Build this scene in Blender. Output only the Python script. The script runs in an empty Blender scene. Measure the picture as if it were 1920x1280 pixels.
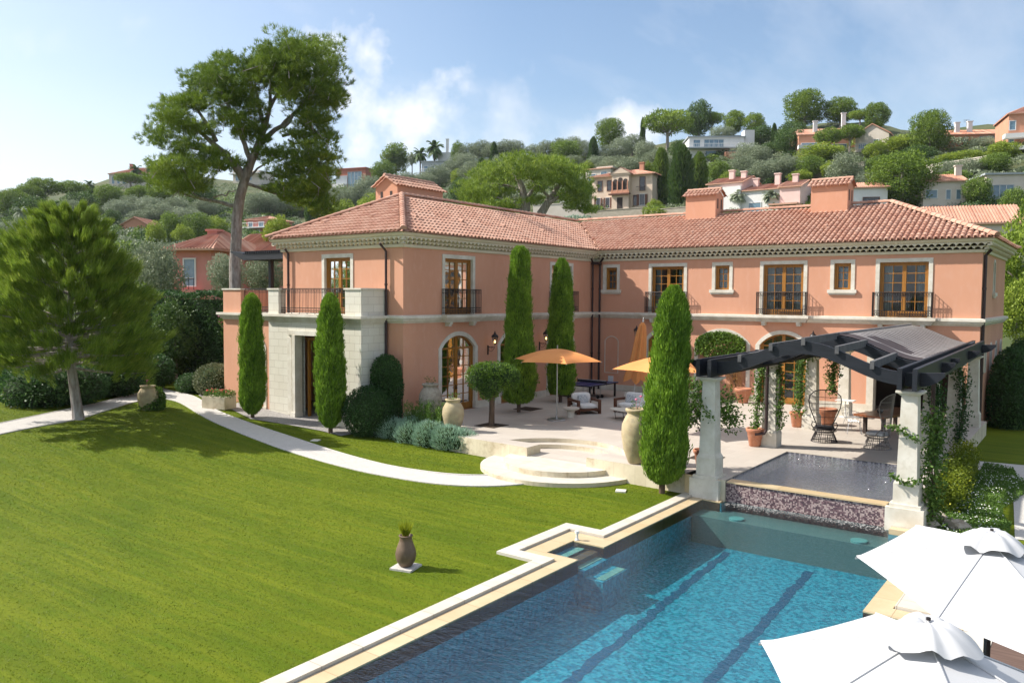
import bpy, math, random
import numpy as np
from mathutils import Vector, Matrix
R=math.radians; pi=math.pi
scene=bpy.context.scene; col=scene.collection
# ---------------------------------------------------------------- camera
FPX=1504.48; YAW,PITCH,ROLL=-0.63885,0.054675,0.0068275
CAM=np.array([23.4516,-39.3819,5.1278])
fw=np.array([math.sin(YAW)*math.cos(PITCH),math.cos(YAW)*math.cos(PITCH),-math.sin(PITCH)])
rt=np.array([math.cos(YAW),-math.sin(YAW),0.]); up=np.cross(rt,fw)
cr,sr=math.cos(ROLL),math.sin(ROLL)
rt,up=cr*rt+sr*up,-sr*rt+cr*up
cam=bpy.data.objects.new('camera',bpy.data.cameras.new('camera')); col.objects.link(cam)
cam.matrix_world=Matrix(((rt[0],up[0],-fw[0],CAM[0]),(rt[1],up[1],-fw[1],CAM[1]),(rt[2],up[2],-fw[2],CAM[2]),(0,0,0,1)))
cam.data.sensor_width=36; cam.data.lens=FPX/1920*36; cam.data.clip_start=.1; cam.data.clip_end=5000
scene.camera=cam
# ---------------------------------------------------------------- sky, sun, exposure
SUN=Vector((-1.03,-.5,1.0)).normalized()
sun=bpy.data.objects.new('sun',bpy.data.lights.new('sun','SUN')); col.objects.link(sun)
sun.data.energy=5.0; sun.data.angle=R(.53); sun.data.color=(1,.95,.86)
sun.rotation_euler=SUN.to_track_quat('Z','Y').to_euler()
w=bpy.data.worlds.new('World'); scene.world=w; w.use_nodes=True
def nn(nt,t,**k):
    n=nt.nodes.new(t)
    for a,b in k.items():
        if a=='inp':
            for i,v in b.items(): n.inputs[i].default_value=v
        else: setattr(n,a,b)
    return n
def build_world():
    nt=w.node_tree; nt.nodes.clear(); L=nt.links.new
    out=nn(nt,'ShaderNodeOutputWorld'); bg=nn(nt,'ShaderNodeBackground',inp={1:.12})
    sky=nn(nt,'ShaderNodeTexSky',sky_type='NISHITA',sun_disc=False)
    sky.sun_elevation=math.asin(SUN.z); sky.sun_rotation=math.atan2(SUN.x,SUN.y)
    sky.air_density=1.1; sky.dust_density=1.2; sky.ozone_density=2.0
    tc=nn(nt,'ShaderNodeTexCoord'); sep=nn(nt,'ShaderNodeSeparateXYZ'); L(tc.outputs['Generated'],sep.inputs[0])
    def math_(op,a,b=None,clamp=False):
        m=nn(nt,'ShaderNodeMath',operation=op,use_clamp=clamp)
        for i,x in enumerate((a,b)):
            if x is None: continue
            if isinstance(x,(int,float)): m.inputs[i].default_value=x
            else: L(x,m.inputs[i])
        return m.outputs[0]
    zz=math_('MAXIMUM',math_('ADD',sep.outputs[2],.18),.05)
    cmb=nn(nt,'ShaderNodeCombineXYZ'); L(math_('DIVIDE',sep.outputs[0],zz),cmb.inputs[0]); L(math_('DIVIDE',sep.outputs[1],zz),cmb.inputs[1])
    mp=nn(nt,'ShaderNodeMapping',inp={2:(0,0,R(35)),3:(1.0,.42,1)}); L(cmb.outputs[0],mp.inputs[0])
    n1=nn(nt,'ShaderNodeTexNoise',inp={2:1.35,3:8,4:.62}); L(mp.outputs[0],n1.inputs[0])
    # thin streaks, thicker to the north west
    th=nn(nt,'ShaderNodeMapRange',inp={1:.48,2:.8,3:0,4:.5}); L(n1.outputs[0],th.inputs[0])
    # cumulus heads at given directions
    n2=nn(nt,'ShaderNodeTexNoise',inp={2:11,3:10,4:.58}); L(tc.outputs['Generated'],n2.inputs[0])
    def D(px,py):
        d=fw+rt*(px-960)/FPX-up*(py-640)/FPX; return d/np.linalg.norm(d)
    tot=None
    for px,py,s,k in ((690,140,.085,1.15),(650,200,.10,1.15),(735,200,.10,1.1),(800,185,.05,.6),(560,240,.09,.5),(1165,222,.045,.9),(1205,235,.045,.7),(1085,255,.05,.5),(840,275,.10,.6),(950,275,.09,.55),(1860,205,.06,.35),(130,120,.16,.35)):
        v=nn(nt,'ShaderNodeVectorMath',operation='DISTANCE'); L(tc.outputs['Generated'],v.inputs[0]); v.inputs[1].default_value=tuple(D(px,py))
        q=math_('DIVIDE',v.outputs['Value'],s)
        q=math_('SUBTRACT',1.0,q); q=math_('ADD',q,math_('MULTIPLY',math_('SUBTRACT',n2.outputs[0],.54),4.2))
        q=math_('MULTIPLY',math_('MULTIPLY',q,.95,clamp=True),k)
        tot=q if tot is None else math_('MAXIMUM',tot,q)
    # pale veil low over the hills
    lo=nn(nt,'ShaderNodeMapRange',inp={1:-.02,2:.24,3:.8,4:0.0}); L(sep.outputs[2],lo.inputs[0])
    lft=nn(nt,'ShaderNodeVectorMath',operation='DOT_PRODUCT'); L(tc.outputs['Generated'],lft.inputs[0]); lft.inputs[1].default_value=tuple(-rt)
    lf=nn(nt,'ShaderNodeMapRange',inp={1:.0,2:.75,3:0.0,4:.34}); L(lft.outputs['Value'],lf.inputs[0])
    hi=nn(nt,'ShaderNodeMapRange',inp={1:.42,2:.8,3:0.0,4:.6}); L(sep.outputs[2],hi.inputs[0])  # white veil added overhead, out of view, to make the sky fill less blue
    veil=math_('ADD',math_('MULTIPLY',lo.outputs[0],.75),lf.outputs[0],clamp=True)
    a=math_('MAXIMUM',th.outputs[0],tot); a=math_('MAXIMUM',a,veil,clamp=True); a=math_('MAXIMUM',a,hi.outputs[0])
    mix=nn(nt,'ShaderNodeMix',data_type='RGBA'); L(a,mix.inputs[0]); L(sky.outputs[0],mix.inputs[6]); mix.inputs[7].default_value=(6.1,6.25,6.5,1)
    L(mix.outputs[2],bg.inputs[0]); L(bg.outputs[0],out.inputs[0])
build_world()
vs=scene.view_settings; vs.view_transform='Standard'; vs.look='None'; vs.exposure=0.6; vs.gamma=1; vs.use_curve_mapping=False
scene.cycles.max_bounces=6; scene.cycles.diffuse_bounces=3; scene.cycles.glossy_bounces=3; scene.cycles.transmission_bounces=4; scene.cycles.transparent_max_bounces=10
scene.cycles.caustics_reflective=False; scene.cycles.caustics_refractive=False
scene.cycles.use_denoising=True
# ---------------------------------------------------------------- helpers
def ray(px,py): return fw+rt*(px-960)/FPX-up*(py-640)/FPX
def G(px,py,v=0.,ax=2):
    "the point of a true plane (x, y or z = v) seen at a photo pixel"
    d=ray(px,py); return CAM+d*((v-CAM[ax])/d[ax])
def DP(px,py,dep): return CAM+ray(px,py)*dep
def sst(t): t=min(1,max(0,t)); return t*t*(3-2*t)
def ground(x,y): return -.6+.8*sst((4-x)/18)
def TG(px,py):
    z=-.6
    for _ in range(12): p=G(px,py,z); z=.5*z+.5*ground(p[0],p[1])
    p=G(px,py,z); return p
def PR(X):
    d=np.array(X,float)-CAM; return 960+FPX*d@rt/(d@fw),640-FPX*d@up/(d@fw),d@fw
class MB:
    def __init__(s): s.v=[];s.f=[];s.m=[]; s.cm=0
    def add(s,vs,fs):
        b=len(s.v); s.v+=[tuple(map(float,q)) for q in vs]
        for f in fs: s.f.append(tuple(b+i for i in f)); s.m.append(s.cm)
        return s
    def box(s,lo,hi,F=None):
        x0,y0,z0=lo;x1,y1,z1=hi
        p=[(x0,y0,z0),(x1,y0,z0),(x1,y1,z0),(x0,y1,z0),(x0,y0,z1),(x1,y0,z1),(x1,y1,z1),(x0,y1,z1)]
        if F: p=[F(*q) for q in p]
        return s.add(p,[(0,3,2,1),(4,5,6,7),(0,1,5,4),(1,2,6,5),(2,3,7,6),(3,0,4,7)])
    def rbox(s,c,sz,rz=0,rx=0,ry=0):
        M=Matrix.Translation(Vector(c))@Matrix.Rotation(rz,4,'Z')@Matrix.Rotation(ry,4,'Y')@Matrix.Rotation(rx,4,'X')
        h=[a/2 for a in sz]; return s.box([-a for a in h],h,F=lambda x,y,z:tuple(M@Vector((x,y,z))))
    def quad(s,*p): return s.add(p,[tuple(range(len(p)))])
    def tube(s,pts,r,seg=8,cap=True):
        pts=[Vector(p) for p in pts]; n=len(pts); rs=r if isinstance(r,(list,tuple)) else [r]*n
        vs=[];fs=[]; prev=None
        for i,p in enumerate(pts):
            d=(pts[min(i+1,n-1)]-pts[max(i-1,0)]); d=d.normalized() if d.length>1e-9 else Vector((0,0,1))
            if prev is None:
                a=Vector((0,0,1)) if abs(d.z)<.9 else Vector((1,0,0)); u=d.cross(a).normalized()
            else:
                u=(prev-d*prev.dot(d)); u=u.normalized() if u.length>1e-6 else d.orthogonal().normalized()
            prev=u; v=d.cross(u)
            for k in range(seg):
                a=2*pi*k/seg; vs.append(p+(u*math.cos(a)+v*math.sin(a))*rs[i])
        for i in range(n-1):
            for k in range(seg):
                a=i*seg+k;b=i*seg+(k+1)%seg; fs.append((a,b,b+seg,a+seg))
        if cap: fs.append(tuple(range(seg))[::-1]); fs.append(tuple((n-1)*seg+k for k in range(seg)))
        return s.add(vs,fs)
    def lathe(s,c,prof,seg=24,sc=(1,1)):
        vs=[];fs=[]; n=len(prof)
        for r,z in prof:
            for k in range(seg):
                a=2*pi*k/seg; vs.append((c[0]+r*math.cos(a)*sc[0],c[1]+r*math.sin(a)*sc[1],c[2]+z))
        for i in range(n-1):
            for k in range(seg):
                a=i*seg+k;b=i*seg+(k+1)%seg; fs.append((a,b,b+seg,a+seg))
        if prof[0][0]>1e-4: fs.append(tuple(range(seg))[::-1])
        if prof[-1][0]>1e-4: fs.append(tuple((n-1)*seg+k for k in range(seg)))
        return s.add(vs,fs)
    def prism(s,poly,z0,z1,F=None):
        n=len(poly); F=F or (lambda x,y,z:(x,y,z))
        vs=[F(x,y,z0) for x,y in poly]+[F(x,y,z1) for x,y in poly]
        fs=[tuple(range(n))[::-1],tuple(range(n,2*n))]+[(i,(i+1)%n,n+(i+1)%n,n+i) for i in range(n)]
        return s.add(vs,fs)
    def build(s,name,mat,parent=None,smooth=False,**tags):
        me=bpy.data.meshes.new(name); me.from_pydata(s.v,[],s.f)
        ms=mat if isinstance(mat,(list,tuple)) else [mat]
        for m in ms: me.materials.append(m)
        if len(ms)>1: me.polygons.foreach_set('material_index',s.m)
        if smooth: me.polygons.foreach_set('use_smooth',[True]*len(me.polygons))
        me.update(); return link(name,me,parent,**tags)
def link(name,data,parent=None,**tags):
    o=bpy.data.objects.new(name,data); col.objects.link(o)
    if parent: o.parent=parent
    for k,v in tags.items(): o[k]=v
    return o
def thing(name,label,cat,loc=(0,0,0),rz=0,group=None):
    o=link(name,None,label=label,category=cat); o.location=tuple(map(float,loc)); o.rotation_euler=(0,0,rz); o.empty_display_size=.3
    if group: o['group']=group
    return o
def dup(root,loc,rz=0,label=None,group=None,sc=None):
    r=root.copy(); col.objects.link(r); r.location=tuple(map(float,loc)); r.rotation_euler=(0,0,rz)
    if sc is not None: r.scale=(sc,sc,sc) if isinstance(sc,(int,float)) else sc
    if label: r['label']=label
    if group: r['group']=group
    for ch in list(root.children):
        c=ch.copy(); col.objects.link(c); c.parent=r
        for g in ch.children:
            d=g.copy(); col.objects.link(d); d.parent=c
    return r
# ---------------------------------------------------------------- materials
def mat(name,c1,c2=None,rough=.8,scale=3,det=6,bump=0,bscale=None,spec=.4,metal=0,emit=None,lo=.35,hi=.65,stretch=None,c3=None,s3=40,a3=.5):
    m=bpy.data.materials.new(name); m.use_nodes=True; nt=m.node_tree; L=nt.links.new; b=nt.nodes['Principled BSDF']
    b.inputs['Roughness'].default_value=rough; b.inputs['Specular IOR Level'].default_value=spec; b.inputs['Metallic'].default_value=metal
    tc=nn(nt,'ShaderNodeTexCoord'); vec=tc.outputs['Object']
    if stretch: mp=nn(nt,'ShaderNodeMapping',inp={3:stretch}); L(vec,mp.inputs[0]); vec=mp.outputs[0]
    c1=tuple(c1)+(1,)
    if c2 is None: c2=tuple(x*.82 for x in c1[:3])
    no=nn(nt,'ShaderNodeTexNoise',inp={2:scale,3:det}); L(vec,no.inputs[0])
    rp=nn(nt,'ShaderNodeValToRGB'); rp.color_ramp.elements[0].position=lo; rp.color_ramp.elements[1].position=hi
    rp.color_ramp.elements[0].color=tuple(c2)+(1,); rp.color_ramp.elements[1].color=c1
    L(no.outputs[0],rp.inputs[0]); colr=rp.outputs[0]
    if c3:
        n3=nn(nt,'ShaderNodeTexNoise',inp={2:s3,3:4}); L(vec,n3.inputs[0])
        mr=nn(nt,'ShaderNodeMapRange',inp={1:.5,2:.7,3:0,4:a3}); L(n3.outputs[0],mr.inputs[0])
        mx=nn(nt,'ShaderNodeMix',data_type='RGBA'); L(mr.outputs[0],mx.inputs[0]); L(colr,mx.inputs[6]); mx.inputs[7].default_value=tuple(c3)+(1,); colr=mx.outputs[2]
    L(colr,b.inputs['Base Color'])
    if bump:
        nb=nn(nt,'ShaderNodeTexNoise',inp={2:bscale or scale*6,3:5}); L(vec,nb.inputs[0])
        bp=nn(nt,'ShaderNodeBump',inp={0:min(1,bump*4),1:bump}); L(nb.outputs[0],bp.inputs['Height']); L(bp.outputs[0],b.inputs['Normal'])
    if emit: b.inputs['Emission Color'].default_value=tuple(emit[:3])+(1,); b.inputs['Emission Strength'].default_value=emit[3]
    return m
def leafmat(name,c1,c2,c3=None,trans=.3,rough=.55,nscale=.8,g=1.5):
    "leaf: colour varies from leaf to leaf and from bough to bough"
    c1,c2=[tuple(min(.8,x*g) for x in c) for c in (c1,c2)]; c3=tuple(min(.8,x*g) for x in c3) if c3 else None
    m=bpy.data.materials.new(name); m.use_nodes=True; nt=m.node_tree; L=nt.links.new; b=nt.nodes['Principled BSDF']; out=nt.nodes['Material Output']
    ge=nn(nt,'ShaderNodeNewGeometry'); rp=nn(nt,'ShaderNodeValToRGB'); tc=nn(nt,'ShaderNodeTexCoord'); no=nn(nt,'ShaderNodeTexNoise',inp={2:nscale,3:3}); L(tc.outputs['Object'],no.inputs[0])
    ad=nn(nt,'ShaderNodeMath',operation='MULTIPLY_ADD',use_clamp=True,inp={1:.55}); L(ge.outputs['Random Per Island'],ad.inputs[0])
    mr=nn(nt,'ShaderNodeMapRange',inp={1:.3,2:.7,3:-.05,4:.5}); L(no.outputs[0],mr.inputs[0]); L(mr.outputs[0],ad.inputs[2])
    e=rp.color_ramp.elements; e[0].color=tuple(c1)+(1,); e[0].position=.1; e[1].color=tuple(c2)+(1,); e[1].position=.8
    if c3: q=e.new(.97); q.color=tuple(c3)+(1,)
    L(ad.outputs[0],rp.inputs[0]); L(rp.outputs[0],b.inputs['Base Color']); b.inputs['Roughness'].default_value=rough; b.inputs['Specular IOR Level'].default_value=.25
    t=nn(nt,'ShaderNodeBsdfTranslucent'); L(rp.outputs[0],t.inputs[0]); mx=nn(nt,'ShaderNodeMixShader',inp={0:trans}); L(b.outputs[0],mx.inputs[1]); L(t.outputs[0],mx.inputs[2]); L(mx.outputs[0],out.inputs[0])
    return m
def brickmat(name,c1,c2,mortar,sx,sz,ms=.01,rough=.75,off=.5,rot=None,c3=None,bump=.004,noise=.35,stain=None):
    "blocks or slabs with joints; object coordinates, x+y run along, z up (or flat when rot)"
    m=bpy.data.materials.new(name); m.use_nodes=True; nt=m.node_tree; L=nt.links.new; b=nt.nodes['Principled BSDF']; b.inputs['Roughness'].default_value=rough; b.inputs['Specular IOR Level'].default_value=.35
    tc=nn(nt,'ShaderNodeTexCoord'); sp=nn(nt,'ShaderNodeSeparateXYZ'); L(tc.outputs['Object'],sp.inputs[0]); cb=nn(nt,'ShaderNodeCombineXYZ')
    if rot=='flat': L(sp.outputs[0],cb.inputs[0]); L(sp.outputs[1],cb.inputs[1])
    else:
        ad=nn(nt,'ShaderNodeMath',operation='SUBTRACT'); L(sp.outputs[0],ad.inputs[0]); L(sp.outputs[1],ad.inputs[1]); L(ad.outputs[0],cb.inputs[0]); L(sp.outputs[2],cb.inputs[1])
    br=nn(nt,'ShaderNodeTexBrick',inp={1:tuple(c1)+(1,),2:tuple(c2)+(1,),3:tuple(mortar)+(1,),4:1,5:ms,8:sx,9:sz}); br.offset=off; L(cb.outputs[0],br.inputs[0])
    no=nn(nt,'ShaderNodeTexNoise',inp={2:2.2,3:8,4:.65}); L(tc.outputs['Object'],no.inputs[0]); mr=nn(nt,'ShaderNodeMapRange',inp={1:.4,2:.75,3:0,4:noise}); L(no.outputs[0],mr.inputs[0])
    mx=nn(nt,'ShaderNodeMix',data_type='RGBA'); L(mr.outputs[0],mx.inputs[0]); L(br.outputs[0],mx.inputs[6]); mx.inputs[7].default_value=tuple(c3 or [x*.7 for x in c1])+(1,)
    cc=mx.outputs[2]
    if stain:
        n4=nn(nt,'ShaderNodeTexNoise',inp={2:1.1,3:7,4:.7}); L(tc.outputs['Object'],n4.inputs[0]); m4=nn(nt,'ShaderNodeMapRange',inp={1:.54,2:.68,3:0,4:.6}); L(n4.outputs[0],m4.inputs[0])
        x4=nn(nt,'ShaderNodeMix',data_type='RGBA'); L(m4.outputs[0],x4.inputs[0]); L(cc,x4.inputs[6]); x4.inputs[7].default_value=tuple(stain)+(1,); cc=x4.outputs[2]
    L(cc,b.inputs['Base Color'])
    bp=nn(nt,'ShaderNodeBump',inp={0:.5,1:bump}); L(br.outputs[1],bp.inputs['Height']); bp.invert=True; L(bp.outputs[0],b.inputs['Normal'])
    return m
M={}
M['stucco']=mat('pink_stucco',(.64,.325,.21),(.575,.285,.18),rough=.92,stretch=(1,1,.4),scale=.6,bump=.004,bscale=60,c3=(.64,.36,.26),s3=5,a3=.35)
M['stone']=mat('pale_stone',(.70,.66,.58),(.58,.53,.44),rough=.75,scale=2.2,bump=.004,bscale=22,c3=(.5,.45,.35),s3=9,a3=.35)
M['cream']=mat('cream_render',(.66,.60,.46),(.61,.55,.42),rough=.85,scale=1.2,bump=.003,bscale=30)
M['block']=brickmat('stone_blocks',(.70,.67,.58),(.65,.61,.52),(.38,.34,.27),.62,.32,.006,off=.5,c3=(.58,.53,.44))
M['terrace']=brickmat('terrace_slabs',(.53,.475,.415),(.48,.425,.37),(.38,.34,.29),.9,.6,.006,rot='flat',c3=(.50,.43,.36),noise=.4,rough=.5)
M['travertine']=brickmat('travertine_wall',(.66,.58,.43),(.60,.52,.38),(.45,.38,.27),.42,.9,.004,off=0,c3=(.44,.36,.24),noise=.55,stain=(.34,.25,.15))
M['coping']=brickmat('white_coping',(.58,.545,.48),(.54,.50,.43),(.33,.29,.23),4.1,.85,.008,rot='flat',off=0,c3=(.46,.38,.28),noise=.5,rough=.6)
M['wetcoping']=brickmat('wet_yellow_coping',(.60,.475,.30),(.56,.43,.26),(.36,.26,.15),4.1,.85,.007,rot='flat',off=0,c3=(.50,.36,.20),noise=.6,rough=.25)
M['wood']=mat('honey_wood',(.38,.165,.025),(.29,.115,.016),rough=.45,scale=2,stretch=(12,12,1),spec=.4)
M['darkwood']=mat('teak',(.14,.05,.024),(.09,.03,.014),rough=.5,scale=3,stretch=(2,8,8))
M['iron']=mat('dark_iron',(.022,.017,.018),rough=.5,metal=.3,spec=.5)
M['pipe']=mat('brown_pipe',(.055,.033,.032),rough=.45,metal=.3)
M['beam']=mat('charcoal_painted_timber',(.017,.019,.026),(.011,.013,.018),rough=.5,scale=3,bump=.003,bscale=30,stretch=(1,6,6),spec=.35)
M['beamtop']=mat('weathered_beam_top',(.12,.115,.115),(.07,.07,.075),rough=.7,scale=4)
M['canopy']=mat('brown_canopy',(.055,.038,.038),rough=.6,scale=2)
M['slat']=mat('grey_slats',(.36,.335,.32),(.29,.265,.255),rough=.5,scale=2)
M['white']=mat('white_paint',(.78,.77,.74),rough=.5,scale=4)
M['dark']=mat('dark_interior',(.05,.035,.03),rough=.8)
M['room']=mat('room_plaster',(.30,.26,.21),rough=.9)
M['curtain']=mat('curtain',(.45,.52,.52),(.25,.30,.30),rough=.9,scale=9,stretch=(1,1,.02))
M['terracotta']=mat('terracotta',(.50,.21,.115),(.42,.165,.09),rough=.85,scale=6,c3=(.55,.33,.24),s3=10,a3=.5)
M['jar']=mat('old_clay_jar',(.50,.41,.25),(.36,.28,.17),rough=.9,scale=5,bump=.02,bscale=14,c3=(.25,.21,.15),s3=10,a3=.6)
M['greyjar']=mat('lichened_clay_jar',(.38,.33,.26),(.27,.23,.18),rough=.95,scale=7,bump=.03,bscale=16,c3=(.5,.45,.36),s3=12,a3=.5)
M['brownjar']=mat('brown_glazed_jar',(.17,.11,.07),(.12,.08,.055),rough=.6,scale=4,bump=.006,bscale=8,c3=(.26,.18,.12),s3=7,a3=.4)
M['soil']=mat('soil',(.06,.04,.025),(.035,.022,.014),rough=1,scale=14,bump=.02)
M['orange']=mat('orange_canvas',(.72,.29,.09),(.66,.25,.075),rough=.85,scale=1.5)
M['canvas']=mat('white_canvas',(.53,.53,.54),(.50,.50,.51),rough=.85,scale=1.3,bump=.03,bscale=1.6)
M['cushion']=mat('cream_cushion',(.72,.70,.67),(.64,.62,.6),rough=.95,scale=8,bump=.006)
M['metal']=mat('pale_metal',(.45,.45,.45),rough=.35,metal=.8)
M['bark']=mat('pine_bark',(.38,.335,.30),(.19,.15,.13),rough=.95,scale=5,bump=.05,bscale=9,stretch=(1,1,.35),c3=(.46,.43,.41),s3=6,a3=.6)
M['brownbark']=mat('brown_bark',(.13,.085,.055),(.07,.045,.03),rough=.95,scale=6,bump=.03,bscale=14,stretch=(1,1,.3))
M['whitecar']=M['white']
def glassmat(name,tint=(.02,.025,.03),mixf=.55,rough=.03):
    m=bpy.data.materials.new(name); m.use_nodes=True; nt=m.node_tree; L=nt.links.new; out=nt.nodes['Material Output']; nt.nodes.remove(nt.nodes['Principled BSDF'])
    tr=nn(nt,'ShaderNodeBsdfTransparent',inp={0:(.75,.8,.8,1)}); gl=nn(nt,'ShaderNodeBsdfGlossy',inp={1:rough}); gl.inputs[0].default_value=(.9,.95,1,1)
    tc=nn(nt,'ShaderNodeTexCoord'); no=nn(nt,'ShaderNodeTexNoise',inp={2:1.6,3:2}); L(tc.outputs['Object'],no.inputs[0]); bp=nn(nt,'ShaderNodeBump',inp={0:.25,1:.02}); L(no.outputs[0],bp.inputs['Height']); L(bp.outputs[0],gl.inputs['Normal'])
    fr=nn(nt,'ShaderNodeFresnel',inp={0:1.45}); ma=nn(nt,'ShaderNodeMath',operation='MULTIPLY_ADD',use_clamp=True,inp={1:1.0,2:.03}); L(fr.outputs[0],ma.inputs[0])
    mx=nn(nt,'ShaderNodeMixShader'); L(ma.outputs[0],mx.inputs[0]); L(tr.outputs[0],mx.inputs[1]); L(gl.outputs[0],mx.inputs[2]); L(mx.outputs[0],out.inputs[0])
    return m
M['glass']=glassmat('window_glass')
M['bluepane']=mat('bluish_pane',(.16,.26,.33),(.10,.17,.23),rough=.1,scale=1.5,spec=.8)
M['darkpane']=mat('dark_pane',(.03,.03,.04),(.05,.05,.06),rough=.1,scale=2,spec=.7)
# ---------------------------------------------------------------- ground, lawn, paths, pool
def tilemat(name,cs):
    m=bpy.data.materials.new(name); m.use_nodes=True; nt=m.node_tree; L=nt.links.new; b=nt.nodes['Principled BSDF']; b.inputs['Roughness'].default_value=.8; b.inputs['Specular IOR Level'].default_value=.3
    ge=nn(nt,'ShaderNodeNewGeometry'); rp=nn(nt,'ShaderNodeValToRGB'); L(ge.outputs['Random Per Island'],rp.inputs[0]); e=rp.color_ramp.elements
    e[0].color=tuple(cs[0])+(1,); e[1].color=tuple(cs[-1])+(1,)
    for i,c in enumerate(cs[1:-1]): q=e.new((i+1)/(len(cs)-1)); q.color=tuple(c)+(1,)
    tc=nn(nt,'ShaderNodeTexCoord'); no=nn(nt,'ShaderNodeTexNoise',inp={2:.9,3:8,4:.6}); L(tc.outputs['Object'],no.inputs[0]); mr=nn(nt,'ShaderNodeMapRange',inp={1:.45,2:.75,3:0,4:.5}); L(no.outputs[0],mr.inputs[0])
    mx=nn(nt,'ShaderNodeMix',data_type='RGBA'); L(mr.outputs[0],mx.inputs[0]); L(rp.outputs[0],mx.inputs[6]); mx.inputs[7].default_value=(.54,.37,.29,1); L(mx.outputs[2],b.inputs['Base Color']); return m
M['tile']=tilemat('roof_tile',[(.40,.20,.14),(.50,.275,.195),(.54,.32,.235),(.44,.23,.16)])
def lawnmat():
    m=bpy.data.materials.new('lawn_turf'); m.use_nodes=True; nt=m.node_tree; L=nt.links.new; b=nt.nodes['Principled BSDF']; b.inputs['Roughness'].default_value=.9; b.inputs['Specular IOR Level'].default_value=.15
    tc=nn(nt,'ShaderNodeTexCoord')
    def N(sc,det,st=None,ro=.6):
        n=nn(nt,'ShaderNodeTexNoise',inp={2:sc,3:det,4:ro})
        if st: mp=nn(nt,'ShaderNodeMapping',inp={2:(0,0,R(-33)),3:st}); L(tc.outputs['Object'],mp.inputs[0]); L(mp.outputs[0],n.inputs[0])
        else: L(tc.outputs['Object'],n.inputs[0])
        return n.outputs[0]
    def mixc(f,a,bb,lo,hi):
        mr=nn(nt,'ShaderNodeMapRange',inp={1:lo,2:hi}); L(f,mr.inputs[0]); mx=nn(nt,'ShaderNodeMix',data_type='RGBA'); L(mr.outputs[0],mx.inputs[0])
        for i,c in ((6,a),(7,bb)):
            if isinstance(c,tuple): mx.inputs[i].default_value=c+(1,)
            else: L(c,mx.inputs[i])
        return mx.outputs[2]
    a=mixc(N(.28,6,(1,2.6,1)),(.072,.112,.002),(.128,.158,.005),.35,.65)
    c=mixc(N(1.6,5,(.6,3,1)),a,(.085,.138,.003),.45,.7)
    d=mixc(N(26,3,(1,2.2,1)),c,(.09,.13,.003),.55,.85)
    e=mixc(N(.9,3,(.25,5,1)),d,(.155,.185,.008),.45,.8)
    L(e,b.inputs['Base Color']); bp=nn(nt,'ShaderNodeBump',inp={0:.8,1:.03}); L(N(38,4,(1,1.8,1)),bp.inputs['Height']); L(bp.outputs[0],b.inputs['Normal']); return m
M['lawn']=lawnmat()
M['blade']=leafmat('grass_blade',(.094,.145,.003),(.138,.182,.005),(.175,.213,.012),trans=.45,nscale=.35,g=1)
M['path']=mat('pale_gravel_path',(.56,.53,.49),(.44,.41,.38),rough=.9,scale=22,det=4,bump=.01,bscale=60,c3=(.36,.34,.31),s3=3,a3=.3)
M['gravel']=mat('grey_gravel',(.42,.39,.37),(.16,.15,.145),rough=.9,scale=24,det=3,bump=.03,bscale=24)
M['earth']=mat('hill_earth',(.05,.075,.02),(.085,.09,.035),rough=1,scale=.12,c3=(.06,.08,.03),s3=.5,a3=.8)
def sheet(name,poly,z,m,kind='structure',terr=False,dz=.012,**k):
    b=MB(); b.quad(*[(x,y,(ground(x,y)+dz) if terr else z) for x,y in poly]); return b.build(name,m,kind=kind,**k)
b=MB(); b.quad((-3000,-3000,-3.2),(3000,-3000,-3.2),(3000,3000,-3.2),(-3000,3000,-3.2)); b.build('ground',M['earth'],kind='structure')
XO,XG,XI=13.66,13.98,14.33      # outer edge, slot, water edge of the left coping
XR=20.02; YN=-17.62; YS=-47.
def in_pool(x,y):
    if y<-17.2 and 13.66<x<23.0: return True
    return 12.66<x<13.7 and -25.36<y<-22.5
def lawn_mesh():
    xs=sorted(set([round(v,3) for v in np.arange(-70,13.66,.8)]+[12.66,13.66]+[round(v,3) for v in np.arange(14.2,60,1.2)]+[23.0]))
    ys=sorted(set([round(v,3) for v in np.arange(-70,40,.8)]+[-25.36,-22.5,-17.2]))
    v=[(x,y,ground(x,y)) for y in ys for x in xs]; nx=len(xs); f=[]
    for j in range(len(ys)-1):
        for i in range(nx-1):
            cx=(xs[i]+xs[i+1])/2; cy=(ys[j]+ys[j+1])/2
            if in_pool(cx,cy): continue
            a=j*nx+i; f.append((a,a+1,a+1+nx,a+nx))
    b=MB(); b.v=v; b.f=f; b.m=[0]*len(f); b.build('lawn',M['lawn'],smooth=True,kind='structure')
lawn_mesh()
def resamp(pts,n):
    P=np.array(pts,float); d=np.r_[0,np.cumsum(np.hypot(*np.diff(P,axis=0).T))]; t=np.linspace(0,d[-1],n)
    return np.c_[np.interp(t,d,P[:,0]),np.interp(t,d,P[:,1])]
def smooth(P,k=3):
    for _ in range(k): Q=P.copy(); Q[1:-1]=(P[:-2]+2*P[1:-1]+P[2:])/4; P=Q
    return P
def strip(name,lo_px,hi_px,m,n=60,dz=.014,kind='structure'):
    A=smooth(resamp([TG(*q)[:2] for q in lo_px],n)); B=smooth(resamp([TG(*q)[:2] for q in hi_px],n)); b=MB()
    for i in range(n):
        for P in (A[i],A[i]*.5+B[i]*.5,B[i]): b.v.append((P[0],P[1],ground(*P)+dz))
    for i in range(n-1):
        for k in (0,1): q=i*3+k; b.f.append((q,q+1,q+4,q+3)); b.m.append(0)
    # thin raised kerb either side
    for P in (A,B): b.tube([(x,y,ground(x,y)+.01) for x,y in P],.035,5)
    return b.build(name,m,kind=kind)
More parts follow.
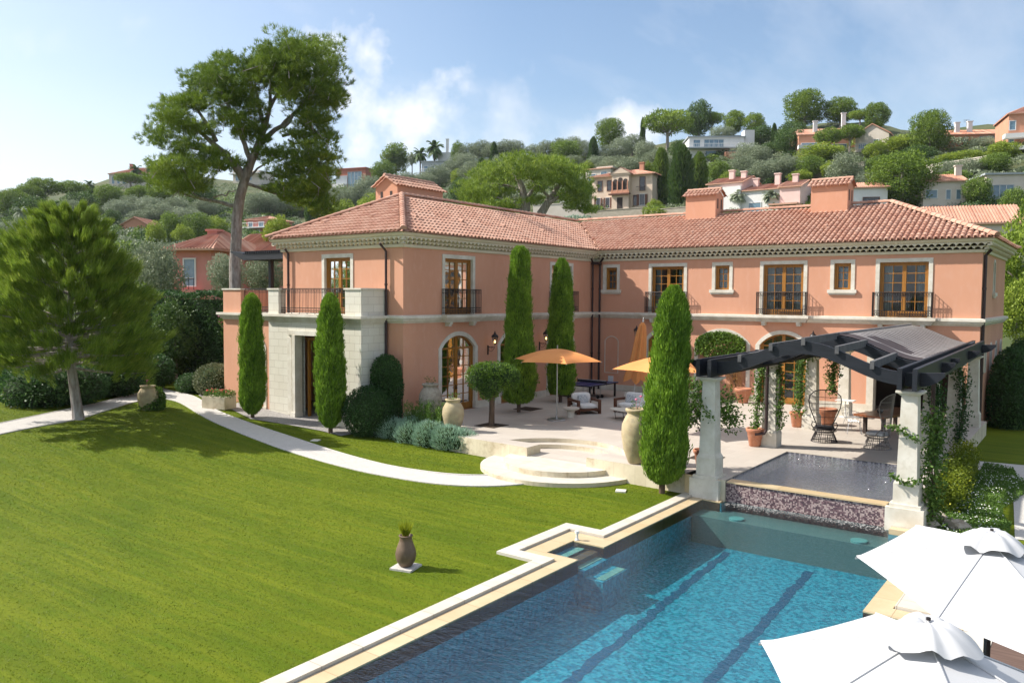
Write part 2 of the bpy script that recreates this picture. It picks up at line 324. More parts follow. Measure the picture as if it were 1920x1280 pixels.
strip('garden_path',[(1004,905),(960,911),(880,913),(800,906),(700,889),(600,864),(520,839),(450,812),(400,791),(372,776),(352,763),(336,754),(316,748),(290,747)],
 [(945,889),(925,892),(900,893),(830,889),(740,876),(650,853),(560,824),(480,798),(420,776),(395,764),(378,751),(362,742),(335,737),(296,727)],M['path'])
strip('side_path',[(300,747),(250,754),(150,786),(60,802),(0,814),(-60,830)],[(300,728),(240,742),(180,757),(100,773),(0,794),(-60,806)],M['path'],n=30,dz=.02)
b=MB(); P=[TG(*q) for q in [(372,742),(400,757),(436,769),(470,786),(540,797),(600,808),(640,818),(672,812),(690,775),(560,745),(500,735),(430,715),(395,720)]]
b.quad(*[(p[0],p[1],ground(p[0],p[1])+.03) for p in P]); b.build('gravel_bed',M['gravel'],kind='structure')
# right side path and bed
b=MB(); b.quad(*[tuple(G(x,y,-.585)) for x,y in [(1925,872),(1835,864),(1832,880),(1908,893),(1900,930),(1903,1010),(1925,1012)]]); b.build('stone_path',M['path'],kind='structure')
# terrace with round steps
CU=(8.6,-17.2); CD=(8.9,-16.8)
def arc(c,r,a0,a1,n=28): return [(c[0]+r*math.cos(R(a0+(a1-a0)*i/n)),c[1]+r*math.sin(R(a0+(a1-a0)*i/n))) for i in range(n+1)]
fy=lambda x:-16.96-(x-4.8)*.072
aU=math.degrees(math.asin(.85/2.5)); aM=math.degrees(math.asin(.85/2.05))
terr=[(0,-.0),(0.0,fy(0))]+[(7.62,fy(7.62)),(7.62,-16.35)]+arc(CU,2.5,180-aU,aU)+[(10.1,-16.35),(10.1,fy(10.1)),(14.9,fy(14.9)),(14.9,-12.2),(19.25,-12.2),(19.25,-17.6),(20.0,-17.6),(20.0,-16.9),(19.6,-16.5),(19.45,0)]
b=MB(); b.prism(terr,-.72,0); b.m=[1]*len(b.f); b.m[1]=0
# step faces of the recess
b.build('terrace',[M['terrace'],M['travertine']],kind='structure')
b=MB(); b.prism(arc(CU,2.52,180-aU,aU)+arc(CU,2.05,aM,180-aM),-.7,-.15); b.m=[1]*len(b.f); b.m[1]=0; b.build('upper_step',[M['terrace'],M['travertine']],kind='structure')
b=MB(); b.prism(arc(CU,2.07,180-aM,aM)+[(10.12,-16.35),(10.12,-17.0),(7.6,-17.0),(7.6,-16.35)],-.7,-.30); b.m=[1]*len(b.f); b.m[1]=0; b.build('landing',[M['terrace'],M['travertine']],kind='structure')
b=MB(); b.prism(arc(CD,2.05,180+5.6,360-5.6),-.7,-.302); b.m=[1]*len(b.f); b.m[1]=0; b.build('round_landing',[M['coping'],M['travertine']],kind='structure')
b=MB(); b.prism(arc(CD,2.82,180+4,360-4,40),-.7,-.47); b.m=[1]*len(b.f); b.m[1]=0; b.build('round_step',[M['coping'],M['travertine']],kind='structure')
# pool
def poolmat(name,c1,c2,c3,ts,ca=.5):
    m=bpy.data.materials.new(name); m.use_nodes=True; nt=m.node_tree; L=nt.links.new; b=nt.nodes['Principled BSDF']; b.inputs['Roughness'].default_value=.35
    tc=nn(nt,'ShaderNodeTexCoord'); v=nn(nt,'ShaderNodeTexVoronoi',distance='CHEBYCHEV',inp={2:ts}); v.inputs['Randomness'].default_value=.0; L(tc.outputs['Object'],v.inputs[0])
    rp=nn(nt,'ShaderNodeValToRGB'); e=rp.color_ramp.elements; e[0].position=.15; e[0].color=tuple(c1)+(1,); e[1].position=.8; e[1].color=tuple(c2)+(1,); q=e.new(.5); q.color=tuple(c3)+(1,)
    sp=nn(nt,'ShaderNodeSeparateColor'); L(v.outputs['Color'],sp.inputs[0]); L(sp.outputs[0],rp.inputs[0]); L(rp.outputs[0],b.inputs['Base Color']); return m
M['pooltile']=poolmat('pool_mosaic_blue',(.005,.105,.165),(.035,.225,.30),(.014,.16,.23),16)
M['lanetile']=mat('dark_lane_mosaic',(.006,.04,.09),(.015,.07,.13),rough=.4,scale=20)
M['mosaic']=poolmat('purple_mosaic',(.07,.04,.05),(.40,.31,.29),(.17,.10,.11),27)
M['spafloor']=poolmat('slate_mosaic',(.06,.06,.075),(.34,.32,.34),(.13,.125,.15),19)
def watermat(name,tint,bs,bd,fr=1.33,st=None,gl=1.0):
    m=bpy.data.materials.new(name); m.use_nodes=True; nt=m.node_tree; L=nt.links.new; out=nt.nodes['Material Output']; nt.nodes.remove(nt.nodes['Principled BSDF'])
    tr=nn(nt,'ShaderNodeBsdfTransparent',inp={0:tuple(tint)+(1,)}); g=nn(nt,'ShaderNodeBsdfGlossy',inp={1:.04}); g.inputs[0].default_value=(gl,gl,gl,1)
    tc=nn(nt,'ShaderNodeTexCoord'); mp=nn(nt,'ShaderNodeMapping',inp={2:(0,0,R(28)),3:st or (1,2.4,1)}); L(tc.outputs['Object'],mp.inputs[0])
    no=nn(nt,'ShaderNodeTexNoise',inp={2:bs,3:3,4:.55}); L(mp.outputs[0],no.inputs[0]); n2=nn(nt,'ShaderNodeTexNoise',inp={2:bs*4,3:2}); L(mp.outputs[0],n2.inputs[0])
    ad=nn(nt,'ShaderNodeMath',operation='MULTIPLY_ADD',inp={1:.3}); L(n2.outputs[0],ad.inputs[0]); L(no.outputs[0],ad.inputs[2])
    bp=nn(nt,'ShaderNodeBump',inp={0:1,1:bd}); L(ad.outputs[0],bp.inputs['Height']); L(bp.outputs[0],g.inputs['Normal']); f0=nn(nt,'ShaderNodeFresnel',inp={0:1.33}); f=nn(nt,'ShaderNodeMath',operation='MULTIPLY',inp={1:fr}); L(f0.outputs[0],f.inputs[0])
    rf=nn(nt,'ShaderNodeBsdfRefraction',inp={1:.0,2:1.33}); rf.inputs[0].default_value=tuple(tint)+(1,); L(bp.outputs[0],rf.inputs['Normal']); m0=nn(nt,'ShaderNodeMixShader',inp={0:.0}); L(tr.outputs[0],m0.inputs[1]); L(rf.outputs[0],m0.inputs[2])
    mx=nn(nt,'ShaderNodeMixShader'); L(f.outputs[0],mx.inputs[0]); L(m0.outputs[0],mx.inputs[1]); L(g.outputs[0],mx.inputs[2]); L(mx.outputs[0],out.inputs[0]); return m
M['water']=watermat('pool_water',(.66,.95,.96),3.2,.026,fr=.17)
M['spawater']=watermat('spa_water',(.9,.9,.93),10.,.11,fr=2.3,st=(1,1.3,1))
ZW=-.615; ZF=-1.62
b=MB()
inner=[(XI,YS),(XI,-24.62),(13.5,-24.62),(13.5,-23.5),(XI,-23.5),(XI,-17.92),(14.9,-17.92),(14.9,YN),(19.3,YN),(19.3,-18.2),(XR,-18.2),(XR,-23.85),(21.6,-23.85),(21.6,YS)]
n=len(inner); b.v=[(x,y,ZF) for x,y in inner]+[(x,y,-.62) for x,y in inner]; b.f=[tuple(range(n))]+[(i,n+i,n+(i+1)%n,(i+1)%n) for i in range(n)]; b.m=[0]*(n+1)
b.build('pool_basin',M['pooltile'],kind='structure')
rnd=random.Random(5)
for (x0,x1,xs,xe,y0) in ((0,.22,*[float(G(*q,-1.6)[0])-.13 for q in ((1432,982),(1070,1280))],-19.0),(0,.22,*[float(G(*q,-1.6)[0])-.13 for q in ((1573,1014),(1340,1280))],-19.2)):
    b=MB(); N=150
    for i in range(N+1):
        y=y0-(y0+45)*-1*i/N if False else y0+( -45-y0)*i/N
        j=rnd.uniform(-.06,.06); xx=xs+(xe-xs)*(-y-17)/11; b.v+= [(xx+x0+j,y,ZF+.006),(xx+x1+j*.6,y,ZF+.006)]
        if i<N: b.f.append((2*i,2*i+1,2*i+3,2*i+2)); b.m.append(0)
    b.build('lane_line',M['lanetile'],kind='structure')
b=MB(); b.quad(*[(x,y,ZW) for x,y in inner]); b.build('pool_water',M['water'],kind='structure')
# underwater steps in the recess and pale treads
b=MB()
for i,(x0,x1,z) in enumerate(((13.5,13.95,-.72),(13.95,14.45,-.84),(14.45,14.95,-.97))): b.box((x0,-24.6,ZF-.02+.001*i),(x1,-23.52,z)); 
b.build('pool_steps',M['pooltile'],kind='structure')
b=MB()
for x0,x1,z in ((13.66,13.84,-.717),(14.15,14.33,-.837),(14.72,14.92,-.967)): b.box((x0,-24.5,z-.03),(x1,-23.55,z+.01))
b.build('step_treads',mat('pale_tread',(.20,.26,.22),(.14,.19,.17),rough=.5,scale=9),kind='structure')
b=MB(); b.box((14.36,-18.7,ZF-.02),(19.9,YN-.31,-.86)); b.box((14.92,YN-.31,ZF-.02),(19.28,YN-.01,-.862)); b.build('pool_ledge',mat('ledge_mosaic',(.13,.15,.14),(.08,.10,.105),rough=.4,scale=30),kind='structure')
# underwater lamps
for x,y in ((15.55,-18.45),(18.7,-18.5)):
    b=MB(); b.lathe((x,y,-.86),[(.0,0),(.2,0),(.2,.05),(0,.06)],16); b.build('pool_lamp',mat('pool_lamp_lens',(.16,.28,.27),rough=.3),label='round pale lamp lens under the water '+('near the left pillar' if x<17 else 'nearer the white parasols'),category='pool lamp')
def coping(name,outer,innr,z0,z1,m):
    b=MB(); n=len(outer)
    for i in range(n-1):
        a,c,d,e=outer[i],outer[i+1],innr[i+1],innr[i]
        b.add([(*a,z1),(*c,z1),(*d,z1),(*e,z1),(*a,z0),(*c,z0),(*d,z0),(*e,z0)],[(0,1,2,3),(0,4,5,1),(3,2,6,7)]+([(0,3,7,4)] if i==0 else [])+([(1,5,6,2)] if i==n-2 else []))
    b.build(name,m,kind='structure')
yo=-17.55
coping('outer_coping',[(XO,YS),(XO,-25.38),(12.66,-25.38),(12.66,-22.5),(XO,-22.5),(XO,-17.3)],[(XG-.015,YS),(XG-.015,-25.0),(13.0,-25.0),(13.0,-22.88),(XG-.015,-22.88),(XG-.015,-17.3)],-.9,-.535,M['coping'])
coping('inner_coping',[(XG+.01,YS),(XG+.01,-24.97),(13.03,-24.97),(13.03,-22.91),(XG+.01,-22.91),(XG+.01,-17.5),(14.86,-17.6)],[(XI,YS),(XI,-24.62),(13.5,-24.62),(13.5,-23.5),(XI,-23.5),(XI,-17.92),(14.86,-17.92)],-.9,-.59,M['wetcoping'])
b=MB(); b.box((XO+.05,YS,-1),(XG+.2,-17.5,-.72)); b.box((12.8,-25.2,-1),(13.3,-22.7,-.72)); b.build('drain_slot',M['darkwood'],kind='structure')
coping('right_coping',[(XR,-17.9),(XR,-23.85),(21.62,-23.85)],[(XR+.42,-17.9),(XR+.42,-23.4),(21.62,-23.4)],-.9,-.59,M['wetcoping'])
coping('right_outer_coping',[(XR+.45,-17.9),(XR+.45,-23.37),(21.65,-23.37),(21.65,-23.86)],[(XR+.95,-17.9),(XR+.95,-22.8),(22.1,-22.8),(22.1,-23.86)],-.9,-.535,M['coping'])
coping('far_coping',[(21.62,-23.88),(21.62,YS)],[(22.1,-23.88),(22.1,YS)],-.9,-.54,M['coping'])
b=MB(); b.box((22.1,YS,-.9),(30,-19,-.55)); b.box((20.97,-22.78,-.9),(22.1,-18.9,-.56)); 
M['deck']=mat('deck_boards',(.16,.10,.075),(.10,.06,.045),rough=.7,scale=3,stretch=(.5,14,1),c3=(.05,.03,.025),s3=2,a3=.5); b.build('timber_deck',M['deck'],kind='structure')
# raised spa pool, its spillway wall and coping
b=MB(); b.box((14.9,YN+.0,-1.4),(19.3,YN+.2,-.075)); b.build('spillway_wall',M['mosaic'],kind='structure')
b=MB(); b.box((14.93,YN-.04,-.072),(19.25,YN+.36,-.03)); b.build('spillway_coping',M['wetcoping'],kind='structure')
b=MB(); b.quad((14.9,YN,-.42),(19.25,YN,-.42),(19.25,-12.2,-.42),(14.9,-12.2,-.42))
for a,c in (((14.905,-12.2),(14.905,YN)),((19.245,YN),(19.245,-12.2)),((19.25,-12.205),(14.9,-12.205))): b.quad((*a,-.75),(*c,-.75),(*c,-.012),(*a,-.012))
b.build('spa_basin',M['spafloor'],kind='structure')
b=MB(); b.quad((14.9,YN+.3,-.06),(19.25,YN+.3,-.06),(19.25,-12.2,-.06),(14.9,-12.2,-.06)); b.build('spa_water',M['spawater'],kind='structure')
# low churned water at the foot of the spillway
M['foam']=mat('foam',(.38,.39,.39),(.20,.22,.22),rough=.5,scale=14,det=6,lo=.45,hi=.62)
def foam():
    b=MB(); r=random.Random(3)
    for i in range(1300):
        x=r.uniform(15.0,19.25); y=YN-.03-abs(r.gauss(0,.24)); s=r.uniform(.003,.012); b.lathe((x,y,ZW+.001),[(s*1.6,0),(s*1.1,s*.5),(0,s*.7)],5)
    b.build('spill_foam',M['foam'],kind='stuff')
foam()
# small white post with a ball on the coping, lawn lids
b=MB(); b.lathe((13.56,-23.43,-.59),[(.05,0),(.05,.02),(.03,.05),(.03,.16),(.055,.17),(.055,.22),(.0,.25)],12); b.build('coping_spout',M['white'],label='small white spout standing on the pool coping by the steps',category='spout')
for px,py,l in ((1164,921,'square pale lid set in the lawn below the round steps'),(592,826,'small pale lid in the grass beside the gravel bed')):
    p=TG(px,py); b=MB(); b.rbox((p[0],p[1],p[2]+.02),(.3,.3,.04),.4); b.build('inspection_lid',M['stone'],label=l,category='lid')
# mown turf: short blades over the whole lawn in sight
def blades():
    r=np.random.default_rng(4); n=300000
    # more near the camera
    x=r.uniform(-22,13.6,n); y=r.uniform(-38,-15.5,n); 
    k=~((y>np.vectorize(lambda q:fy(q))(x)+.02)&(x>-.2)); k&=~((x>12.6)&(y<-22.45)&(y>-25.4)); k&=~((x<-1)&(y>-16.9)&(x>-11))
    d=(x-CAM[0])*fw[0]+(y-CAM[1])*fw[1]; k&=(d>6)&(r.uniform(0,1,n)<np.clip((30/np.maximum(d,1))**1.0,.25,1))
    x,y=x[k],y[k]
    # keep off the paths and steps
    def inside(poly,x,y):
        c=np.zeros(len(x),bool); n=len(poly); j=n-1
        for i in range(n):
            xi,yi=poly[i];xj,yj=poly[j]; 
            with np.errstate(divide='ignore',invalid='ignore'): c^=((yi>y)!=(yj>y))&(x<(xj-xi)*(y-yi)/(yj-yi+1e-12)+xi)
            j=i
        return c
    for nm in ('garden_path','side_path'):
        vs=[v.co for v in bpy.data.objects[nm].data.vertices]; m=60 if nm=='garden_path' else 30
        poly=[(vs[3*i][0],vs[3*i][1]) for i in range(m)]+[(vs[3*i+2][0],vs[3*i+2][1]) for i in range(m)][::-1]
        q=~inside(poly,x,y); x,y=x[q],y[q]
    gb=[(v.co[0],v.co[1]) for v in bpy.data.objects['gravel_bed'].data.vertices]; q=~inside(gb,x,y); x,y=x[q],y[q]
    q=(x-CD[0])**2+(y-CD[1])**2>2.84**2; x,y=x[q],y[q]
    z=-.6+.8*(lambda t:t*t*(3-2*t))(np.clip((4-x)/18,0,1)); n=len(x)
    a=r.uniform(0,2*pi,n); h=r.uniform(.007,.018,n); wd=r.uniform(.006,.012,n)*np.clip(((x-CAM[0])*fw[0]+(y-CAM[1])*fw[1])/14,1,2.2); la=r.uniform(0,2*pi,n); ll=r.uniform(.012,.05,n)
    V=np.stack([np.c_[x-wd*np.cos(a),y-wd*np.sin(a),z],np.c_[x+wd*np.cos(a),y+wd*np.sin(a),z],np.c_[x+ll*np.cos(la),y+ll*np.sin(la),z+h]],1)
    leafobj('grass_blades',V,M['blade'],kind='stuff')
def rawmesh(name,V,F,k):
    me=bpy.data.meshes.new(name); me.vertices.add(len(V)); me.vertices.foreach_set('co',V.astype(np.float32).ravel())
    me.loops.add(F.size); me.loops.foreach_set('vertex_index',F.astype(np.int32).ravel()); me.polygons.add(len(F)); me.polygons.foreach_set('loop_start',np.arange(0,F.size,k,dtype=np.int32)); 
    me.update(calc_edges=True); return me
def leafmesh(name,V,m):
    n,k,_=V.shape; me=rawmesh(name,V.reshape(-1,3),np.arange(n*k).reshape(n,k),k)
    for q in (m if isinstance(m,(list,tuple)) else [m]): me.materials.append(q)
    return me
def leafobj(name,V,m,parent=None,**t): return link(name,leafmesh(name,V,m),parent,**t)
blades()
# ---------------------------------------------------------------- the villa
LB,LR,LW,DD,H=15.38,19.08,7.84,9.2,7.2
villa=thing('villa','two storey pink stucco villa with cream cornice and terracotta tiled hip roof','villa',(0,0,0))
FS=lambda s,t,d:(s,-d,t); FE=lambda s,t,d:(d,-s,t); FW=lambda s,t,d:(-s,-LB-d,t); FR=lambda s,t,d:(LR+d,s,t)
def fbox(b,F,s0,s1,t0,t1,d0,d1): return b.box((s0,t0,d0),(s1,t1,d1),F=F)
def archpts(s0,s1,ts,tc,n=14):
    "segmental arch from (s0,ts) over crown tc to (s1,ts)"
    w=(s1-s0)/2; h=tc-ts; r=(w*w+h*h)/(2*h); cz=tc-r; a=math.asin(min(1,w/r)); m=(s0+s1)/2
    return [(m+r*math.sin(-a+2*a*i/n),cz+r*math.cos(-a+2*a*i/n)) for i in range(n+1)]
def wall(b,F,L,z0,z1,ops,th=.3):
    ss=sorted(set([0,L]+[o[0] for o in ops]+[o[1] for o in ops])); ts=sorted(set([z0,z1]+[o[2] for o in ops]+[o[4] for o in ops]))
    for i in range(len(ss)-1):
        for j in range(len(ts)-1):
            cs=(ss[i]+ss[i+1])/2; ct=(ts[j]+ts[j+1])/2
            if any(o[0]<cs<o[1] and o[2]<ct<o[4] for o in ops): continue
            b.add([F(ss[i],ts[j],0),F(ss[i+1],ts[j],0),F(ss[i+1],ts[j+1],0),F(ss[i],ts[j+1],0),F(ss[i],ts[j],-th),F(ss[i+1],ts[j],-th),F(ss[i+1],ts[j+1],-th),F(ss[i],ts[j+1],-th)],[(0,1,2,3),(7,6,5,4)])
    for o in ops:
        s0,s1,t0,sp,cr_=o
        if sp<cr_:
            P=archpts(s0,s1,sp,cr_)
            for i in range(len(P)-1):
                (a,c),(d,e)=P[i],P[i+1]
                for dd in (0,-th): b.quad(F(a,c,dd),F(d,e,dd),F(d,cr_,dd),F(a,cr_,dd))
def surround(F,o,wd,parent,name='stone_surround',sill=False,d1=.035,d0=-.27,m=None,base=0):
    s0,s1,t0,sp,cr_=o; b=MB()
    if sp>=cr_:
        fbox(b,F,s0,s0+wd,t0,cr_-wd,d0,d1); fbox(b,F,s1-wd,s1,t0,cr_-wd,d0,d1); fbox(b,F,s0,s1,cr_-wd,cr_,d0,d1)
    else:
        fbox(b,F,s0,s0+wd,t0,sp,d0,d1); fbox(b,F,s1-wd,s1,t0,sp,d0,d1); P=archpts(s0,s1,sp,cr_); Q=archpts(s0+wd,s1-wd,sp,cr_-wd*.95)
        for i in range(len(P)-1):
            a,c,e,g=P[i],P[i+1],Q[i+1],Q[i]
            b.add([F(*q,d1) for q in (a,c,e,g)]+[F(*q,d0) for q in (a,c,e,g)],[(3,2,1,0),(4,5,6,7),(0,1,5,4),(2,3,7,6)])
    if base: fbox(b,F,s0-.03,s0+wd+.01,t0,t0+base,d0,d1+.05); fbox(b,F,s1-wd-.01,s1+.03,t0,t0+base,d0,d1+.05)
    if sill: fbox(b,F,s0-.1,s1+.1,t0-.16,t0-.002,-.2,.12); fbox(b,F,s0-.05,s1+.05,t0-.24,t0-.16,-.1,.07)
    return b.build(name,m or M['stone'],parent)
CURT=random.Random(8)
def casement(F,o,wd,parent,leaves=2,cols=2,rows=5,rail=.28,depth=-.2,curtain=True,m=None):
    "timber door or window leaves with glazing bars inside the surround; the glass is one pane"
    s0,s1,t0,sp,cr_=o; s0+=wd;s1-=wd;cr_-=wd if sp>=o[4] else wd*.95
    if sp>=o[4]: sp=cr_; top=lambda s:cr_
    else:
        w=(s1-s0)/2;h=cr_-sp;r=(w*w+h*h)/(2*h);cz=cr_-r;mm=(s0+s1)/2
        top=lambda s:cz+math.sqrt(max(0,r*r-(s-mm)**2))
    m=m or M['wood']; b=MB(); fr=.075; d0,d1=depth,depth+.07
    fbox(b,F,s0,s0+fr,t0,sp,d0,d1+.03); fbox(b,F,s1-fr,s1,t0,sp,d0,d1+.03)
    if sp==cr_: fbox(b,F,s0+fr,s1-fr,cr_-fr,cr_,d0,d1+.03)
    else:
        P=archpts(s0,s1,sp,cr_); Q=archpts(s0+fr,s1-fr,sp,cr_-fr)
        for i in range(len(P)-1):
            a,c,e,g=P[i],P[i+1],Q[i+1],Q[i]; b.add([F(*q,d1+.03) for q in (a,c,e,g)]+[F(*q,d0) for q in (a,c,e,g)],[(3,2,1,0),(4,5,6,7),(0,1,5,4),(2,3,7,6)])
    lw=(s1-s0-2*fr)/leaves; st=.085
    for k in range(leaves):
        a=s0+fr+k*lw; c=a+lw
        fbox(b,F,a,a+st,t0,top(a+st/2)-fr,d0+.005,d1); fbox(b,F,c-st,c,t0,top(c-st/2)-fr,d0+.005,d1)
        fbox(b,F,a+st,c-st,t0,t0+rail,d0+.005,d1-.005); fbox(b,F,a+st,c-st,min(top(a),top(c))-fr-.08,min(top(a),top(c))-fr,d0+.008,d1-.01)
        zt=min(top(a),top(c))-fr
        for q in range(1,cols): x=a+st+(c-a-2*st)*q/cols; fbox(b,F,x-.016,x+.016,t0+rail,top(x)-fr,d0+.02,d1-.012)
        for q in range(1,rows): z=t0+rail+(zt-t0-rail)*q/rows; fbox(b,F,a+st,c-st,z-.016,z+.016,d0+.022,d1-.014)
    door=b.build('door_leaves' if rail>.15 else 'window_frame',m,parent)
    g=MB(); dm=(d0+d1)/2-.01
    if sp==cr_: g.quad(F(s0+.02,t0,dm),F(s1-.02,t0,dm),F(s1-.02,cr_-.02,dm),F(s0+.02,cr_-.02,dm))
    else: P=archpts(s0+.02,s1-.02,sp,cr_-.02); g.quad(F(s0+.02,t0,dm),F(s1-.02,t0,dm),*[F(x,z,dm) for x,z in P[::-1]])
    g.build('pane',M['glass'],parent)
    if rail>.15:
        hb=MB(); mid=(s0+s1)/2
        for q in (-.045,.045): fbox(hb,F,mid+q-.012,mid+q+.012,t0+.95,t0+1.15,d1,d1+.02); fbox(hb,F,mid+q-.012,mid+q+.05,t0+1.0,t0+1.025,d1+.02,d1+.045)
        hb.build('handle',M['iron'],parent)
    if curtain:
        cb=MB(); dz=d0-.18
        for a,c in ((s0+.05,s0+.05+.22*(s1-s0)),(s1-.05-.22*(s1-s0),s1-.05)):
            N=14
            for i in range(N): 
                x0=a+(c-a)*i/N;x1=a+(c-a)*(i+1)/N; cb.quad(F(x0,t0,dz-.05*(i%2)),F(x1,t0,dz-.05*((i+1)%2)),F(x1,cr_,dz-.05*((i+1)%2)),F(x0,cr_,dz-.05*(i%2)))
        cb.build('curtain',M['curtain'],parent)
# openings: (s0,s1,bottom,spring,crown)
S_up=[(.56,1.62,5.6,7.0,7.0),(3.4,5.62,4.36,7.0,7.0),(7.0,8.1,5.6,7.0,7.0),(9.5,11.8,4.36,7.0,7.0),(12.86,13.96,5.6,7.0,7.0),(14.85,17.2,4.36,7.0,7.0)]
S_dn=[(3.2,5.83,.02,2.86,3.62),(6.12,9.1,.02,2.86,3.62),(9.36,12.06,.02,2.86,3.62),(14.6,18.35,.02,3.3,3.3)]
E_up=[(10.72,12.97,4.36,7.0,7.0),(6.75,7.85,5.6,7.0,7.0),(2.3,4.55,4.36,7.0,7.0)]
E_dn=[(10.5,13.2,.02,2.86,3.6),(6.3,8.98,.02,2.86,3.6),(2.12,4.78,.02,2.86,3.6)]
W_up=[(3.0,5.05,4.36,7.0,7.0)]; W_dn=[(2.6,6.5,-.25,3.35,3.35)]
R_up=[(3.95,4.75,5.5,6.8,7.05)]
R_dn=[(1.6+2.1*i,2.35+2.1*i,1.9,2.85,3.2) for i in range(4)]
b=MB(); wall(b,FS,LR,0,H,S_up+S_dn); wall(b,FE,LB,-.6,H,E_up+E_dn); wall(b,FW,LW,-.6,H,W_up+W_dn); wall(b,FR,DD,-.9,H,R_up+R_dn)
b.quad((-LW,-LB,-.6),(-LW,DD,-.6),(-LW,DD,H),(-LW,-LB,H)); b.quad((-LW,DD,-.6),(LR,DD,-.6),(LR,DD,H),(-LW,DD,H)); b.build('wall',M['stucco'],villa)
# inside: floors, ceiling and partitions so that the glass looks into rooms
b=MB()
for z in (0.0,4.1): b.quad((-LW+.31,-.31+.0,z),(LR-.31,.31,z),(LR-.31,DD-.1,z),(-LW+.31,DD-.1,z)); b.quad((-LW+.31,-LB+.31,z),(-.31,-LB+.31,z),(-.31,.3,z),(-LW+.31,.3,z))
b.box((.35,3.4,0),(LR-.35,3.5,H)); b.box((-3.7,-LB+.35,0),(-3.6,8,H)); 
for x in (6.0,9.25,13.2,14.45): b.box((x-.05,.35,0),(x+.05,3.4,H))
for y in (-9.7,-5.5,-1.2): b.box((-3.6,y-.05,0),(-.35,y+.05,H))
b.build('partition',M['room'],villa)
def dressed(F,ups,dns,cols_dn=2):
    for o in ups:
        door=o[2]<5
        p=link('french_door' if door else 'window',None,villa)
        surround(F,o,.17,p,sill=not door)
        if door: casement(F,o,.17,p,rows=5,cols=2)
        else: casement(F,o,.17,p,leaves=1,cols=2,rows=3,rail=.09,curtain=False)
        if not door:
            q=MB(); s0,s1,t0,_,t1=o; q.quad(F(s0+.2,t0,-.32),F(s1-.2,t0,-.32),F(s1-.2,t1-.4,-.32),F(s0+.2,t1-.4,-.32)); q.build('blind',M['bluepane'],p)
    for i,o in enumerate(dns):
        p=link('arched_door',None,villa); surround(F,o,.2,p,base=.32); casement(F,o,.2,p,rows=6,cols=2,curtain=False,rail=.3)
dressed(FS,S_up,[S_dn[0],S_dn[2]]); dressed(FE,E_up,E_dn); dressed(FW,W_up,[])
p=link('vine_arch',None,villa); surround(FS,S_dn[1],.2,p,base=.32)
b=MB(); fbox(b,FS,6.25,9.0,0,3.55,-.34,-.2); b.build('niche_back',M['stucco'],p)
p=link('open_bay',None,villa); surround(FS,S_dn[3],.3,p,base=.3,d0=-.5)
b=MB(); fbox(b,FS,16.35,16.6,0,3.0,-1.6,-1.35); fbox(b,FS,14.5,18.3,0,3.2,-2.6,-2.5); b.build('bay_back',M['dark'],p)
for o in R_up+R_dn:
    p=link('window',None,villa); surround(FR,o,.13,p,sill=o in R_up,d1=.03); q=MB(); q.quad(FR(o[0],o[2],-.15),FR(o[1],o[2],-.15),FR(o[1],o[4],-.15),FR(o[0],o[4],-.15)); q.build('pane',M['darkpane'],p)
# blind arched panel outline near the inner corner
b=MB(); P=archpts(.74,1.58,2.75,3.0,8); pts=[FS(.74,.95,.012)]+[FS(*q,.012) for q in P]+[FS(1.58,.95,.012),FS(.74,.95,.012)]; b.tube(pts,.022,5); b.build('wall_panel_moulding',M['stone'],villa)
# mouldings that run round the walls
path=[(-LW,-LB),(0,-LB),(0,0),(LR,0),(LR,DD),(-LW,DD)]
def offs(p):
    out=[];n=len(path)
    for i in range(n):
        a,c,d=path[i-1],path[i],path[(i+1)%n]
        def nrm(u,v): dx,dy=v[0]-u[0],v[1]-u[1]; l=math.hypot(dx,dy); return (dy/l,-dx/l)
        n1,n2=nrm(a,c),nrm(c,d); out.append((c[0]+p*(n1[0]+n2[0]),c[1]+p*(n1[1]+n2[1])))
    return out
def ring(b,prof):
    "prof: list of (p,z) going up; closed back to the wall"
    pr=[(0,prof[0][1])]+prof+[(0,prof[-1][1])]
    rings=[[(x,y,z) for x,y in offs(p)] for p,z in pr]; n=len(path)
    for k in range(len(rings)-1):
        for i in range(n):
            j=(i+1)%n; b.quad(rings[k][i],rings[k][j],rings[k+1][j],rings[k+1][i])
b=MB(); ring(b,[(.03,4.02),(.05,4.06),(.12,4.12),(.14,4.2),(.2,4.22),(.2,4.33),(.05,4.36)]); b.build('string_course',M['stone'],villa)
b=MB(); ring(b,[(.05,7.17),(.08,7.2),(.08,7.31)]); ring(b,[(.34,7.6),(.42,7.66),(.46,7.74),(.44,7.78)])
def genoise(b,p0,p1,z0,z1,pitch=.27):
    A=offs(p1); n=len(path)
    for i in range(n):
        a=Vector(A[i]+(0,)); c=Vector(A[(i+1)%n]+(0,)); L=(c-a).length; u=(c-a)/L; nr=Vector((u.y,-u.x,0)); N=int(round(L/pitch)); K=8; prev=None
        for k in range(N*K+1):
            f=(k%K)/K; s=L*k/(N*K); h=(z1-z0)*.78*math.sin(pi*f)**.8 if k%K else 0
            q=a+u*s; bk=q-nr*(p1-p0+.02); o=[(q.x,q.y,z0+h),(q.x,q.y,z1),(bk.x,bk.y,z0+h),(bk.x,bk.y,z1)]
            if prev: b.add(prev+o,[(0,4,5,1),(2,6,4,0),(1,5,7,3)])
            prev=o
genoise(b,.08,.22,7.31,7.455); genoise(b,.2,.36,7.455,7.60,.27); b.build('cornice',M['cream'],villa)
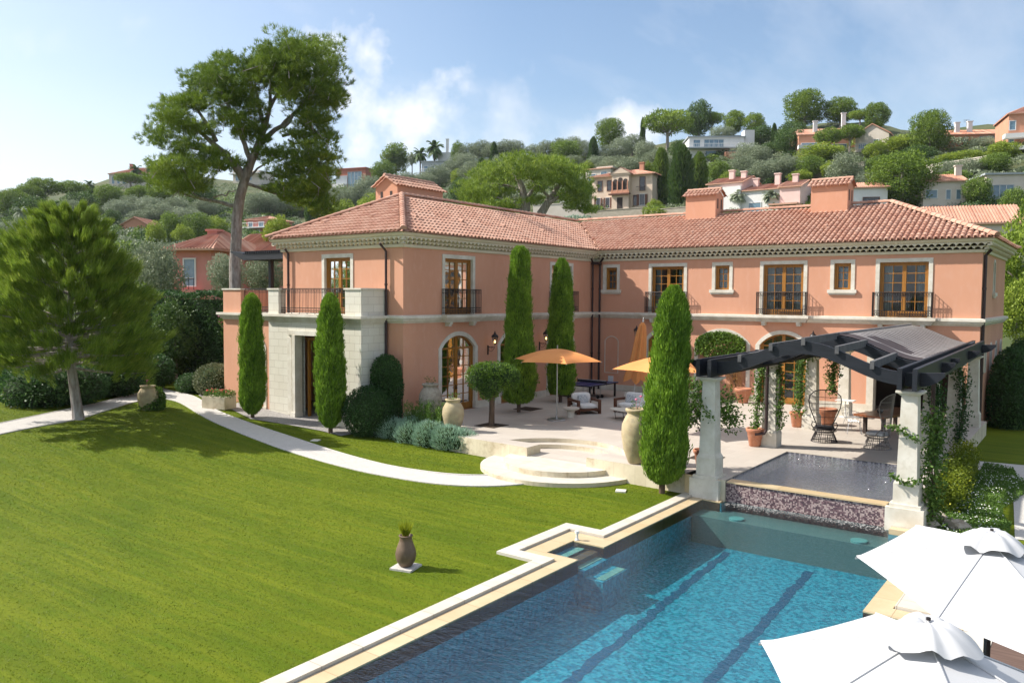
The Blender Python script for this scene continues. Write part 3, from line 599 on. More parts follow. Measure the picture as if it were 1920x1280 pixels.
for F,L,ops in ((FS,LR,S_dn),(FE,LB,E_dn)):
    ss=[0]+[v for o in ops for v in (o[0]-.03,o[1]+.03)]+[L]; ss=sorted(ss)
    for i in range(0,len(ss),2): 
        if ss[i+1]-ss[i]>.05: b=MB(); fbox(b,F,ss[i],ss[i+1],-.02,.32,-.01,.045); b.build('plinth',M['stone'],villa)
# balconies
def scroll(b,F,s,t,d,r): b.tube([F(s+r*math.cos(a),t+r*math.sin(a),d) for a in [2*pi*i/9 for i in range(10)]],.009,4,False)
def railing(b,F,s0,s1,z0,z1,d,ends=True,step=.105,d_in=0.04):
    for z in (z1,z1-.17,z0+.28,z0+.06): b.tube([F(s0,z,d),F(s1,z,d)],.018 if z==z1 else .01,5)
    n=max(2,int(round((s1-s0)/step)))
    for i in range(n+1):
        s=s0+(s1-s0)*i/n; b.tube([F(s,z0+(0 if i%5==0 else .06),d),F(s,z1,d)],.016 if i%5==0 or i==n else .0085,5)
        if i<n:
            m_=s+(s1-s0)/n/2; scroll(b,F,m_,z1-.085,d,.045); scroll(b,F,m_,z0+.11,d,.045); scroll(b,F,m_,z0+.215,d,.05)
    if ends:
        for s in (s0,s1):
            for z in (z1,z1-.17,z0+.28,z0+.06): b.tube([F(s,z,d_in),F(s,z,d)],.018 if z==z1 else .01,5)
            for k in range(4): dd=d_in+(d-d_in)*k/4; b.tube([F(s,z0,dd),F(s,z1,dd)],.01,5)
def balcony(F,s0,s1):
    p=link('balcony',None,villa); b=MB(); c=.33
    for e,z0,z1,dp in ((0,4.02,4.10,.30),(.06,4.10,4.17,.38),(.13,4.17,4.23,.44),(.18,4.225,4.345,.5)):
        fbox(b,F,s0-e,s1+e,z0,z1,.0,dp)
    for s in (s0+.35,s1-.35): fbox(b,F,s-.09,s+.09,3.84,4.02,0,.24); fbox(b,F,s-.09,s+.09,3.93,4.02,.24,.3)
    b.build('slab',M['stone'],p); b=MB(); railing(b,F,s0+.02,s1-.02,4.38,5.47,.36); b.build('railing',M['iron'],p)
for o in (S_up[1],S_up[3],S_up[5]): balcony(FS,o[0]-.05,o[1]+.05)
for o in (E_up[0],E_up[2]): balcony(FE,o[0]-.05,o[1]+.05)
# downpipes
def pipe(pts,r=.055):
    b=MB(); b.tube(pts,r,8); z=pts[-1][2]
    b.tube([(pts[-1][0],pts[-1][1],2.0),(pts[-1][0],pts[-1][1],2.08)],r+.015,8); b.tube([(pts[1][0],pts[1][1],5.6),(pts[1][0],pts[1][1],5.68)],r+.015,8); return b.build('downpipe',M['pipe'],villa)
pipe([(.13,-.62,7.35),(.13,-.42,7.1),(.13,-.42,0)]); pipe([(.62,-.13,7.35),(.42,-.13,7.1),(.42,-.13,0)],.06)
b=MB(); b.box((.07,-.5,7.0),(.5,-.07,7.12)); b.build('rain_hopper',M['pipe'],villa)
pipe([(-.95,-LB-.42,7.34),(-.88,-LB-.12,7.02),(-.88,-LB-.12,-.6)]); pipe([(-7.3,-LB-.3,7.3),(-7.3,-LB-.12,7.1),(-7.3,-LB-.12,4.3)]); pipe([(LR+.3,.1,7.3),(LR+.09,.12,7.05),(LR+.09,.12,-.6)],.07)
# wall lanterns
def lantern(F,s,z,arm,side=1):
    p=link('wall_lantern',None,villa); b=MB(); fbox(b,F,s-.035,s+.035,z-.42,z+.02,0,.03)
    b.tube([F(s,z-.05,.03),F(s,z-.05,arm)],.013,5); P=[F(s,z-.06-.13*math.sin(pi*t)-.12*(1-t),.03+arm*.9*t) for t in [i/10 for i in range(11)]]; b.tube(P,.01,5)
    for q in (.25,.6): b.tube([F(s,z-.12+.05*math.sin(a),arm*q+.05*math.cos(a)) for a in [2*pi*i/10 for i in range(9)]],.008,4)
    C=F(s,z,arm); b.tube([C,(C[0],C[1],C[2]+.1)],.012,5); b.lathe((C[0],C[1],C[2]+.08),[(.03,0),(.085,.02),(.085,.035)],6)
    for k in range(6):
        a=2*pi*k/6; b.tube([(C[0]+.08*math.cos(a),C[1]+.08*math.sin(a),C[2]+.1),(C[0]+.15*math.cos(a),C[1]+.15*math.sin(a),C[2]+.42)],.009,4)
    b.lathe((C[0],C[1],C[2]+.42),[(.165,0),(.17,.02),(.13,.1),(.06,.15),(.05,.2),(.02,.22),(.03,.25),(0,.3)],12); b.build('bracket',M['iron'],p)
    g=MB(); g.lathe((C[0],C[1],C[2]+.1),[(.075,0),(.143,.32)],6); g.build('glass',M['glass'],p)
    g=MB(); g.lathe((C[0],C[1],C[2]+.14),[(.012,0),(.03,.05),(.024,.1),(0,.15)],8); g.build('flame',mat('lantern_flame',(1,.6,.2),emit=(1,.55,.18,9)),p)
for y in (9.72,5.45): lantern(FE,y,2.85,.42)
lantern(FS,2.93,2.95,.42); lantern(FS,12.25,2.95,.35)
# ---------------------------------------------------------------- roof
EZ,EO=7.78,.52; PL,PB=.485,.43; RX=-LW/2; YR=DD/2
def tiles(b,o,u,v,amax,bmax,keep,pw=.25,pl=.36,slope=.45,seed=1):
    "clay tiles: o eave origin, u along the eave, v horizontal upslope; rows of overlapping half-round covers"
    rr=random.Random(seed); o=Vector(o);u=Vector(u);v=Vector(v); sl=Vector((v.x,v.y,slope)); k=math.sqrt(1+slope*slope); sl/=k; nrm=u.cross(sl); 
    if nrm.z<0: nrm=-nrm
    step=pl/k; na=int(amax/pw)+2; nb=int(bmax/step)+2; S=5
    for j in range(nb):
        for i in range(na):
            a=i*pw; bb=j*step
            if not (keep(a,bb+.02) and keep(a,bb+step*.75)): continue
            base=o+u*a+v*bb+Vector((0,0,slope*bb)); r0=.098+rr.uniform(-.004,.004); r1=.08; dj=rr.uniform(-.008,.008); vs=[]
            for r,dz,l in ((r0,.035+rr.uniform(0,.008),-.03),(r1,.01,pl+.03)):
                for q in range(S+1): an=pi*q/S; vs.append(base+sl*l+u*(math.cos(an)*r+dj)+nrm*(math.sin(an)*r*.92+dz))
            for q in range(S+1): an=pi*q/S; vs.append(base+sl*-.03+u*(math.cos(an)*(r0-.018)+dj)+nrm*(math.sin(an)*(r0-.018)*.92+.03))
            fs=[(q,q+1,S+2+q,S+1+q) for q in range(S)]+[(q,2*S+2+q,2*S+3+q,q+1) for q in range(S)]
            b.add(vs,fs)
roof=link('roof',None,villa)
Y0=-LB-EO; X0L=-LW-EO; XRt=LR+EO; YT=DD+EO
ZL=EZ+PL*(LW/2+EO); ZB=EZ+PB*(YR+EO)
rise=LW/2+EO; apex=(RX,Y0+rise,ZL); riseB=YR+EO; rend=(XRt-riseB,YR,ZB)
b=MB(); 
vy=-EO+ (ZL-EZ)/PB
b.quad((X0L,Y0,EZ),(EO,Y0,EZ),apex); b.quad((EO,Y0,EZ),(EO,-EO,EZ),(RX,vy,ZL),apex); b.quad((X0L,Y0,EZ),apex,(RX,YR,ZL),(RX-0.0,YT,ZL*.0+EZ),(X0L,YT,EZ)) if False else b.quad((X0L,Y0,EZ),apex,(RX,YR,ZL),(X0L,YR,EZ))
b.quad((EO,-EO,EZ),(XRt,-EO,EZ),rend,(RX,YR,ZB),(RX,vy,ZL)); b.quad((XRt,-EO,EZ),(XRt,YT,EZ),rend); b.quad((X0L,YT,EZ),(XRt,YT,EZ),rend,(RX,YR,ZB)); b.quad((X0L,YR,EZ),(RX,YR,ZB),(X0L,YT,EZ))
b.quad(*[(x,y,EZ-.02) for x,y in offs(EO)]) ; b.build('underlay',M['tile'],roof)
b=MB()
tiles(b,(X0L,Y0,EZ),(1,0,0),(0,1,0),2*rise,rise,lambda a,q:q<min(a,2*rise-a)-.02,slope=PL,seed=2)
tiles(b,(EO,Y0,EZ),(0,1,0),(-1,0,0),40,rise,lambda a,q:q<a-.02 and q<rise-.03 and a<(-EO-Y0)+q*PL/PB-.02,slope=PL,seed=3)
tiles(b,(X0L,Y0,EZ),(0,1,0),(1,0,0),YR-Y0,rise,lambda a,q:q<a and q<rise,slope=PL,seed=4)
tiles(b,(RX,-EO,EZ),(1,0,0),(0,1,0),XRt-RX,riseB,lambda a,q:(RX+a)>EO-q*PB/PL+.02 and q<riseB-.03 and (XRt-RX-a)>q+.02 ,slope=PB,seed=5)
tiles(b,(XRt,-EO,EZ),(0,1,0),(-1,0,0),YT+EO,riseB,lambda a,q:q<min(a,YT+EO-a),slope=PB,seed=6)
b.build('tiles',M['tile'],roof)
def ridge(b,p,q,r=.125,step=.36):
    p=Vector(p);q=Vector(q);L=(q-p).length;d=(q-p)/L;u=d.cross(Vector((0,0,1))).normalized();n=u.cross(d); N=int(L/step)
    if n.z<0:n=-n
    for k in range(N):
        vs=[]
        for l,rr_ in ((k*L/N-.03,r*1.08),((k+1)*L/N+.02,r*.9)):
            for s in range(7): an=pi*s/6; vs.append(p+d*l+u*math.cos(an)*rr_+n*(math.sin(an)*rr_+.045))
        b.add(vs,[(s,s+1,s+8,s+7) for s in range(6)]+[(0,6,5,4,3,2,1)])
b=MB(); ridge(b,(X0L,Y0,EZ+.03),(apex[0],apex[1],apex[2]+.03)); ridge(b,(EO,Y0,EZ+.03),(apex[0],apex[1],apex[2]+.03),.15); ridge(b,(apex[0],apex[1],ZL+.03),(RX,YR,ZL+.03)); ridge(b,(RX,YR,ZB+.03),(rend[0],rend[1],ZB+.03)); ridge(b,(XRt,-EO,EZ+.03),(rend[0],rend[1],ZB+.03),.14); ridge(b,(XRt,YT,EZ+.03),(rend[0],rend[1],ZB+.03))
b.build('ridge_tiles',M['tile'],roof)
b=MB()
for x,y,dx,dy,P_,z_ in [(EO-1.55,-13.6,-1,0,PL,0),(EO-1.7,-10.3,-1,0,PL,0),(EO-1.8,-6.9,-1,0,PL,0),(EO-1.8,-3.4,-1,0,PL,0)]:
    z=EZ+PL*(EO-x)+.05; b=MB(); b.tube([(x+.12,y,z+.02),(x-.25,y,z+.12)],.085,8); b.build('vent_tile',M['tile'],roof)
for x,y in [(-5.9,Y0+1.4),(-3.1,Y0+1.75)]: z=EZ+PL*(y-Y0)+.05; b=MB(); b.tube([(x,y-.12,z+.02),(x,y+.25,z+.12)],.085,8); b.build('vent_tile',M['tile'],roof)
for x in (1.6,5.2,8.6,12.2,15.9): y=-EO+1.9; z=EZ+PB*1.9+.05; b=MB(); b.tube([(x,y-.12,z+.02),(x,y+.25,z+.12)],.085,8); b.build('vent_tile',M['tile'],roof)
def chimney(x0,x1,y0,y1,z0,z1,along,slots,lab=None):
    p=link('chimney',None,villa); b=MB(); b.box((x0,y0,z0),(x1,y1,z1))
    if along=='x':   # gable roof, ridge along x
        ym=(y0+y1)/2; zr=z1+.33
        b.prism([(y0,z1),(y1,z1),(ym,zr-.05)],x0,x1,F=lambda a,c,d:(d,a,c))
    else:
        xm=(x0+x1)/2; zr=z1+.45; b.prism([(x0,z1),(x1,z1),(xm,zr-.05)],y0,y1,F=lambda a,c,d:(a,d,c))
    b.build('stack',M['stucco'],p)
    b=MB(); e=.1
    if along=='x':
        hw=(y1-y0)/2+e; sl=.33/((y1-y0)/2); tiles(b,(x0-e,y0-e,z1-e*sl+.02),(1,0,0),(0,1,0),x1-x0+2*e,hw,lambda a,q:a<x1-x0+2*e and q<hw,slope=sl,seed=7,pw=.22); tiles(b,(x0-e,y1+e,z1-e*sl+.02),(1,0,0),(0,-1,0),x1-x0+2*e,hw,lambda a,q:a<x1-x0+2*e and q<hw,slope=sl,seed=8,pw=.22); ridge(b,(x0-e,(y0+y1)/2,z1+.35),(x1+e,(y0+y1)/2,z1+.35),.11,.3)
    else:
        hw=(x1-x0)/2+e; sl=.45/((x1-x0)/2); tiles(b,(x0-e,y0-e,z1-e*sl+.02),(0,1,0),(1,0,0),y1-y0+2*e,hw,lambda a,q:a<y1-y0+2*e and q<hw,slope=sl,seed=9,pw=.22); tiles(b,(x1+e,y0-e,z1-e*sl+.02),(0,1,0),(-1,0,0),y1-y0+2*e,hw,lambda a,q:a<y1-y0+2*e and q<hw,slope=sl,seed=10,pw=.22); ridge(b,((x0+x1)/2,y0-e,z1+.48),((x0+x1)/2,y1+e,z1+.48),.11,.3)
    b.build('chimney_tiles',M['tile'],p)
    for q in slots: b=MB(); b.box(*q); b.build('flue_slot',M['dark'],p)
chimney(3.78,5.57,3.7,4.85,9.2,10.93,'x',[((5.56,3.95,10.2),(5.575,4.1,10.75)),((5.56,4.45,10.2),(5.575,4.6,10.75))])
chimney(10.78,12.6,3.7,4.85,9.2,10.96,'x',[((12.59,3.95,10.2),(12.605,4.1,10.75)),((12.59,4.45,10.2),(12.605,4.6,10.75))])
chimney(-6.1,-4.6,-11.07,-7.75,8.2,10.55,'y',[((-5.75,-11.085,9.75),(-5.6,-11.06,10.3)),((-5.1,-11.085,9.75),(-4.95,-11.06,10.3))])
# ---------------------------------------------------------------- entrance porch and west terrace
PY=-16.84; x0p,x1p=-7.0,-.95
porch=link('porch',None,villa)
FP=lambda s,t,d:(x1p-s,PY-d,t)   # s runs to the left from the right corner
b=MB(); W_=x1p-x0p; op=(2.0,4.1,-.3,3.42,3.42); wall(b,FP,W_,-.6,4.02,[op],th=.45)
b.quad((x1p,PY,-.6),(x1p,-LB,-.6),(x1p,-LB,4.02),(x1p,PY,4.02)); b.quad((x1p-.45,PY+.45,-.6),(x1p-.45,-LB,-.6),(x1p-.45,-LB,4.02),(x1p-.45,PY+.45,4.02))
b.quad((x0p,PY,-.6),(x0p,-LB,-.6),(x0p,-LB,4.02),(x0p,PY,4.02)); b.quad((x0p,PY,4.015),(x1p,PY,4.015),(x1p,-LB,4.015),(x0p,-LB,4.015)); b.build('stone_wall',M['block'],porch)
b=MB(); fbox(b,FP,1.45,4.65,3.42,3.62,0,.06); fbox(b,FP,4.1,4.3,-.3,3.42,-.3,.1); fbox(b,FP,1.8,2.0,-.3,3.42,-.3,.1); fbox(b,FP,4.05,4.38,-.3,.02,-.3,.16); fbox(b,FP,4.42,4.7,-.1,3.3,.0,.03); fbox(b,FP,1.72,2.05,-.3,.02,-.3,.16); fbox(b,FP,1.3,4.9,-.6,-.3,-.6,.55); b.build('portal_trim',M['stone'],porch)
b=MB(); fbox(b,FP,.5,5.6,-.25,-.2,-6.8,-.45); b.build('porch_floor',M['terrace'],porch)
b=MB(); fbox(b,FP,3.9,3.98,-.2,3.3,-.62,-.5); fbox(b,FP,2.0,2.12,-.2,3.3,-.62,-.5); fbox(b,FP,2.0,4.1,3.2,3.3,-.62,-.5); b.build('door_frame',M['wood'],porch)
b=MB(); fbox(b,FP,2.5,3.2,.5,.56,-1.9,-1.5); b.lathe(FP(2.85,.56,-1.7),[(.12,0),(.14,.05),(.05,.2),(.05,.5)],12); b.lathe(FP(2.85,1.05,-1.7),[(.28,0),(.28,.45)],16); fbox(b,FP,2.55,2.6,-.2,.5,-1.85,-1.8); fbox(b,FP,3.1,3.15,-.2,.5,-1.85,-1.8); b.build('lamp_table',M['dark'],porch)
# pink block to the left with the roof terrace
b=MB(); FL=lambda s,t,d:(x0p-s,PY+.12-d,t); LL=3.65; oL=(.35,1.7,-.25,2.75,3.3); wall(b,FL,LL,-.6,4.1,[oL],th=.3); b.quad((x0p-LL,PY+.12,-.6),(x0p-LL,-12,-.6),(x0p-LL,-12,4.1),(x0p-LL,PY+.12,4.1)); b.quad((x0p-LL,PY+.12,4.1),(x0p,PY+.12,4.1),(x0p,-LB,4.1),(-LW,-LB,4.1),(-LW,-12,4.1),(x0p-LL,-12,4.1)); b.quad((x0p-LL,-12,-.6),(-LW,-12,-.6),(-LW,-12,4.1),(x0p-LL,-12,4.1)); b.build('side_wing_wall',M['stucco'],villa)
p=link('arched_door',None,villa); surround(FL,oL,.2,p,base=.3); casement(FL,oL,.2,p,rows=6,cols=2,curtain=False)
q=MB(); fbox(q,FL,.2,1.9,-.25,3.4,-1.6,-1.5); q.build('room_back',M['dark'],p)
b=MB()
def mould(b,x0,x1,y0,y1,L=True,Rr=True):
    for e,z0,z1 in ((.04,4.0,4.06),(.1,4.06,4.14),(.16,4.14,4.22),(.24,4.22,4.33)):
        b.box((x0-(e if L else 0),y0-e,z0),(x1+(e if Rr else 0),y1,z1))
mould(b,x0p,x1p,PY,-LB-.2); mould(b,x0p-LL,x0p-.245,PY+.12,-12,Rr=False); b.build('porch_cornice',M['stone'],porch)
b=MB()
for s0,s1 in ((0,1.0),(x1p+5.42,x1p+6.28)): pass
b.box((x1p-.95,PY,4.33),(x1p,PY+.4,5.40)); b.box((x1p-.4,PY+.4,4.33),(x1p,-LB-.02,5.40)); b.build('parapet_block',M['block'],porch); b=MB(); b.box((-7.0,PY,4.33),(-6.28,PY+.4,5.40)); b.build('parapet_block',M['block'],porch)
b=MB(); b.box((x1p-1.0,PY-.05,5.40),(x1p+.05,PY+.45,5.47)); b.box((x1p-.45,PY+.45,5.40),(x1p+.05,-LB-.02,5.468)); b.box((-7.05,PY-.05,5.40),(-6.2,PY+.45,5.47)); b.box((-10.7,PY+.07,5.40),(-9.2,PY+.5,5.47)); b.build('parapet_cap',M['stone'],porch)
b=MB(); b.box((-10.65,PY+.12,4.33),(-9.25,PY+.45,5.40)); b.box((-10.65,PY+.45,4.33),(-10.25,-12.2,5.40)); b.build('parapet',M['stucco'],villa)
b=MB(); railing(b,FP,.95,x1p+6.28,4.34,5.45,-.15,ends=False); b.build('terrace_railing',M['iron'],villa)
FP2=lambda s,t,d:(-s,PY+.12-d,t); b=MB(); railing(b,FP2,7.02,9.22,4.34,5.45,-.2,ends=False); b.build('terrace_railing',M['iron'],villa)
# dark steel awning beam at the west end
b=MB(); b.box((-12.5,-14.3,6.95),(-7.85,-12.2,7.25)); 
for i in range(30): x=-12.3+i*.15; b.box((x,-14.35,7.25),(x+.05,-12.2,7.4))
b.prism([(-12.5,6.95),(-12.5,7.3),(-13.6,7.45),(-13.6,7.38)],-14.3,-12.2,F=lambda a,c,d:(a,d,c)); b.box((-11.9,-13.2,4.1),(-11.7,-13,6.95)); b.build('awning_frame',M['beam'],villa)
def promote(root):
    for e in [c for c in root.children if c.type=='EMPTY']:
        ch=list(e.children)
        if not ch: bpy.data.objects.remove(e); continue
        nm=e.name.split('.')[0]; h=ch[0]; bpy.data.objects.remove(e); h.name=nm; h.parent=root
        for c in ch[1:]: c.parent=h
promote(villa)
# ---------------------------------------------------------------- pergola
perg=thing('pergola','charcoal timber pergola with wavy beams on white stone pillars beside the pool','pergola',(0,0,0))
lx=lambda y:14.32-.2*min(1,max(0,(y+17.4)/5.8)); rx=lambda y:19.57-.45*min(1,max(0,(y+17.4)/5.8))
PYS=(-17.42,-11.6,-6.8,-1.9)
def pillar(x,y,z0,tall=2.88,big=1.0):
    p=link('pillar',None,perg); b=MB(); g=.31*big; h=.205; k=.42; f=.8 if z0>-.1 else .8
    if z0<-.1: b.box((x-k-.02,y-g-.1,z0),(x+k+.02,y+g+.1,-.03)); b.box((x-g-.05,y-g-.05,-.03),(x+g+.05,y+g+.05,.06))
    zb=.06 if z0<-.1 else 0
    b.box((x-g+.02,y-g+.02,zb),(x+g-.02,y+g-.02,zb+.5))
    def fr(a,c,za,zc): b.add([(x-a,y-a,za),(x+a,y-a,za),(x+a,y+a,za),(x-a,y+a,za),(x-c,y-c,zc),(x+c,y-c,zc),(x+c,y+c,zc),(x-c,y+c,zc)],[(0,1,5,4),(1,2,6,5),(2,3,7,6),(3,0,4,7),(4,5,6,7),(0,3,2,1)])
    fr(g-.02,h+.03,zb+.5,zb+.62); fr(h+.03,h-.02,zb+.62,tall-.12); fr(h,h+.07,tall-.12,tall-.05); fr(h+.1,h+.1,tall-.05,tall)
    b.build('shaft',M['stone'],p); return p
for y in PYS:
    pillar(lx(y),y,-.62 if y<-17 else 0); pillar(rx(y),y,-.62 if y<-17 else 0)
b=MB(); b.box((13.66,-17.66,-.62),(13.92,-16.95,-.0)); b.box((19.3,-18.15,-.9),(20.4,-17.85,-.5)); b.build('pillar_footing',M['wetcoping'],perg)
def wave(x,y):
    a,c=lx(y),rx(y); t=(x-a)/(c-a); z=3.33
    if 0<=t<=1: z+=.68*(.5-.5*math.cos(2*pi*t))**1.15
    elif t<0: z+=-.25*t
    else: z+=.25*(t-1)
    return z
def wbeam(y,dp=.34,th=.12,name='wavy_beam',over=.75):
    b=MB(); a,c=lx(y),rx(y); N=40; x0=a-over*.8; x1=c+over; pr=None
    for i in range(N+1):
        x=x0+(x1-x0)*i/N; z=wave(x,y); d=dp; e=min(x-x0,x1-x)
        if e<.5: d=dp*(.28+.72*math.sin(e/.5*pi/2)**.7)
        o=[(x,y-th/2,z-d),(x,y+th/2,z-d),(x,y+th/2,z),(x,y-th/2,z)]
        if pr: b.add(pr+o,[(0,4,5,1),(1,5,6,2),(3,2,6,7),(0,3,7,4)])
        else: b.add(o,[(0,1,2,3)])
        pr=o
    b.add(pr,[(3,2,1,0)]); return b.build(name,M['beam'],perg)
wbeam(-17.48); wbeam(-13.6); wbeam(-11.6); wbeam(-6.8); wbeam(-1.9)
ya,yb=-18.0,-.75
def sbeam(xf,z0=3.0,z1=3.5,y0=ya,y1=yb,th=.11,name='side_beam'):
    b=MB(); b.add([(xf(y0)-th/2,y0,z0),(xf(y0)+th/2,y0,z0),(xf(y1)+th/2,y1,z0),(xf(y1)-th/2,y1,z0),(xf(y0)-th/2,y0,z1),(xf(y0)+th/2,y0,z1),(xf(y1)+th/2,y1,z1),(xf(y1)-th/2,y1,z1)],[(0,3,2,1),(4,5,6,7),(0,1,5,4),(1,2,6,5),(2,3,7,6),(3,0,4,7)])
    return b.build(name,M['beam'],perg)
for dx in (-.17,.17): sbeam(lambda y:lx(y)+dx,2.92,3.42,y1=-1.2); sbeam(lambda y:rx(y)+dx,2.92,3.46)
for t in (.17,.335,.5,.665,.83):
    b=MB(); pts=[]
    for y in (-17.62,-13.3):
        x=lx(y)+(rx(y)-lx(y))*t; z=wave(x,y); pts.append((x,y,z))
    (x0,y0,z0),(x1,y1,z1)=pts; sl=0; b.add([(x0-.05,y0,z0-.1),(x0+.05,y0,z0-.1),(x1+.05,y1,z1-.1),(x1-.05,y1,z1-.1),(x0-.05,y0,z0+.1),(x0+.05,y0,z0+.1),(x1+.05,y1,z1+.1),(x1-.05,y1,z1+.1)],[(0,3,2,1),(4,5,6,7),(0,1,5,4),(1,2,6,5),(2,3,7,6),(3,0,4,7)]); b.build('rafter',M['beamtop'],perg)
# curved brown canopy with grey slats over the rear
b=MB(); N=44; ys=[-13.5,-9,-4.5,-1.3]
for y in ys:
    for i in range(N+1): x=lx(y)+.1+(rx(y)-lx(y)-.2)*i/N; b.v.append((x,y,wave(x,y)+.03))
for j in range(len(ys)-1):
    for i in range(N): a=j*(N+1)+i; b.f.append((a,a+1,a+N+2,a+N+1)); b.m.append(0)
b.build('canopy_sheet',M['canopy'],perg)
b=MB(); NS=21
for k in range(NS):
    y=-12.3+k*(10.9/NS); pr=None
    for i in range(N+1):
        t=.04+.92*i/N; x=lx(y)+(rx(y)-lx(y))*t; z=wave(x,y)+.04; o=[(x,y,z),(x,y+.24,z),(x,y+.24,z+.008),(x,y,z+.008)]
        if pr: b.add(pr+o,[(1,5,6,2),(3,2,6,7),(0,3,7,4)])
        pr=o
b.build('canopy_slats',M['slat'],perg)
for t in (0.02,.5,.98):
    b=MB(); pts=[]; 
    for y in (-13.4,-1.3): x=lx(y)+(rx(y)-lx(y))*t; pts.append((x,y,wave(x,y)+.08))
    b.tube(pts,.035,6); b.build('canopy_batten',M['slat'],perg)
# rainwater pipes on two pillars
b=MB(); x,y=lx(-11.6)-.02,-11.6-.42; b.tube([(x,y,3.2),(x,y,.62),(x-.05,y-.03,.5),(x-.32,y-.2,.46)],.055,10); b.tube([(x,y,1.5),(x,y,1.58)],.07,10); b.build('rain_pipe',M['pipe'],perg)
b=MB(); x,y=rx(-11.6)+.25,-12.9; b.tube([(x,y,3.2),(x,y,-.6)],.06,10); b.build('rain_pipe',M['pipe'],perg)
promote(perg)
# ---------------------------------------------------------------- jars, pots
JAR=[(.18,0),(.22,.03),(.36,.35),(.42,.7),(.40,.95),(.30,1.15),(.25,1.2),(.27,1.25),(.31,1.28),(.31,1.33),(.25,1.34),(.22,1.3),(.2,1.2)]
rng=np.random.default_rng(11)
def rot_quads(c,d,l,w,r,tri=False,fold=0):
    "leaf faces: centre c, pointing along d, length l, width w"
    n=len(c); d=d/np.maximum(1e-9,np.linalg.norm(d,axis=1))[:,None]; a=r.normal(size=(n,3)); s=np.cross(d,a); s/=np.maximum(1e-9,np.linalg.norm(s,axis=1))[:,None]
    l=np.broadcast_to(l,(n,))[:,None]; w=np.broadcast_to(w,(n,))[:,None]
    if tri: return np.stack([c-s*w/2,c+s*w/2,c+d*l],1)
    return np.stack([c-d*l/2,c+s*w/2,c+d*l/2,c-s*w/2],1)
def usph(n,r): v=r.normal(size=(n,3)); return v/np.linalg.norm(v,axis=1)[:,None]
def lobes(bl,dens,r,shell=(.72,1.08)):
    "points over the skins of ellipsoids (x,y,z,rx,ry,rz): positions and outward directions"
    P=[];D=[]
    for x,y,z,a,b_,c in bl:
        n=max(8,int(dens*4*pi*((a*b_)**1.6/3+(a*c)**1.6/3+(b_*c)**1.6/3)**(1/1.6))); u=usph(n,r); s=r.uniform(*shell,n)[:,None]; P.append(np.array([x,y,z])+u*s*np.array([a,b_,c])); D.append(u)
    return np.concatenate(P),np.concatenate(D)
M['lf_gen']=leafmat('leaf_green',(.035,.075,.012),(.10,.17,.03),(.2,.26,.07))
M['lf_dark']=leafmat('leaf_dark_green',(.015,.04,.012),(.045,.095,.025),(.10,.16,.05))
M['lf_topi']=leafmat('leaf_orange_tree',(.03,.07,.01),(.10,.17,.02),(.24,.30,.05),trans=.3)
M['lf_cyp']=leafmat('cypress_scale',(.05,.10,.010),(.15,.24,.022),(.25,.36,.05),trans=.3,nscale=1.6,g=1.7)
M['lf_pine']=leafmat('pine_needles_bright',(.06,.11,.012),(.20,.26,.035),(.30,.33,.07),trans=.35,nscale=1.5)
M['lf_pine2']=leafmat('pine_needles',(.045,.085,.012),(.15,.21,.022),(.25,.30,.045),trans=.3,nscale=.5)
M['lf_olive']=leafmat('olive_leaf',(.09,.115,.065),(.21,.24,.155),(.34,.37,.27),trans=.25)
M['lf_lav']=leafmat('lavender_leaf',(.12,.20,.13),(.27,.38,.29),(.42,.52,.42),trans=.25)
M['lf_yel']=leafmat('golden_leaf',(.05,.08,.008),(.15,.18,.012),(.38,.36,.03),trans=.4)
M['lf_var']=leafmat('variegated_leaf',(.05,.07,.025),(.14,.15,.08),(.42,.40,.28),trans=.2)
M['lf_red']=leafmat('reddish_leaf',(.16,.06,.02),(.28,.16,.05),(.35,.28,.08),trans=.3)
M['fl_pink']=mat('pink_petals',(.75,.25,.38),(.6,.1,.2),rough=.6)
M['fl_red']=mat('red_petals',(.6,.04,.04),rough=.6); M['fl_mag']=leafmat('magenta_bracts',(.3,.02,.16),(.55,.05,.36),(.7,.12,.5),trans=.3); M['fl_white']=mat('white_petals',(.8,.8,.72),rough=.6)
def sprout(cx,cy,z,rad,h,n,m,parent,name='plant',lw=.035,ll=.09,r=rng,stems=True):
    k=int(n); a=r.uniform(0,2*pi,k); q=np.sqrt(r.uniform(0,1,k))*rad; t=r.uniform(0,1,k); P=np.c_[cx+np.cos(a)*q*(.4+.6*t),cy+np.sin(a)*q*(.4+.6*t),z+t*h]; D=np.c_[np.cos(a)*.7,np.sin(a)*.7,r.uniform(.1,1,k)]
    return leafobj(name,rot_quads(P,D,ll,lw,r),m,parent)
def jar(label,px,py,z,hgt,m,plant=None,group=None,cat='jar',prof=JAR,wide=1,loc=None,flower=None):
    p=loc if loc is not None else G(px,py,z); t=thing('clay_jar',label,cat,(p[0],p[1],z)); s=hgt/1.34; b=MB(); b.lathe((0,0,0),[(r_*s*wide,q*s) for r_,q in prof],28); b.build('vessel',m,t,smooth=True)
    b=MB(); b.lathe((0,0,hgt*.93),[(.23*s*wide,0),(0,.01)],16); b.build('soil',M['soil'],t)
    if plant: sprout(0,0,hgt*.93,.26*s*wide,plant[0],plant[1],plant[2],t)
    if flower: 
        b=MB()
        for q in range(flower): x,y,zz=rng.uniform(-.12,.12),rng.uniform(-.12,.12),hgt+rng.uniform(.15,.38); b.tube([(x*.4,y*.4,hgt*.95),(x,y,zz)],.006,4); b.lathe((x,y,zz),[(.0,-.03),(.05,0),(.03,.03),(0,.02)],7)
        b.build('flower',M['fl_pink'],t)
    return t
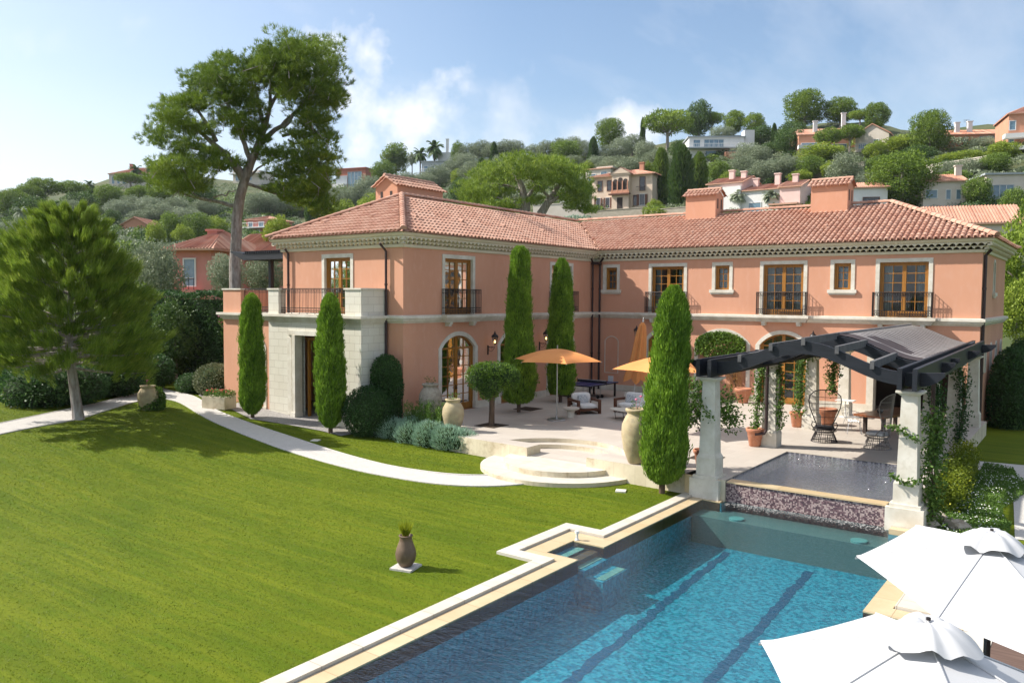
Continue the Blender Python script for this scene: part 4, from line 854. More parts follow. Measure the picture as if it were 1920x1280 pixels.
jar('tall pale clay jar with a pink flower beside the largest cypress',1192,868,0,1.72,M['jar'],(.35,40,M['lf_gen']),flower=2,wide=.86)
jar('weathered yellow clay jar at the left end of the terrace beside the lavender',861,810,0,1.25,M['jar'],(.3,70,M['lf_gen']),wide=1.08,loc=(3.45,-16.2))
jar('rough grey clay jar against the pink wall beside the first arched door',792,790,0,1.55,M['greyjar'],(.4,60,M['lf_gen']),wide=1.0,loc=(.95,-14.75))
BJ=[(.10,0),(.2,.03),(.30,.2),(.34,.42),(.30,.62),(.22,.85),(.19,.98),(.22,1.04),(.23,1.07),(.19,1.08),(.15,1.0)]
lj=TG(761,1064)
t=thing('lawn_jar','small brown glazed jar with spiky yellow grass standing alone on the lawn','jar',(lj[0],lj[1],-.6)); b=MB(); b.lathe((0,0,.04),[(r_*.66,q*.62) for r_,q in BJ],28); b.build('vessel',M['brownjar'],t,smooth=True)
b=MB(); b.rbox((0,0,.02),(.5,.5,.045),.25); b.build('base_slab',M['path'],t)
k=420; a=rng.uniform(0,2*pi,k); P=np.c_[np.cos(a)*.05,np.sin(a)*.05,np.full(k,.68)]; D=np.c_[np.cos(a)*rng.uniform(.0,.55,k),np.sin(a)*rng.uniform(0,.55,k),np.ones(k)]; leafobj('grass_tuft',rot_quads(P,D,rng.uniform(.18,.40,k),.016,rng,tri=True),leafmat('yellow_grass',(.16,.20,.01),(.34,.36,.03),trans=.4,g=1.2),t)
ul=TG(262,778)
t=jar('round ochre clay jar with pink flowers behind an ivy mound where the paths meet',0,0,ul[2]+.0,1.12,M['jar'],(.4,60,M['lf_gen']),flower=4,loc=(ul[0]-.95,ul[1]+.9),wide=1.25)
POT=[(.16,0),(.19,.02),(.26,.36),(.29,.38),(.31,.44),(.29,.47),(.25,.46),(.23,.40)]
POTW=[(.2,0),(.23,.02),(.37,.42),(.40,.44),(.42,.52),(.39,.55),(.34,.53),(.31,.46)]
def pot(label,x,y,z,s,prof=POT,plant=None,m=None,name='terracotta_pot'):
    t=thing(name,label,'flower pot',(x,y,z)); b=MB(); b.lathe((0,0,0),[(r_*s,q*s*1.32) for r_,q in prof],24); b.build('pot',m or M['terracotta'],t,smooth=True); h=prof[-1][1]*s*1.25; b=MB(); b.lathe((0,0,h-.01),[(prof[-1][0]*s,0),(0,.02)],14); b.build('soil',M['soil'],t)
    if plant: sprout(0,0,h,.2*s,plant[0],plant[1],plant[2],t)
    return t
pA=G(1393,755); pot('wide terracotta pot in front of the ivy filled arch',pA[0],pA[1],0,1.02,POTW)
pB=G(1546,803); pot('large terracotta pot behind the black peacock chair',14.35,-5.4,0,.95,POTW)
pD=G(1494,800); pot('terracotta pot with a small jasmine, left of the black peacock chair',pD[0],pD[1],0,1.0,POT,(.4,90,M['lf_gen']))
pC=G(1415,836); pot('terracotta pot at the foot of the pillar with the rain pipe',pC[0],pC[1],0,1.03,POT,(.3,60,M['lf_gen']))
pE=G(1317,878); ptree=pot('terracotta pot holding the bushy citrus beside the pool pillar',pE[0],pE[1],0,.95,POT)
for (x,y,l) in ((3.75,-14.2,'square soil bed round the trunk of the clipped orange tree'),(2.1,-9.35,'square soil bed under the larger terrace cypress'),(.9,-3.9,'square soil bed under the cypress near the inner corner'),(13.2,-15.0,'square soil bed in the terrace behind the potted citrus')):
    b=MB(); b.rbox((x,y,.006),(1.0 if x<10 else .9,1.0 if x<10 else .9,.02),0); b.build('soil_bed',M['soil'],kind='structure')
# flower trough by the gravel
ub=TG(411,765); t=thing('flower_trough','square stone planter with red and white flowers beside the gravel','planter',(ub[0],ub[1],ub[2]),.3)
b=MB(); b.box((-.62,-.4,0),(.62,.4,.55)); b.build('trough',M['travertine'],t)
P,D=lobes([(x,0,.66,.28,.42,.2) for x in (-.42,-.1,.25,.5)],260,rng); leafobj('foliage',rot_quads(P,D+usph(len(P),rng),.08,.05,rng),M['lf_gen'],t)
b=MB(); 
for i in range(40): x,y=rng.uniform(-.6,.6),rng.uniform(-.4,.4); b.lathe((x,y,.82+rng.uniform(-.06,.06)),[(.0,-.02),(.035,0),(0,.02)],5)
b.build('flower',M['fl_red'],t)
# ---------------------------------------------------------------- parasols
def parasol(label,x,y,tip,apex,Rr,ribs,m,rot=0,sag=.5,corners=None,base=True,group=None,polem=None,dome=1.6):
    t=thing('parasol',label,'parasol',(x,y,0)); b=MB(); K=10; N=ribs
    th=[rot+2*pi*i/N for i in range(N)]; rad=[Rr]*N; tz=[tip]*N
    if corners: th=[math.atan2(c[1]-y,c[0]-x) for c in corners]; rad=[math.hypot(c[0]-x,c[1]-y) for c in corners]; tz=[c[2] for c in corners]
    for i in range(N):
        j=(i+1)%N; g=[]; S=8
        for k in range(K+1):
            f=k/K
            row=[]
            for q in range(S+1):
                h=q/S; 
                def pt(a): z=apex-(apex-tz[a])*f**dome; return np.array([math.cos(th[a])*rad[a]*f,math.sin(th[a])*rad[a]*f,z])
                p0,p1=pt(i),pt(j); p=p0*(1-h)+p1*h; bow=4*h*(1-h); p[:2]*=1-sag*.16*bow*f**2; p[2]-=.05*sag*bow*f*(1.2-f)
                row.append(tuple(p))
            g.append(row)
        base_i=len(b.v)
        for row in g: b.v+=row
        for k in range(K):
            for q in range(S): a=base_i+k*(S+1)+q; b.f.append((a,a+1,a+S+2,a+S+1)); b.m.append(0)
    b.build('canopy',m,t,smooth=False)
    for i in range(N):
        r_=MB(); pts=[(math.cos(th[i])*rad[i]*f*1.01,math.sin(th[i])*rad[i]*f*1.01,apex-(apex-tz[i])*f**dome-.025) for f in np.linspace(0,1,8)]; r_.tube(pts,.012,5); r_.build('rib',M['metal'],t)
    return t
zp=0
t=parasol('open orange parasol over the wooden armchair, nearest the arched doors',4.98,-11.32,2.52,3.0,1.92,6,M['orange'],rot=.25,sag=1.2)
b=MB(); b.tube([(0,0,0),(0,0,3.15)],.028,8); b.build('pole',M['metal'],t); b=MB(); b.lathe((0,0,0),[(.42,0),(.42,.04),(.38,.06),(.05,.07),(.05,.2)],28); b.build('base_plate',M['metal'],t)
c2=DP(1240,740,31.0)
t=parasol('open orange parasol over the white sofa, half hidden by the tallest cypress',c2[0],c2[1],2.42,2.9,1.95,6,M['orange'],rot=.75,sag=1.2)
b=MB(); b.tube([(0,0,0),(0,0,3.05)],.028,8); b.build('pole',M['metal'],t); b=MB(); b.lathe((0,0,0),[(.42,0),(.42,.04),(.38,.06),(.05,.07)],28); b.build('base_plate',M['metal'],t)
# closed orange parasol, leaning
t=thing('closed_parasol','furled orange parasol leaning near the back wall','parasol',(4.0,-2.7,0)); t.rotation_euler=(0,R(7),0)
b=MB(); N=24; rows=[(.05,3.95),(.16,3.8),(.24,3.4),(.30,2.9),(.36,2.2),(.48,1.5),(.60,.95)]
for r_,z in rows: b.v+=[((r_*(1+.22*math.cos(6*a)))*math.cos(a),(r_*(1+.22*math.cos(6*a)))*math.sin(a),z-(.12*math.cos(6*a) if z<1.2 else 0)) for a in [2*pi*i/N for i in range(N)]]
for k in range(len(rows)-1):
    for i in range(N): b.f.append((k*N+i,k*N+(i+1)%N,(k+1)*N+(i+1)%N,(k+1)*N+i)); b.m.append(0)
b.build('canopy',M['orange'],t); b=MB(); b.tube([(0,0,.2),(0,0,4.05)],.03,8); b.lathe((0,0,3.95),[(.03,0),(.05,.08),(.02,.16),(.03,.2),(0,.26)],8); b.build('pole',M['white'],t); b=MB(); b.box((-.35,-.35,0),(.35,.35,.3)); b.build('base_block',M['stone'],t)
# two big white parasols close by
def whitepar(label,hubpx,cpx,zt,za,grp):
    h=G(*hubpx,za-.06); cs=[]
    for q in cpx: p=G(*q,zt); cs.append((p[0],p[1],zt))
    c=np.array([h[0],h[1]]); opp=[tuple(2*c-np.array(q[:2]))+(zt,) for q in cs]; cs=cs+opp
    t=parasol(label,h[0],h[1],zt,za,0,6,M['canvas'],corners=cs,sag=.12,dome=1.05)
    b=MB(); N=48; rows=[(.02,0.02),(.08,0.05),(.17,.035),(.27,-.02),(.345,-.075)]; rr=random.Random(len(label)); ph=[rr.uniform(0,6.3) for _ in range(4)]
    for k,(r_,z) in enumerate(rows):
        for i in range(N):
            a=2*pi*i/N; q=1+.12*math.sin(3*a+ph[0])+.06*math.sin(5*a+ph[1]); f=(k/4)**1.5; b.v.append((r_*q*math.cos(a),r_*q*math.sin(a),za+.07+z*1.2+f*(.022*math.sin(7*a+ph[2])+.012*math.sin(11*a+ph[3])+.02*math.sin(4*a))))
    for k in range(len(rows)-1):
        for i in range(N): b.f.append((k*N+i,k*N+(i+1)%N,(k+1)*N+(i+1)%N,(k+1)*N+i)); b.m.append(0)
    b.build('vent_flap',M['canvas'],t,smooth=True)
    b=MB()
    for q in cs:
        th=math.atan2(q[1]-h[1],q[0]-h[0]); rd=math.hypot(q[0]-h[0],q[1]-h[1]); b.tube([(math.cos(th)*rd*f,math.sin(th)*rd*f,za-(za-zt)*f**1.05+.006) for f in np.linspace(.05,1,10)],.010,5)
    b.build('seam',M['canvas'],t)
    b=MB(); b.tube([(0,0,-.55),(0,0,za+.02)],.035,10); b.build('pole',M['iron'],t); b=MB(); b.lathe((0,0,-.55),[(.4,0),(.4,.06),(.06,.09)],20); b.build('base_plate',M['iron'],t)
    b=MB(); b.lathe((.0,.03,za+.12),[(.018,0),(.018,.02),(0,.025)],8); b.build('finial',M['iron'],t)
whitepar('white canvas parasol over the deck nearer the stone pillar',(1858,1026),[(1717,985),(1606,1043),(1757,1160)],2.0,2.5,0)
whitepar('white canvas parasol nearest the camera at the bottom of the view',(1738,1206),[(1642,1150),(1426,1203),(1490,1345)],2.0,2.5,0)
# ---------------------------------------------------------------- terrace furniture
def cushion(b,c,sz,rz=0,rx=0,ry=0,n=6,puff=.5):
    M_=Matrix.Translation(Vector(c))@Matrix.Rotation(rz,4,'Z')@Matrix.Rotation(rx,4,'X')@Matrix.Rotation(ry,4,'Y'); vs={}; base=len(b.v); idx={}
    for f in range(6):
        ax=f//2; sg=1 if f%2 else -1; o=[k for k in range(3) if k!=ax]
        for i in range(n+1):
            for j in range(n+1):
                q=[0,0,0]; q[ax]=sg; q[o[0]]=-1+2*i/n; q[o[1]]=-1+2*j/n
                e=[abs(v) for v in q]; v=Vector(q); sph=v.normalized()
                p=Vector([v[k]*(1-.12*sum(e[m]**6 for m in range(3) if m!=k)) for k in range(3)]); key=tuple(round(t_,4) for t_ in q)
                if key not in idx: idx[key]=len(b.v); b.v.append(tuple(M_@Vector([p[k]*sz[k]/2 for k in range(3)])))
                vs[(f,i,j)]=idx[key]
        for i in range(n):
            for j in range(n):
                a=[vs[(f,i,j)],vs[(f,i+1,j)],vs[(f,i+1,j+1)],vs[(f,i,j+1)]]; b.f.append(tuple(a if (sg>0)==(ax!=1) else a[::-1])); b.m.append(0)
M['stripe']=mat('patterned_cushion',(.62,.62,.62),(.22,.24,.27),rough=.9,scale=26,det=1,stretch=(1,1,2.5),lo=.46,hi=.54)
def seat(label,name,cat,loc,rz,W,D_,nb,pat):
    t=thing(name,label,cat,loc,rz); b=MB(); h=.62; s=.11
    for sx in (-1,1):
        x=sx*(W/2-s/2); b.box((x-s/2,-D_/2,h-.1),(x+s/2,D_/2,h)); b.box((x-s/2,-D_/2,.07),(x+s/2,D_/2,.17))
        for y in (-D_/2+.06,D_/2-.06): b.box((x-s/2+.002,y-.06,0),(x+s/2-.002,y+.06,h-.1))
    b.box((-W/2+s,-D_/2+.02,.15),(W/2-s,D_/2-.02,.24)); b.box((-W/2+s,D_/2-.1,.3),(W/2-s,D_/2-.05,.58)); b.build('frame',M['darkwood'],t)
    for k in range(nb):
        w=(W-2*s)/nb; x=-W/2+s+w*(k+.5); c=MB(); cushion(c,(x,-.06,.33),(w-.02,D_-.14,.2)); c.build('seat_cushion',M['cushion'],t,smooth=True)
        c=MB(); cushion(c,(x,D_/2-.22,.62),(w-.02,.2,.52),rx=-.18); c.build('back_cushion',M['cushion'],t,smooth=True)
    for x in pat: c=MB(); cushion(c,(x,D_/2-.4,.58),(.46,.14,.42),rx=-.3); c.build('scatter_cushion',M['stripe'],t,smooth=True)
    return t
def at0(px,py,dz=0): return G(px,py,dz)
# armchair: faces +x ; sofa faces -y
seat('wooden armchair with cream cushions beside the low white stool','armchair','armchair',(4.75,-8.75,0),R(58),1.15,1.1,1,[.0])
seat('long wooden sofa with cream cushions behind the oval table','sofa','sofa',(6.95,-7.35,0),R(-8),2.5,1.0,2,[-.75])
t=thing('stool','low white stone stool under the first orange parasol','stool',(5.05,-10.3,0)); b=MB(); b.lathe((0,0,0),[(.14,0),(.14,.2),(.16,.28),(.34,.36),(.36,.38),(.36,.42),(.0,.42)],24); b.build('body',M['stone'],t,smooth=False)
tb=G(1205,790,0); t=thing('coffee_table','low oval stone topped coffee table in front of the sofa','table',(7.5,-9.25,0),R(-5)); b=MB(); b.lathe((0,0,.38),[(.97,0),(1.0,.015),(1.0,.035),(.0,.04)],40,sc=(1.15,.6)); b.build('table_top',M['stone'],t)
b=MB()
for x,y in ((-.75,-.3),(.75,-.3),(-.75,.3),(.75,.3)): b.tube([(x*.95,y,0.02),(x,y,.38)],.014,6)
for y in (-.3,.3): b.tube([(-.72,y,.03),(0,y*.2,.14),(.72,y,.03)],.014,6)
b.build('frame',M['iron'],t)
t=thing('candle_lantern','small glass candle holder on the oval coffee table','candle holder',(7.45,-9.2,.42)); b=MB(); b.lathe((0,0,0),[(.09,0),(.09,.05),(.07,.06)],14); b.build('base',M['iron'],t); b=MB(); b.lathe((0,0,.05),[(.08,0),(.09,.16)],14); b.build('glass',M['glass'],t)
# table tennis table
t=thing('table_tennis_table','blue table tennis table with its net up in the inner corner of the terrace','tennis table',(2.15,-3.75,0),R(88))
M['ttblue']=mat('blue_table_top',(.012,.02,.14),(.01,.016,.11),rough=.45)
b=MB(); b.box((-1.37,-.76,.735),(1.37,.76,.76)); b.build('table_top',M['ttblue'],t)
b=MB()
for q in ((-1.37,-.76,1.37,-.74),(-1.37,.74,1.37,.76),(-1.37,-.74,-1.35,.74),(1.35,-.74,1.37,.74),(-1.35,-.003,1.35,.003)): b.box((q[0],q[1],.76),(q[2],q[3],.763))
b.build('line_marking',M['white'],t)
b=MB(); b.box((-1.36,-.75,.69),(1.36,.75,.733))
for x,y in ((-1.2,-.65),(1.2,-.65),(-1.2,.65),(1.2,.65)): b.box((x-.04,y-.04,0),(x+.04,y+.04,.7))
b.build('frame',M['iron'],t)
b=MB()
for x in (-.2,.2):
    for y in (-.4,.4): b.tube([(x,y,.1),(x,y,.7)],.016,6)
    b.tube([(x,-.5,.12),(x,.5,.12)],.02,6)
b.build('undercarriage',M['metal'],t)
for x in (-.2,.2):
    for y in (-.5,.5): b=MB(); b.tube([(x-.03,y,.09),(x+.03,y,.09)],.09,12); b.build('wheel',M['iron'],t)
b=MB(); b.box((-.004,-.88,.765),(.004,.88,.90)); b.build('net',mat('net_mesh',(.03,.03,.045)),t); b=MB(); b.box((-.008,-.88,.9),(.008,.88,.918)); b.build('net_tape',M['white'],t); b=MB(); b.box((-.02,-.9,.7),(.02,-.88,.93)); b.box((-.02,.88,.7),(.02,.9,.93)); b.build('net_post',M['iron'],t)
# white plate on the wall side of the table
b=MB(); b.rbox((2.6,-2.6,.91),(.34,.03,.3),-.2); b.build('white_card',M['white'],label='small white card propped at the far end of the blue table',category='card')
# peacock chairs
def peacock(label,loc,rz,m,cm,holes=False):
    t=thing('peacock_chair',label,'chair',loc,rz); b=MB(); w=.36
    def outline(k): # fan back, k 0..1
        pass
    # back outline in the xz plane, curved forward at the sides; the seat faces -y
    O=[(-.20,.42),(-.24,.60),(-.33,.82),(-.42,1.05),(-.45,1.25),(-.42,1.42),(-.30,1.54),(-.12,1.60),(.12,1.60),(.30,1.54),(.42,1.42),(.45,1.25),(.42,1.05),(.33,.82),(.24,.60),(.20,.42)]
    t.scale=(1.22,1.22,1.2); yb=lambda x,z:.22+.10*(z-.42)-.55*x*x*1.6
    b.tube([(x,yb(x,z),z) for x,z in O],.016,6)
    def halfw(z):
        zs=[p[1] for p in O[8:]][::-1]; xs=[p[0] for p in O[8:]][::-1]; return float(np.interp(z,zs,xs))
    for z in (.58,.78,.98,1.18,1.38): h=halfw(z); b.tube([(h*s_,yb(h*s_,z),z) for s_ in np.linspace(-1,1,9)],.008,4)
    for x in np.linspace(-.42,.42,27 if not holes else 33):
        zz=[z for z in np.linspace(.42,1.58,24) if halfw(z)>=abs(x)]
        if len(zz)>1: b.tube([(x,yb(x,z),z) for z in zz[::3]+[zz[-1]]],.0035 if abs(x)>.02 else .008,4)
    b.build('back',m,t)
    b=MB(); N=28
    for r_,z in ((.31,.40),(.33,.34)): b.tube([(r_*math.cos(a),-.08+r_*math.sin(a),z) for a in [2*pi*i/N for i in range(N+1)]],.014,5)
    for s_ in (-1,1): b.tube([(s_*.31,-.02,.40),(s_*.36,.08,.52),(s_*.33,.16,.62),(s_*.24,.2,.6)],.014,5)
    for x in np.linspace(-.28,.28,15): h=math.sqrt(max(0,.31**2-x*x)); b.tube([(x,-.08-h,.39),(x,-.08+h,.39)],.005,4)
    b.build('seat',m,t)
    b=MB()
    for i in range(34):
        a=2*pi*i/34; c_,s_=math.cos(a),math.sin(a); b.tube([(c_*q,-.08+s_*q,z) for q,z in ((.30,.36),(.25,.3),(.31,.16),(.37,.0))],.006 if i%3 else .01,4)
    for q,z in ((.25,.3),(.31,.16),(.37,.01)): b.tube([(q*math.cos(a),-.08+q*math.sin(a),z) for a in [2*pi*i/N for i in range(N+1)]],.011,5)
    b.build('base',m,t); b=MB(); cushion(b,(0,-.08,.43),(.54,.52,.1)); b.build('cushion',cm,t,smooth=True); return t
p1=G(1545,828); peacock('black wicker peacock chair standing alone between the table and the spa pool',(p1[0],p1[1],0),R(195),M['iron'],mat('black_cushion',(.02,.02,.025),rough=.9))
p2=G(1668,842); M['greywick']=mat('grey_wicker',(.33,.29,.26),(.24,.21,.19),rough=.7); peacock('grey wicker peacock chair with a white cushion at the end of the wooden table',(p2[0]-.30,p2[1]-.05,0),R(260),M['greywick'],M['cushion'],True)
tt=(16.15,-5.0); t=thing('dining_table','long reddish wooden dining table under the pergola canopy','table',(16.75,-5.6,0),R(74)); M['tabletop']=mat('polished_table_wood',(.30,.105,.04),(.16,.05,.02),rough=.3,scale=2,stretch=(.6,9,1))
b=MB(); b.box((-1.6,-.6,.7),(1.6,.6,.77)); b.build('table_top',M['tabletop'],t)
b=MB()
for x in (-1.15,1.15): b=MB(); b.box((x-.06,-.42,0),(x+.06,-.3,.7)); b.box((x-.06,.3,0),(x+.06,.42,.7)); b.box((x-.055,-.42,0.0),(x+.055,.42,.07)); b.build('trestle',M['dark'],t)
t=thing('glass_bowl','dark glass bowl standing on the wooden dining table','bowl',(16.5,-6.1,.77)); b=MB(); b.lathe((0,0,0),[(.08,0),(.13,.07),(.12,.13),(.09,.16)],16); b.build('bowl',M['darkpane'],t,smooth=True)
def wirechair(label,x,y,rz):
    t=thing('wire_chair',label,'chair',(x,y,0),rz); b=MB()
    for i in range(9): q=-.24+.06*i; b.tube([(q,-.22,.46),(q,.16,.42),(q,.26,.55),(q*.9,.34,.82-.25*abs(q))],.005,4)
    for (a,c) in ((-.22,.46),(0,.43),(.16,.42),(.27,.58),(.32,.7)): b.tube([(-.24,a,c),(0,a+.02,c-.01),(.24,a,c)],.006,4)
    b.tube([(-.24,-.22,.46),(-.24,.16,.44),(-.25,.27,.6),(-.2,.34,.77),(0,.36,.83),(.2,.34,.77),(.25,.27,.6),(.24,.16,.44),(.24,-.22,.46),(-.24,-.22,.46)],.009,5); b.build('seat_shell',M['metal'],t)
    for s in (-1,1): c=MB(); c.tube([(s*.2,-.1,.44),(s*.26,-.26,0),(s*.26,.26,0),(s*.2,.12,.43)],.009,5); c.build('leg',M['metal'],t)
wirechair('white wire chair drawn up to the near side of the wooden table',15.75,-6.9,R(20)); wirechair('white wire chair farther left along the wooden table',15.35,-5.6,R(60))
t=thing('bistro_table','small square white bistro table by the pink wall beneath the pergola','table',(14.35,-2.6,0)); b=MB(); b.box((-.38,-.3,.72),(.38,.3,.75)); b.build('table_top',M['white'],t); b=MB(); b.tube([(0,0,.03),(0,0,.72)],.03,8); b.lathe((0,0,0),[(.24,0),(.24,.02),(.04,.04)],16); b.build('pedestal',M['white'],t)
# rocks beside the right bed
for i,(px,py,s,l) in enumerate([(1742,985,.17,'grey rock nearest the stone pillar in the bed'),(1762,975,.2,'tallest pale rock at the back of the little rock pile'),(1779,984,.15,'brownish round rock in the little rock pile'),(1800,990,.2,'flat rock at the right end of the rock pile')]):
    p=G(px,py,-.5); t=MB(); r=random.Random(i); vs=[];fs=[]
    for a in range(5):
        for k in range(8): ph=pi*(a+.5)/5; q=s*(1+r.uniform(-.25,.25)); t.v.append((p[0]+q*math.sin(ph)*math.cos(2*pi*k/8)*1.3,p[1]+q*math.sin(ph)*math.sin(2*pi*k/8),-.52+q*math.cos(ph)*.8+.08))
    for a in range(4):
        for k in range(8): t.f.append((a*8+k,a*8+(k+1)%8,(a+1)*8+(k+1)%8,(a+1)*8+k)); t.m.append(0)
    t.f+= [tuple(range(8)),tuple(range(32,40))[::-1]]; t.m+=[0,0]; t.build('rock',M['greyjar'],label=l,category='rock')
# ---------------------------------------------------------------- near plants
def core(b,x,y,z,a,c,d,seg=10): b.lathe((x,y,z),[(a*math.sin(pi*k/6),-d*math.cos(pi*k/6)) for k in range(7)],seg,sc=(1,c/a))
def cypress(label,x,y,z0,h,rb,name='cypress_tree',seed=1,dens=900,lean=0,shape=None,group=None,taper=.55,ls=.16,mm=None):
    r=np.random.default_rng(seed); t=thing(name,label,'cypress',(x,y,z0),group=group)
    sh=shape or [(0,.30),(.04,.7),(.10,.97),(.22,1.0),(.5,.93),(.8,.80),(.92,.66),(.97,.42),(1.0,.12)]
    zs=[s[0] for s in sh]; rs=[s[1] for s in sh]; n=int(dens*h*rb*6.3)
    tt=r.uniform(0,1,n); a=r.uniform(0,2*pi,n); lump=1+.07*np.sin(a*3+tt*9+seed)+.05*np.sin(a*7-tt*23)+.05*np.sin(tt*40+a*2)
    rad=np.interp(tt,zs,rs)*rb*lump*np.where(r.uniform(0,1,n)<.05,r.uniform(1.03,1.2,n),r.uniform(.80,1.05,n)); P=np.c_[np.cos(a)*rad+lean*tt*h,np.sin(a)*rad,.06*h+tt*h*.93]
    D=np.c_[np.cos(a)*.28,np.sin(a)*.28,np.full(n,1.)]+r.normal(size=(n,3))*.22
    V=rot_quads(P,D,r.uniform(.6,1.35,n)*ls,r.uniform(.6,1.2,n)*ls*.22,r)
    leafobj('foliage',V,mm or M['lf_cyp'],t)
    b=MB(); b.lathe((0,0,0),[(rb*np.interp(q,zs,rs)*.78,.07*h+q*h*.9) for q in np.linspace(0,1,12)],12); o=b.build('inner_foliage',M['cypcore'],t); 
    if lean: 
        for v in o.data.vertices: v.co.x+=lean*v.co.z
    b=MB(); b.tube([(0,0,-.2),(0,0,.15*h)],rb*.16,8); b.build('trunk',M['brownbark'],t); return t
M['cypcore']=mat('painted_shade_core',(.03,.06,.012),(.015,.03,.008),rough=1,scale=9)  # solid cores behind the leaves, inner shade painted in as a darker green
gA=TG(472,786); gB=TG(617,815)
cypress('slim clipped cypress left of the stone porch, in front of the side wing',gA[0]-.22,gA[1]+.2,gA[2]-.1,5.5,.52,seed=2,dens=1500)
cypress('clipped cypress with a loose side sprig, standing before the porch doorway',gB[0]-.2,gB[1]+.25,gB[2]-.05,5.75,.56,seed=3,dens=1500,shape=[(0,.3),(.05,.75),(.15,.98),(.4,1.0),(.6,.95),(.8,.8),(.92,.6),(.97,.38),(1,.12)])
cypress('tall dark cypress on the terrace behind the clipped orange tree',2.4,-10.5,0,7.45,.56,seed=4,dens=1300,shape=[(0,.7),(.03,1.15),(.1,1.3),(.22,1.25),(.4,1.06),(.7,.88),(.9,.75),(.97,.6),(1,.25)])
cypress('tall cypress near the inner corner, behind the first orange parasol',1.95,-6.4,0,7.1,.55,seed=5,dens=1300,shape=[(0,.8),(.03,1.1),(.1,1.2),(.4,1.08),(.7,.95),(.88,.78),(.96,.5),(1,.2)])
cypress('largest cypress, bright green, between the lawn and the spa pool',13.08,-17.95,-.62,6.15,.60,seed=6,dens=2600,lean=.045,ls=.15,shape=[(0,.35),(.03,.72),(.08,.98),(.16,1.04),(.35,.98),(.6,.86),(.8,.78),(.9,.66),(.96,.45),(1,.15)])
def bush(label,x,y,z,bl,m,name='shrub',dens=260,ll=.07,lw=.045,seed=1,cat='shrub',trunk=None,group=None,corek=.82,extra=None):
    r=np.random.default_rng(seed); t=thing(name,label,cat,(x,y,z),group=group); P,D=lobes(bl,dens,r,(.86,1.06)); D2=D+usph(len(P),r)*.9
    leafobj('foliage',rot_quads(P,D2,r.uniform(.7,1.3,len(P))*ll,r.uniform(.7,1.3,len(P))*lw,r),m,t)
    if corek: 
        b=MB()
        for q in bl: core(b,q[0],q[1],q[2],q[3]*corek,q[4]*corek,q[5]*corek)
        b.build('inner_foliage',M['cypcore'],t)
    if trunk: b=MB(); [b.tube(p,w_,8) for p,w_ in trunk]; b.build('trunk',M['brownbark'],t)
    return t
gb=TG(678,822); bush('big round clipped shrub at the right foot of the porch',gb[0]-.35,gb[1]+.7,-.5,[(0,0,.95,1.05,1.0,1.05)],M['lf_dark'],dens=700,ll=.075,seed=11,name='ball_shrub')
bush('tall rounded clipped shrub against the wall behind the ball shrub',-.45,-16.0,-.5,[(0,0,.9,.78,.6,1.0),(.1,0,1.9,.76,.6,1.0),(.08,0,2.5,.68,.55,.75)],M['lf_dark'],dens=700,ll=.075,seed=12,name='clipped_shrub')
# lavender bank
def lav():
    r=np.random.default_rng(13); t=thing('lavender','low bank of grey green lavender at the left end of the terrace','lavender',(0,0,0)); bl=[]
    A=[TG(*q) for q in [(730,822),(760,830),(795,838),(830,844),(856,846)]]
    for p in A: bl.append((p[0],p[1]+.3,-.28,.68,.62,.5))
    bl+= [(1.6,-16.3,-.05,.8,.7,.45),(.3,-16.5,-.2,.7,.6,.5),(2.7,-16.6,-.02,.75,.6,.4),(3.7,-16.8,-.02,.7,.5,.35)]
    P,D=lobes(bl,420,r,(.85,1.1)); k=P[:,2]>-.55; P,D=P[k],D[k]; leafobj('foliage',rot_quads(P,D+[0,0,1.1]+usph(len(P),r)*.6,r.uniform(.08,.2,len(P)),.022,r),M['lf_lav'],t)
    b=MB(); [core(b,q[0],q[1],q[2],q[3]*.8,q[4]*.8,q[5]*.8) for q in bl]; b.build('inner_foliage',M['cypcore'],t)
lav()
def herb():
    r=np.random.default_rng(14); t=thing('herb_bush','upright feathery green herb between the two pale jars','herb',(2.05,-16.15,-.25)); n=9000; a=r.uniform(0,2*pi,n); st=r.integers(0,70,n); rs=np.random.default_rng(2); sx=rs.uniform(-.95,.95,70); sy=rs.uniform(-.35,.35,70); h=rs.uniform(.7,1.35,70)
    q=r.uniform(.05,1,n); P=np.c_[sx[st]*(1+.15*q)+.06*np.cos(a),sy[st]*(1+.2*q)+.06*np.sin(a),q*h[st]]; leafobj('foliage',rot_quads(P,np.c_[np.cos(a),np.sin(a),r.uniform(.6,1.6,n)],.12,.02,r),M['lf_gen'],t)
herb()
# clipped orange tree with a mushroom head
def topiary():
    r=np.random.default_rng(15); t=thing('orange_tree','small clipped orange tree with a forked trunk in front of the doors','orange tree',(3.75,-14.2,0))
    b=MB(); b.tube([(0,0,0),(.0,.02,.6),(.02,0,1.15),(-.2,0,1.5),(-.45,0,1.85)],[.13,.11,.12,.08,.05],9); b.tube([(.02,0,1.1),(.2,.05,1.5),(.4,0,1.9)],[.09,.07,.04],8); b.build('trunk',M['brownbark'],t)
    A=Vector((rt[0],rt[1],0)).normalized(); bl=[]
    for u,z,a,c in ((-.45,2.3,.52,.55),(.05,2.2,.6,.58),(.5,2.35,.55,.5),(.15,2.55,.55,.4),(-.25,2.5,.5,.4),(-.1,1.8,.42,.42),(.75,2.25,.35,.4)): bl.append((A.x*u*1.08,A.y*u*1.08,z-.36,a*1.06,a*1.06,c*1.03))
    P,D=lobes(bl,330,r,(.8,1.08)); leafobj('foliage',rot_quads(P,D+usph(len(P),r),r.uniform(.05,.1,len(P)),.05,r),M['lf_topi'],t)
    b=MB(); [core(b,q[0],q[1],q[2],q[3]*.78,q[4]*.78,q[5]*.78) for q in bl]; b.build('inner_foliage',M['cypcore'],t)
topiary()
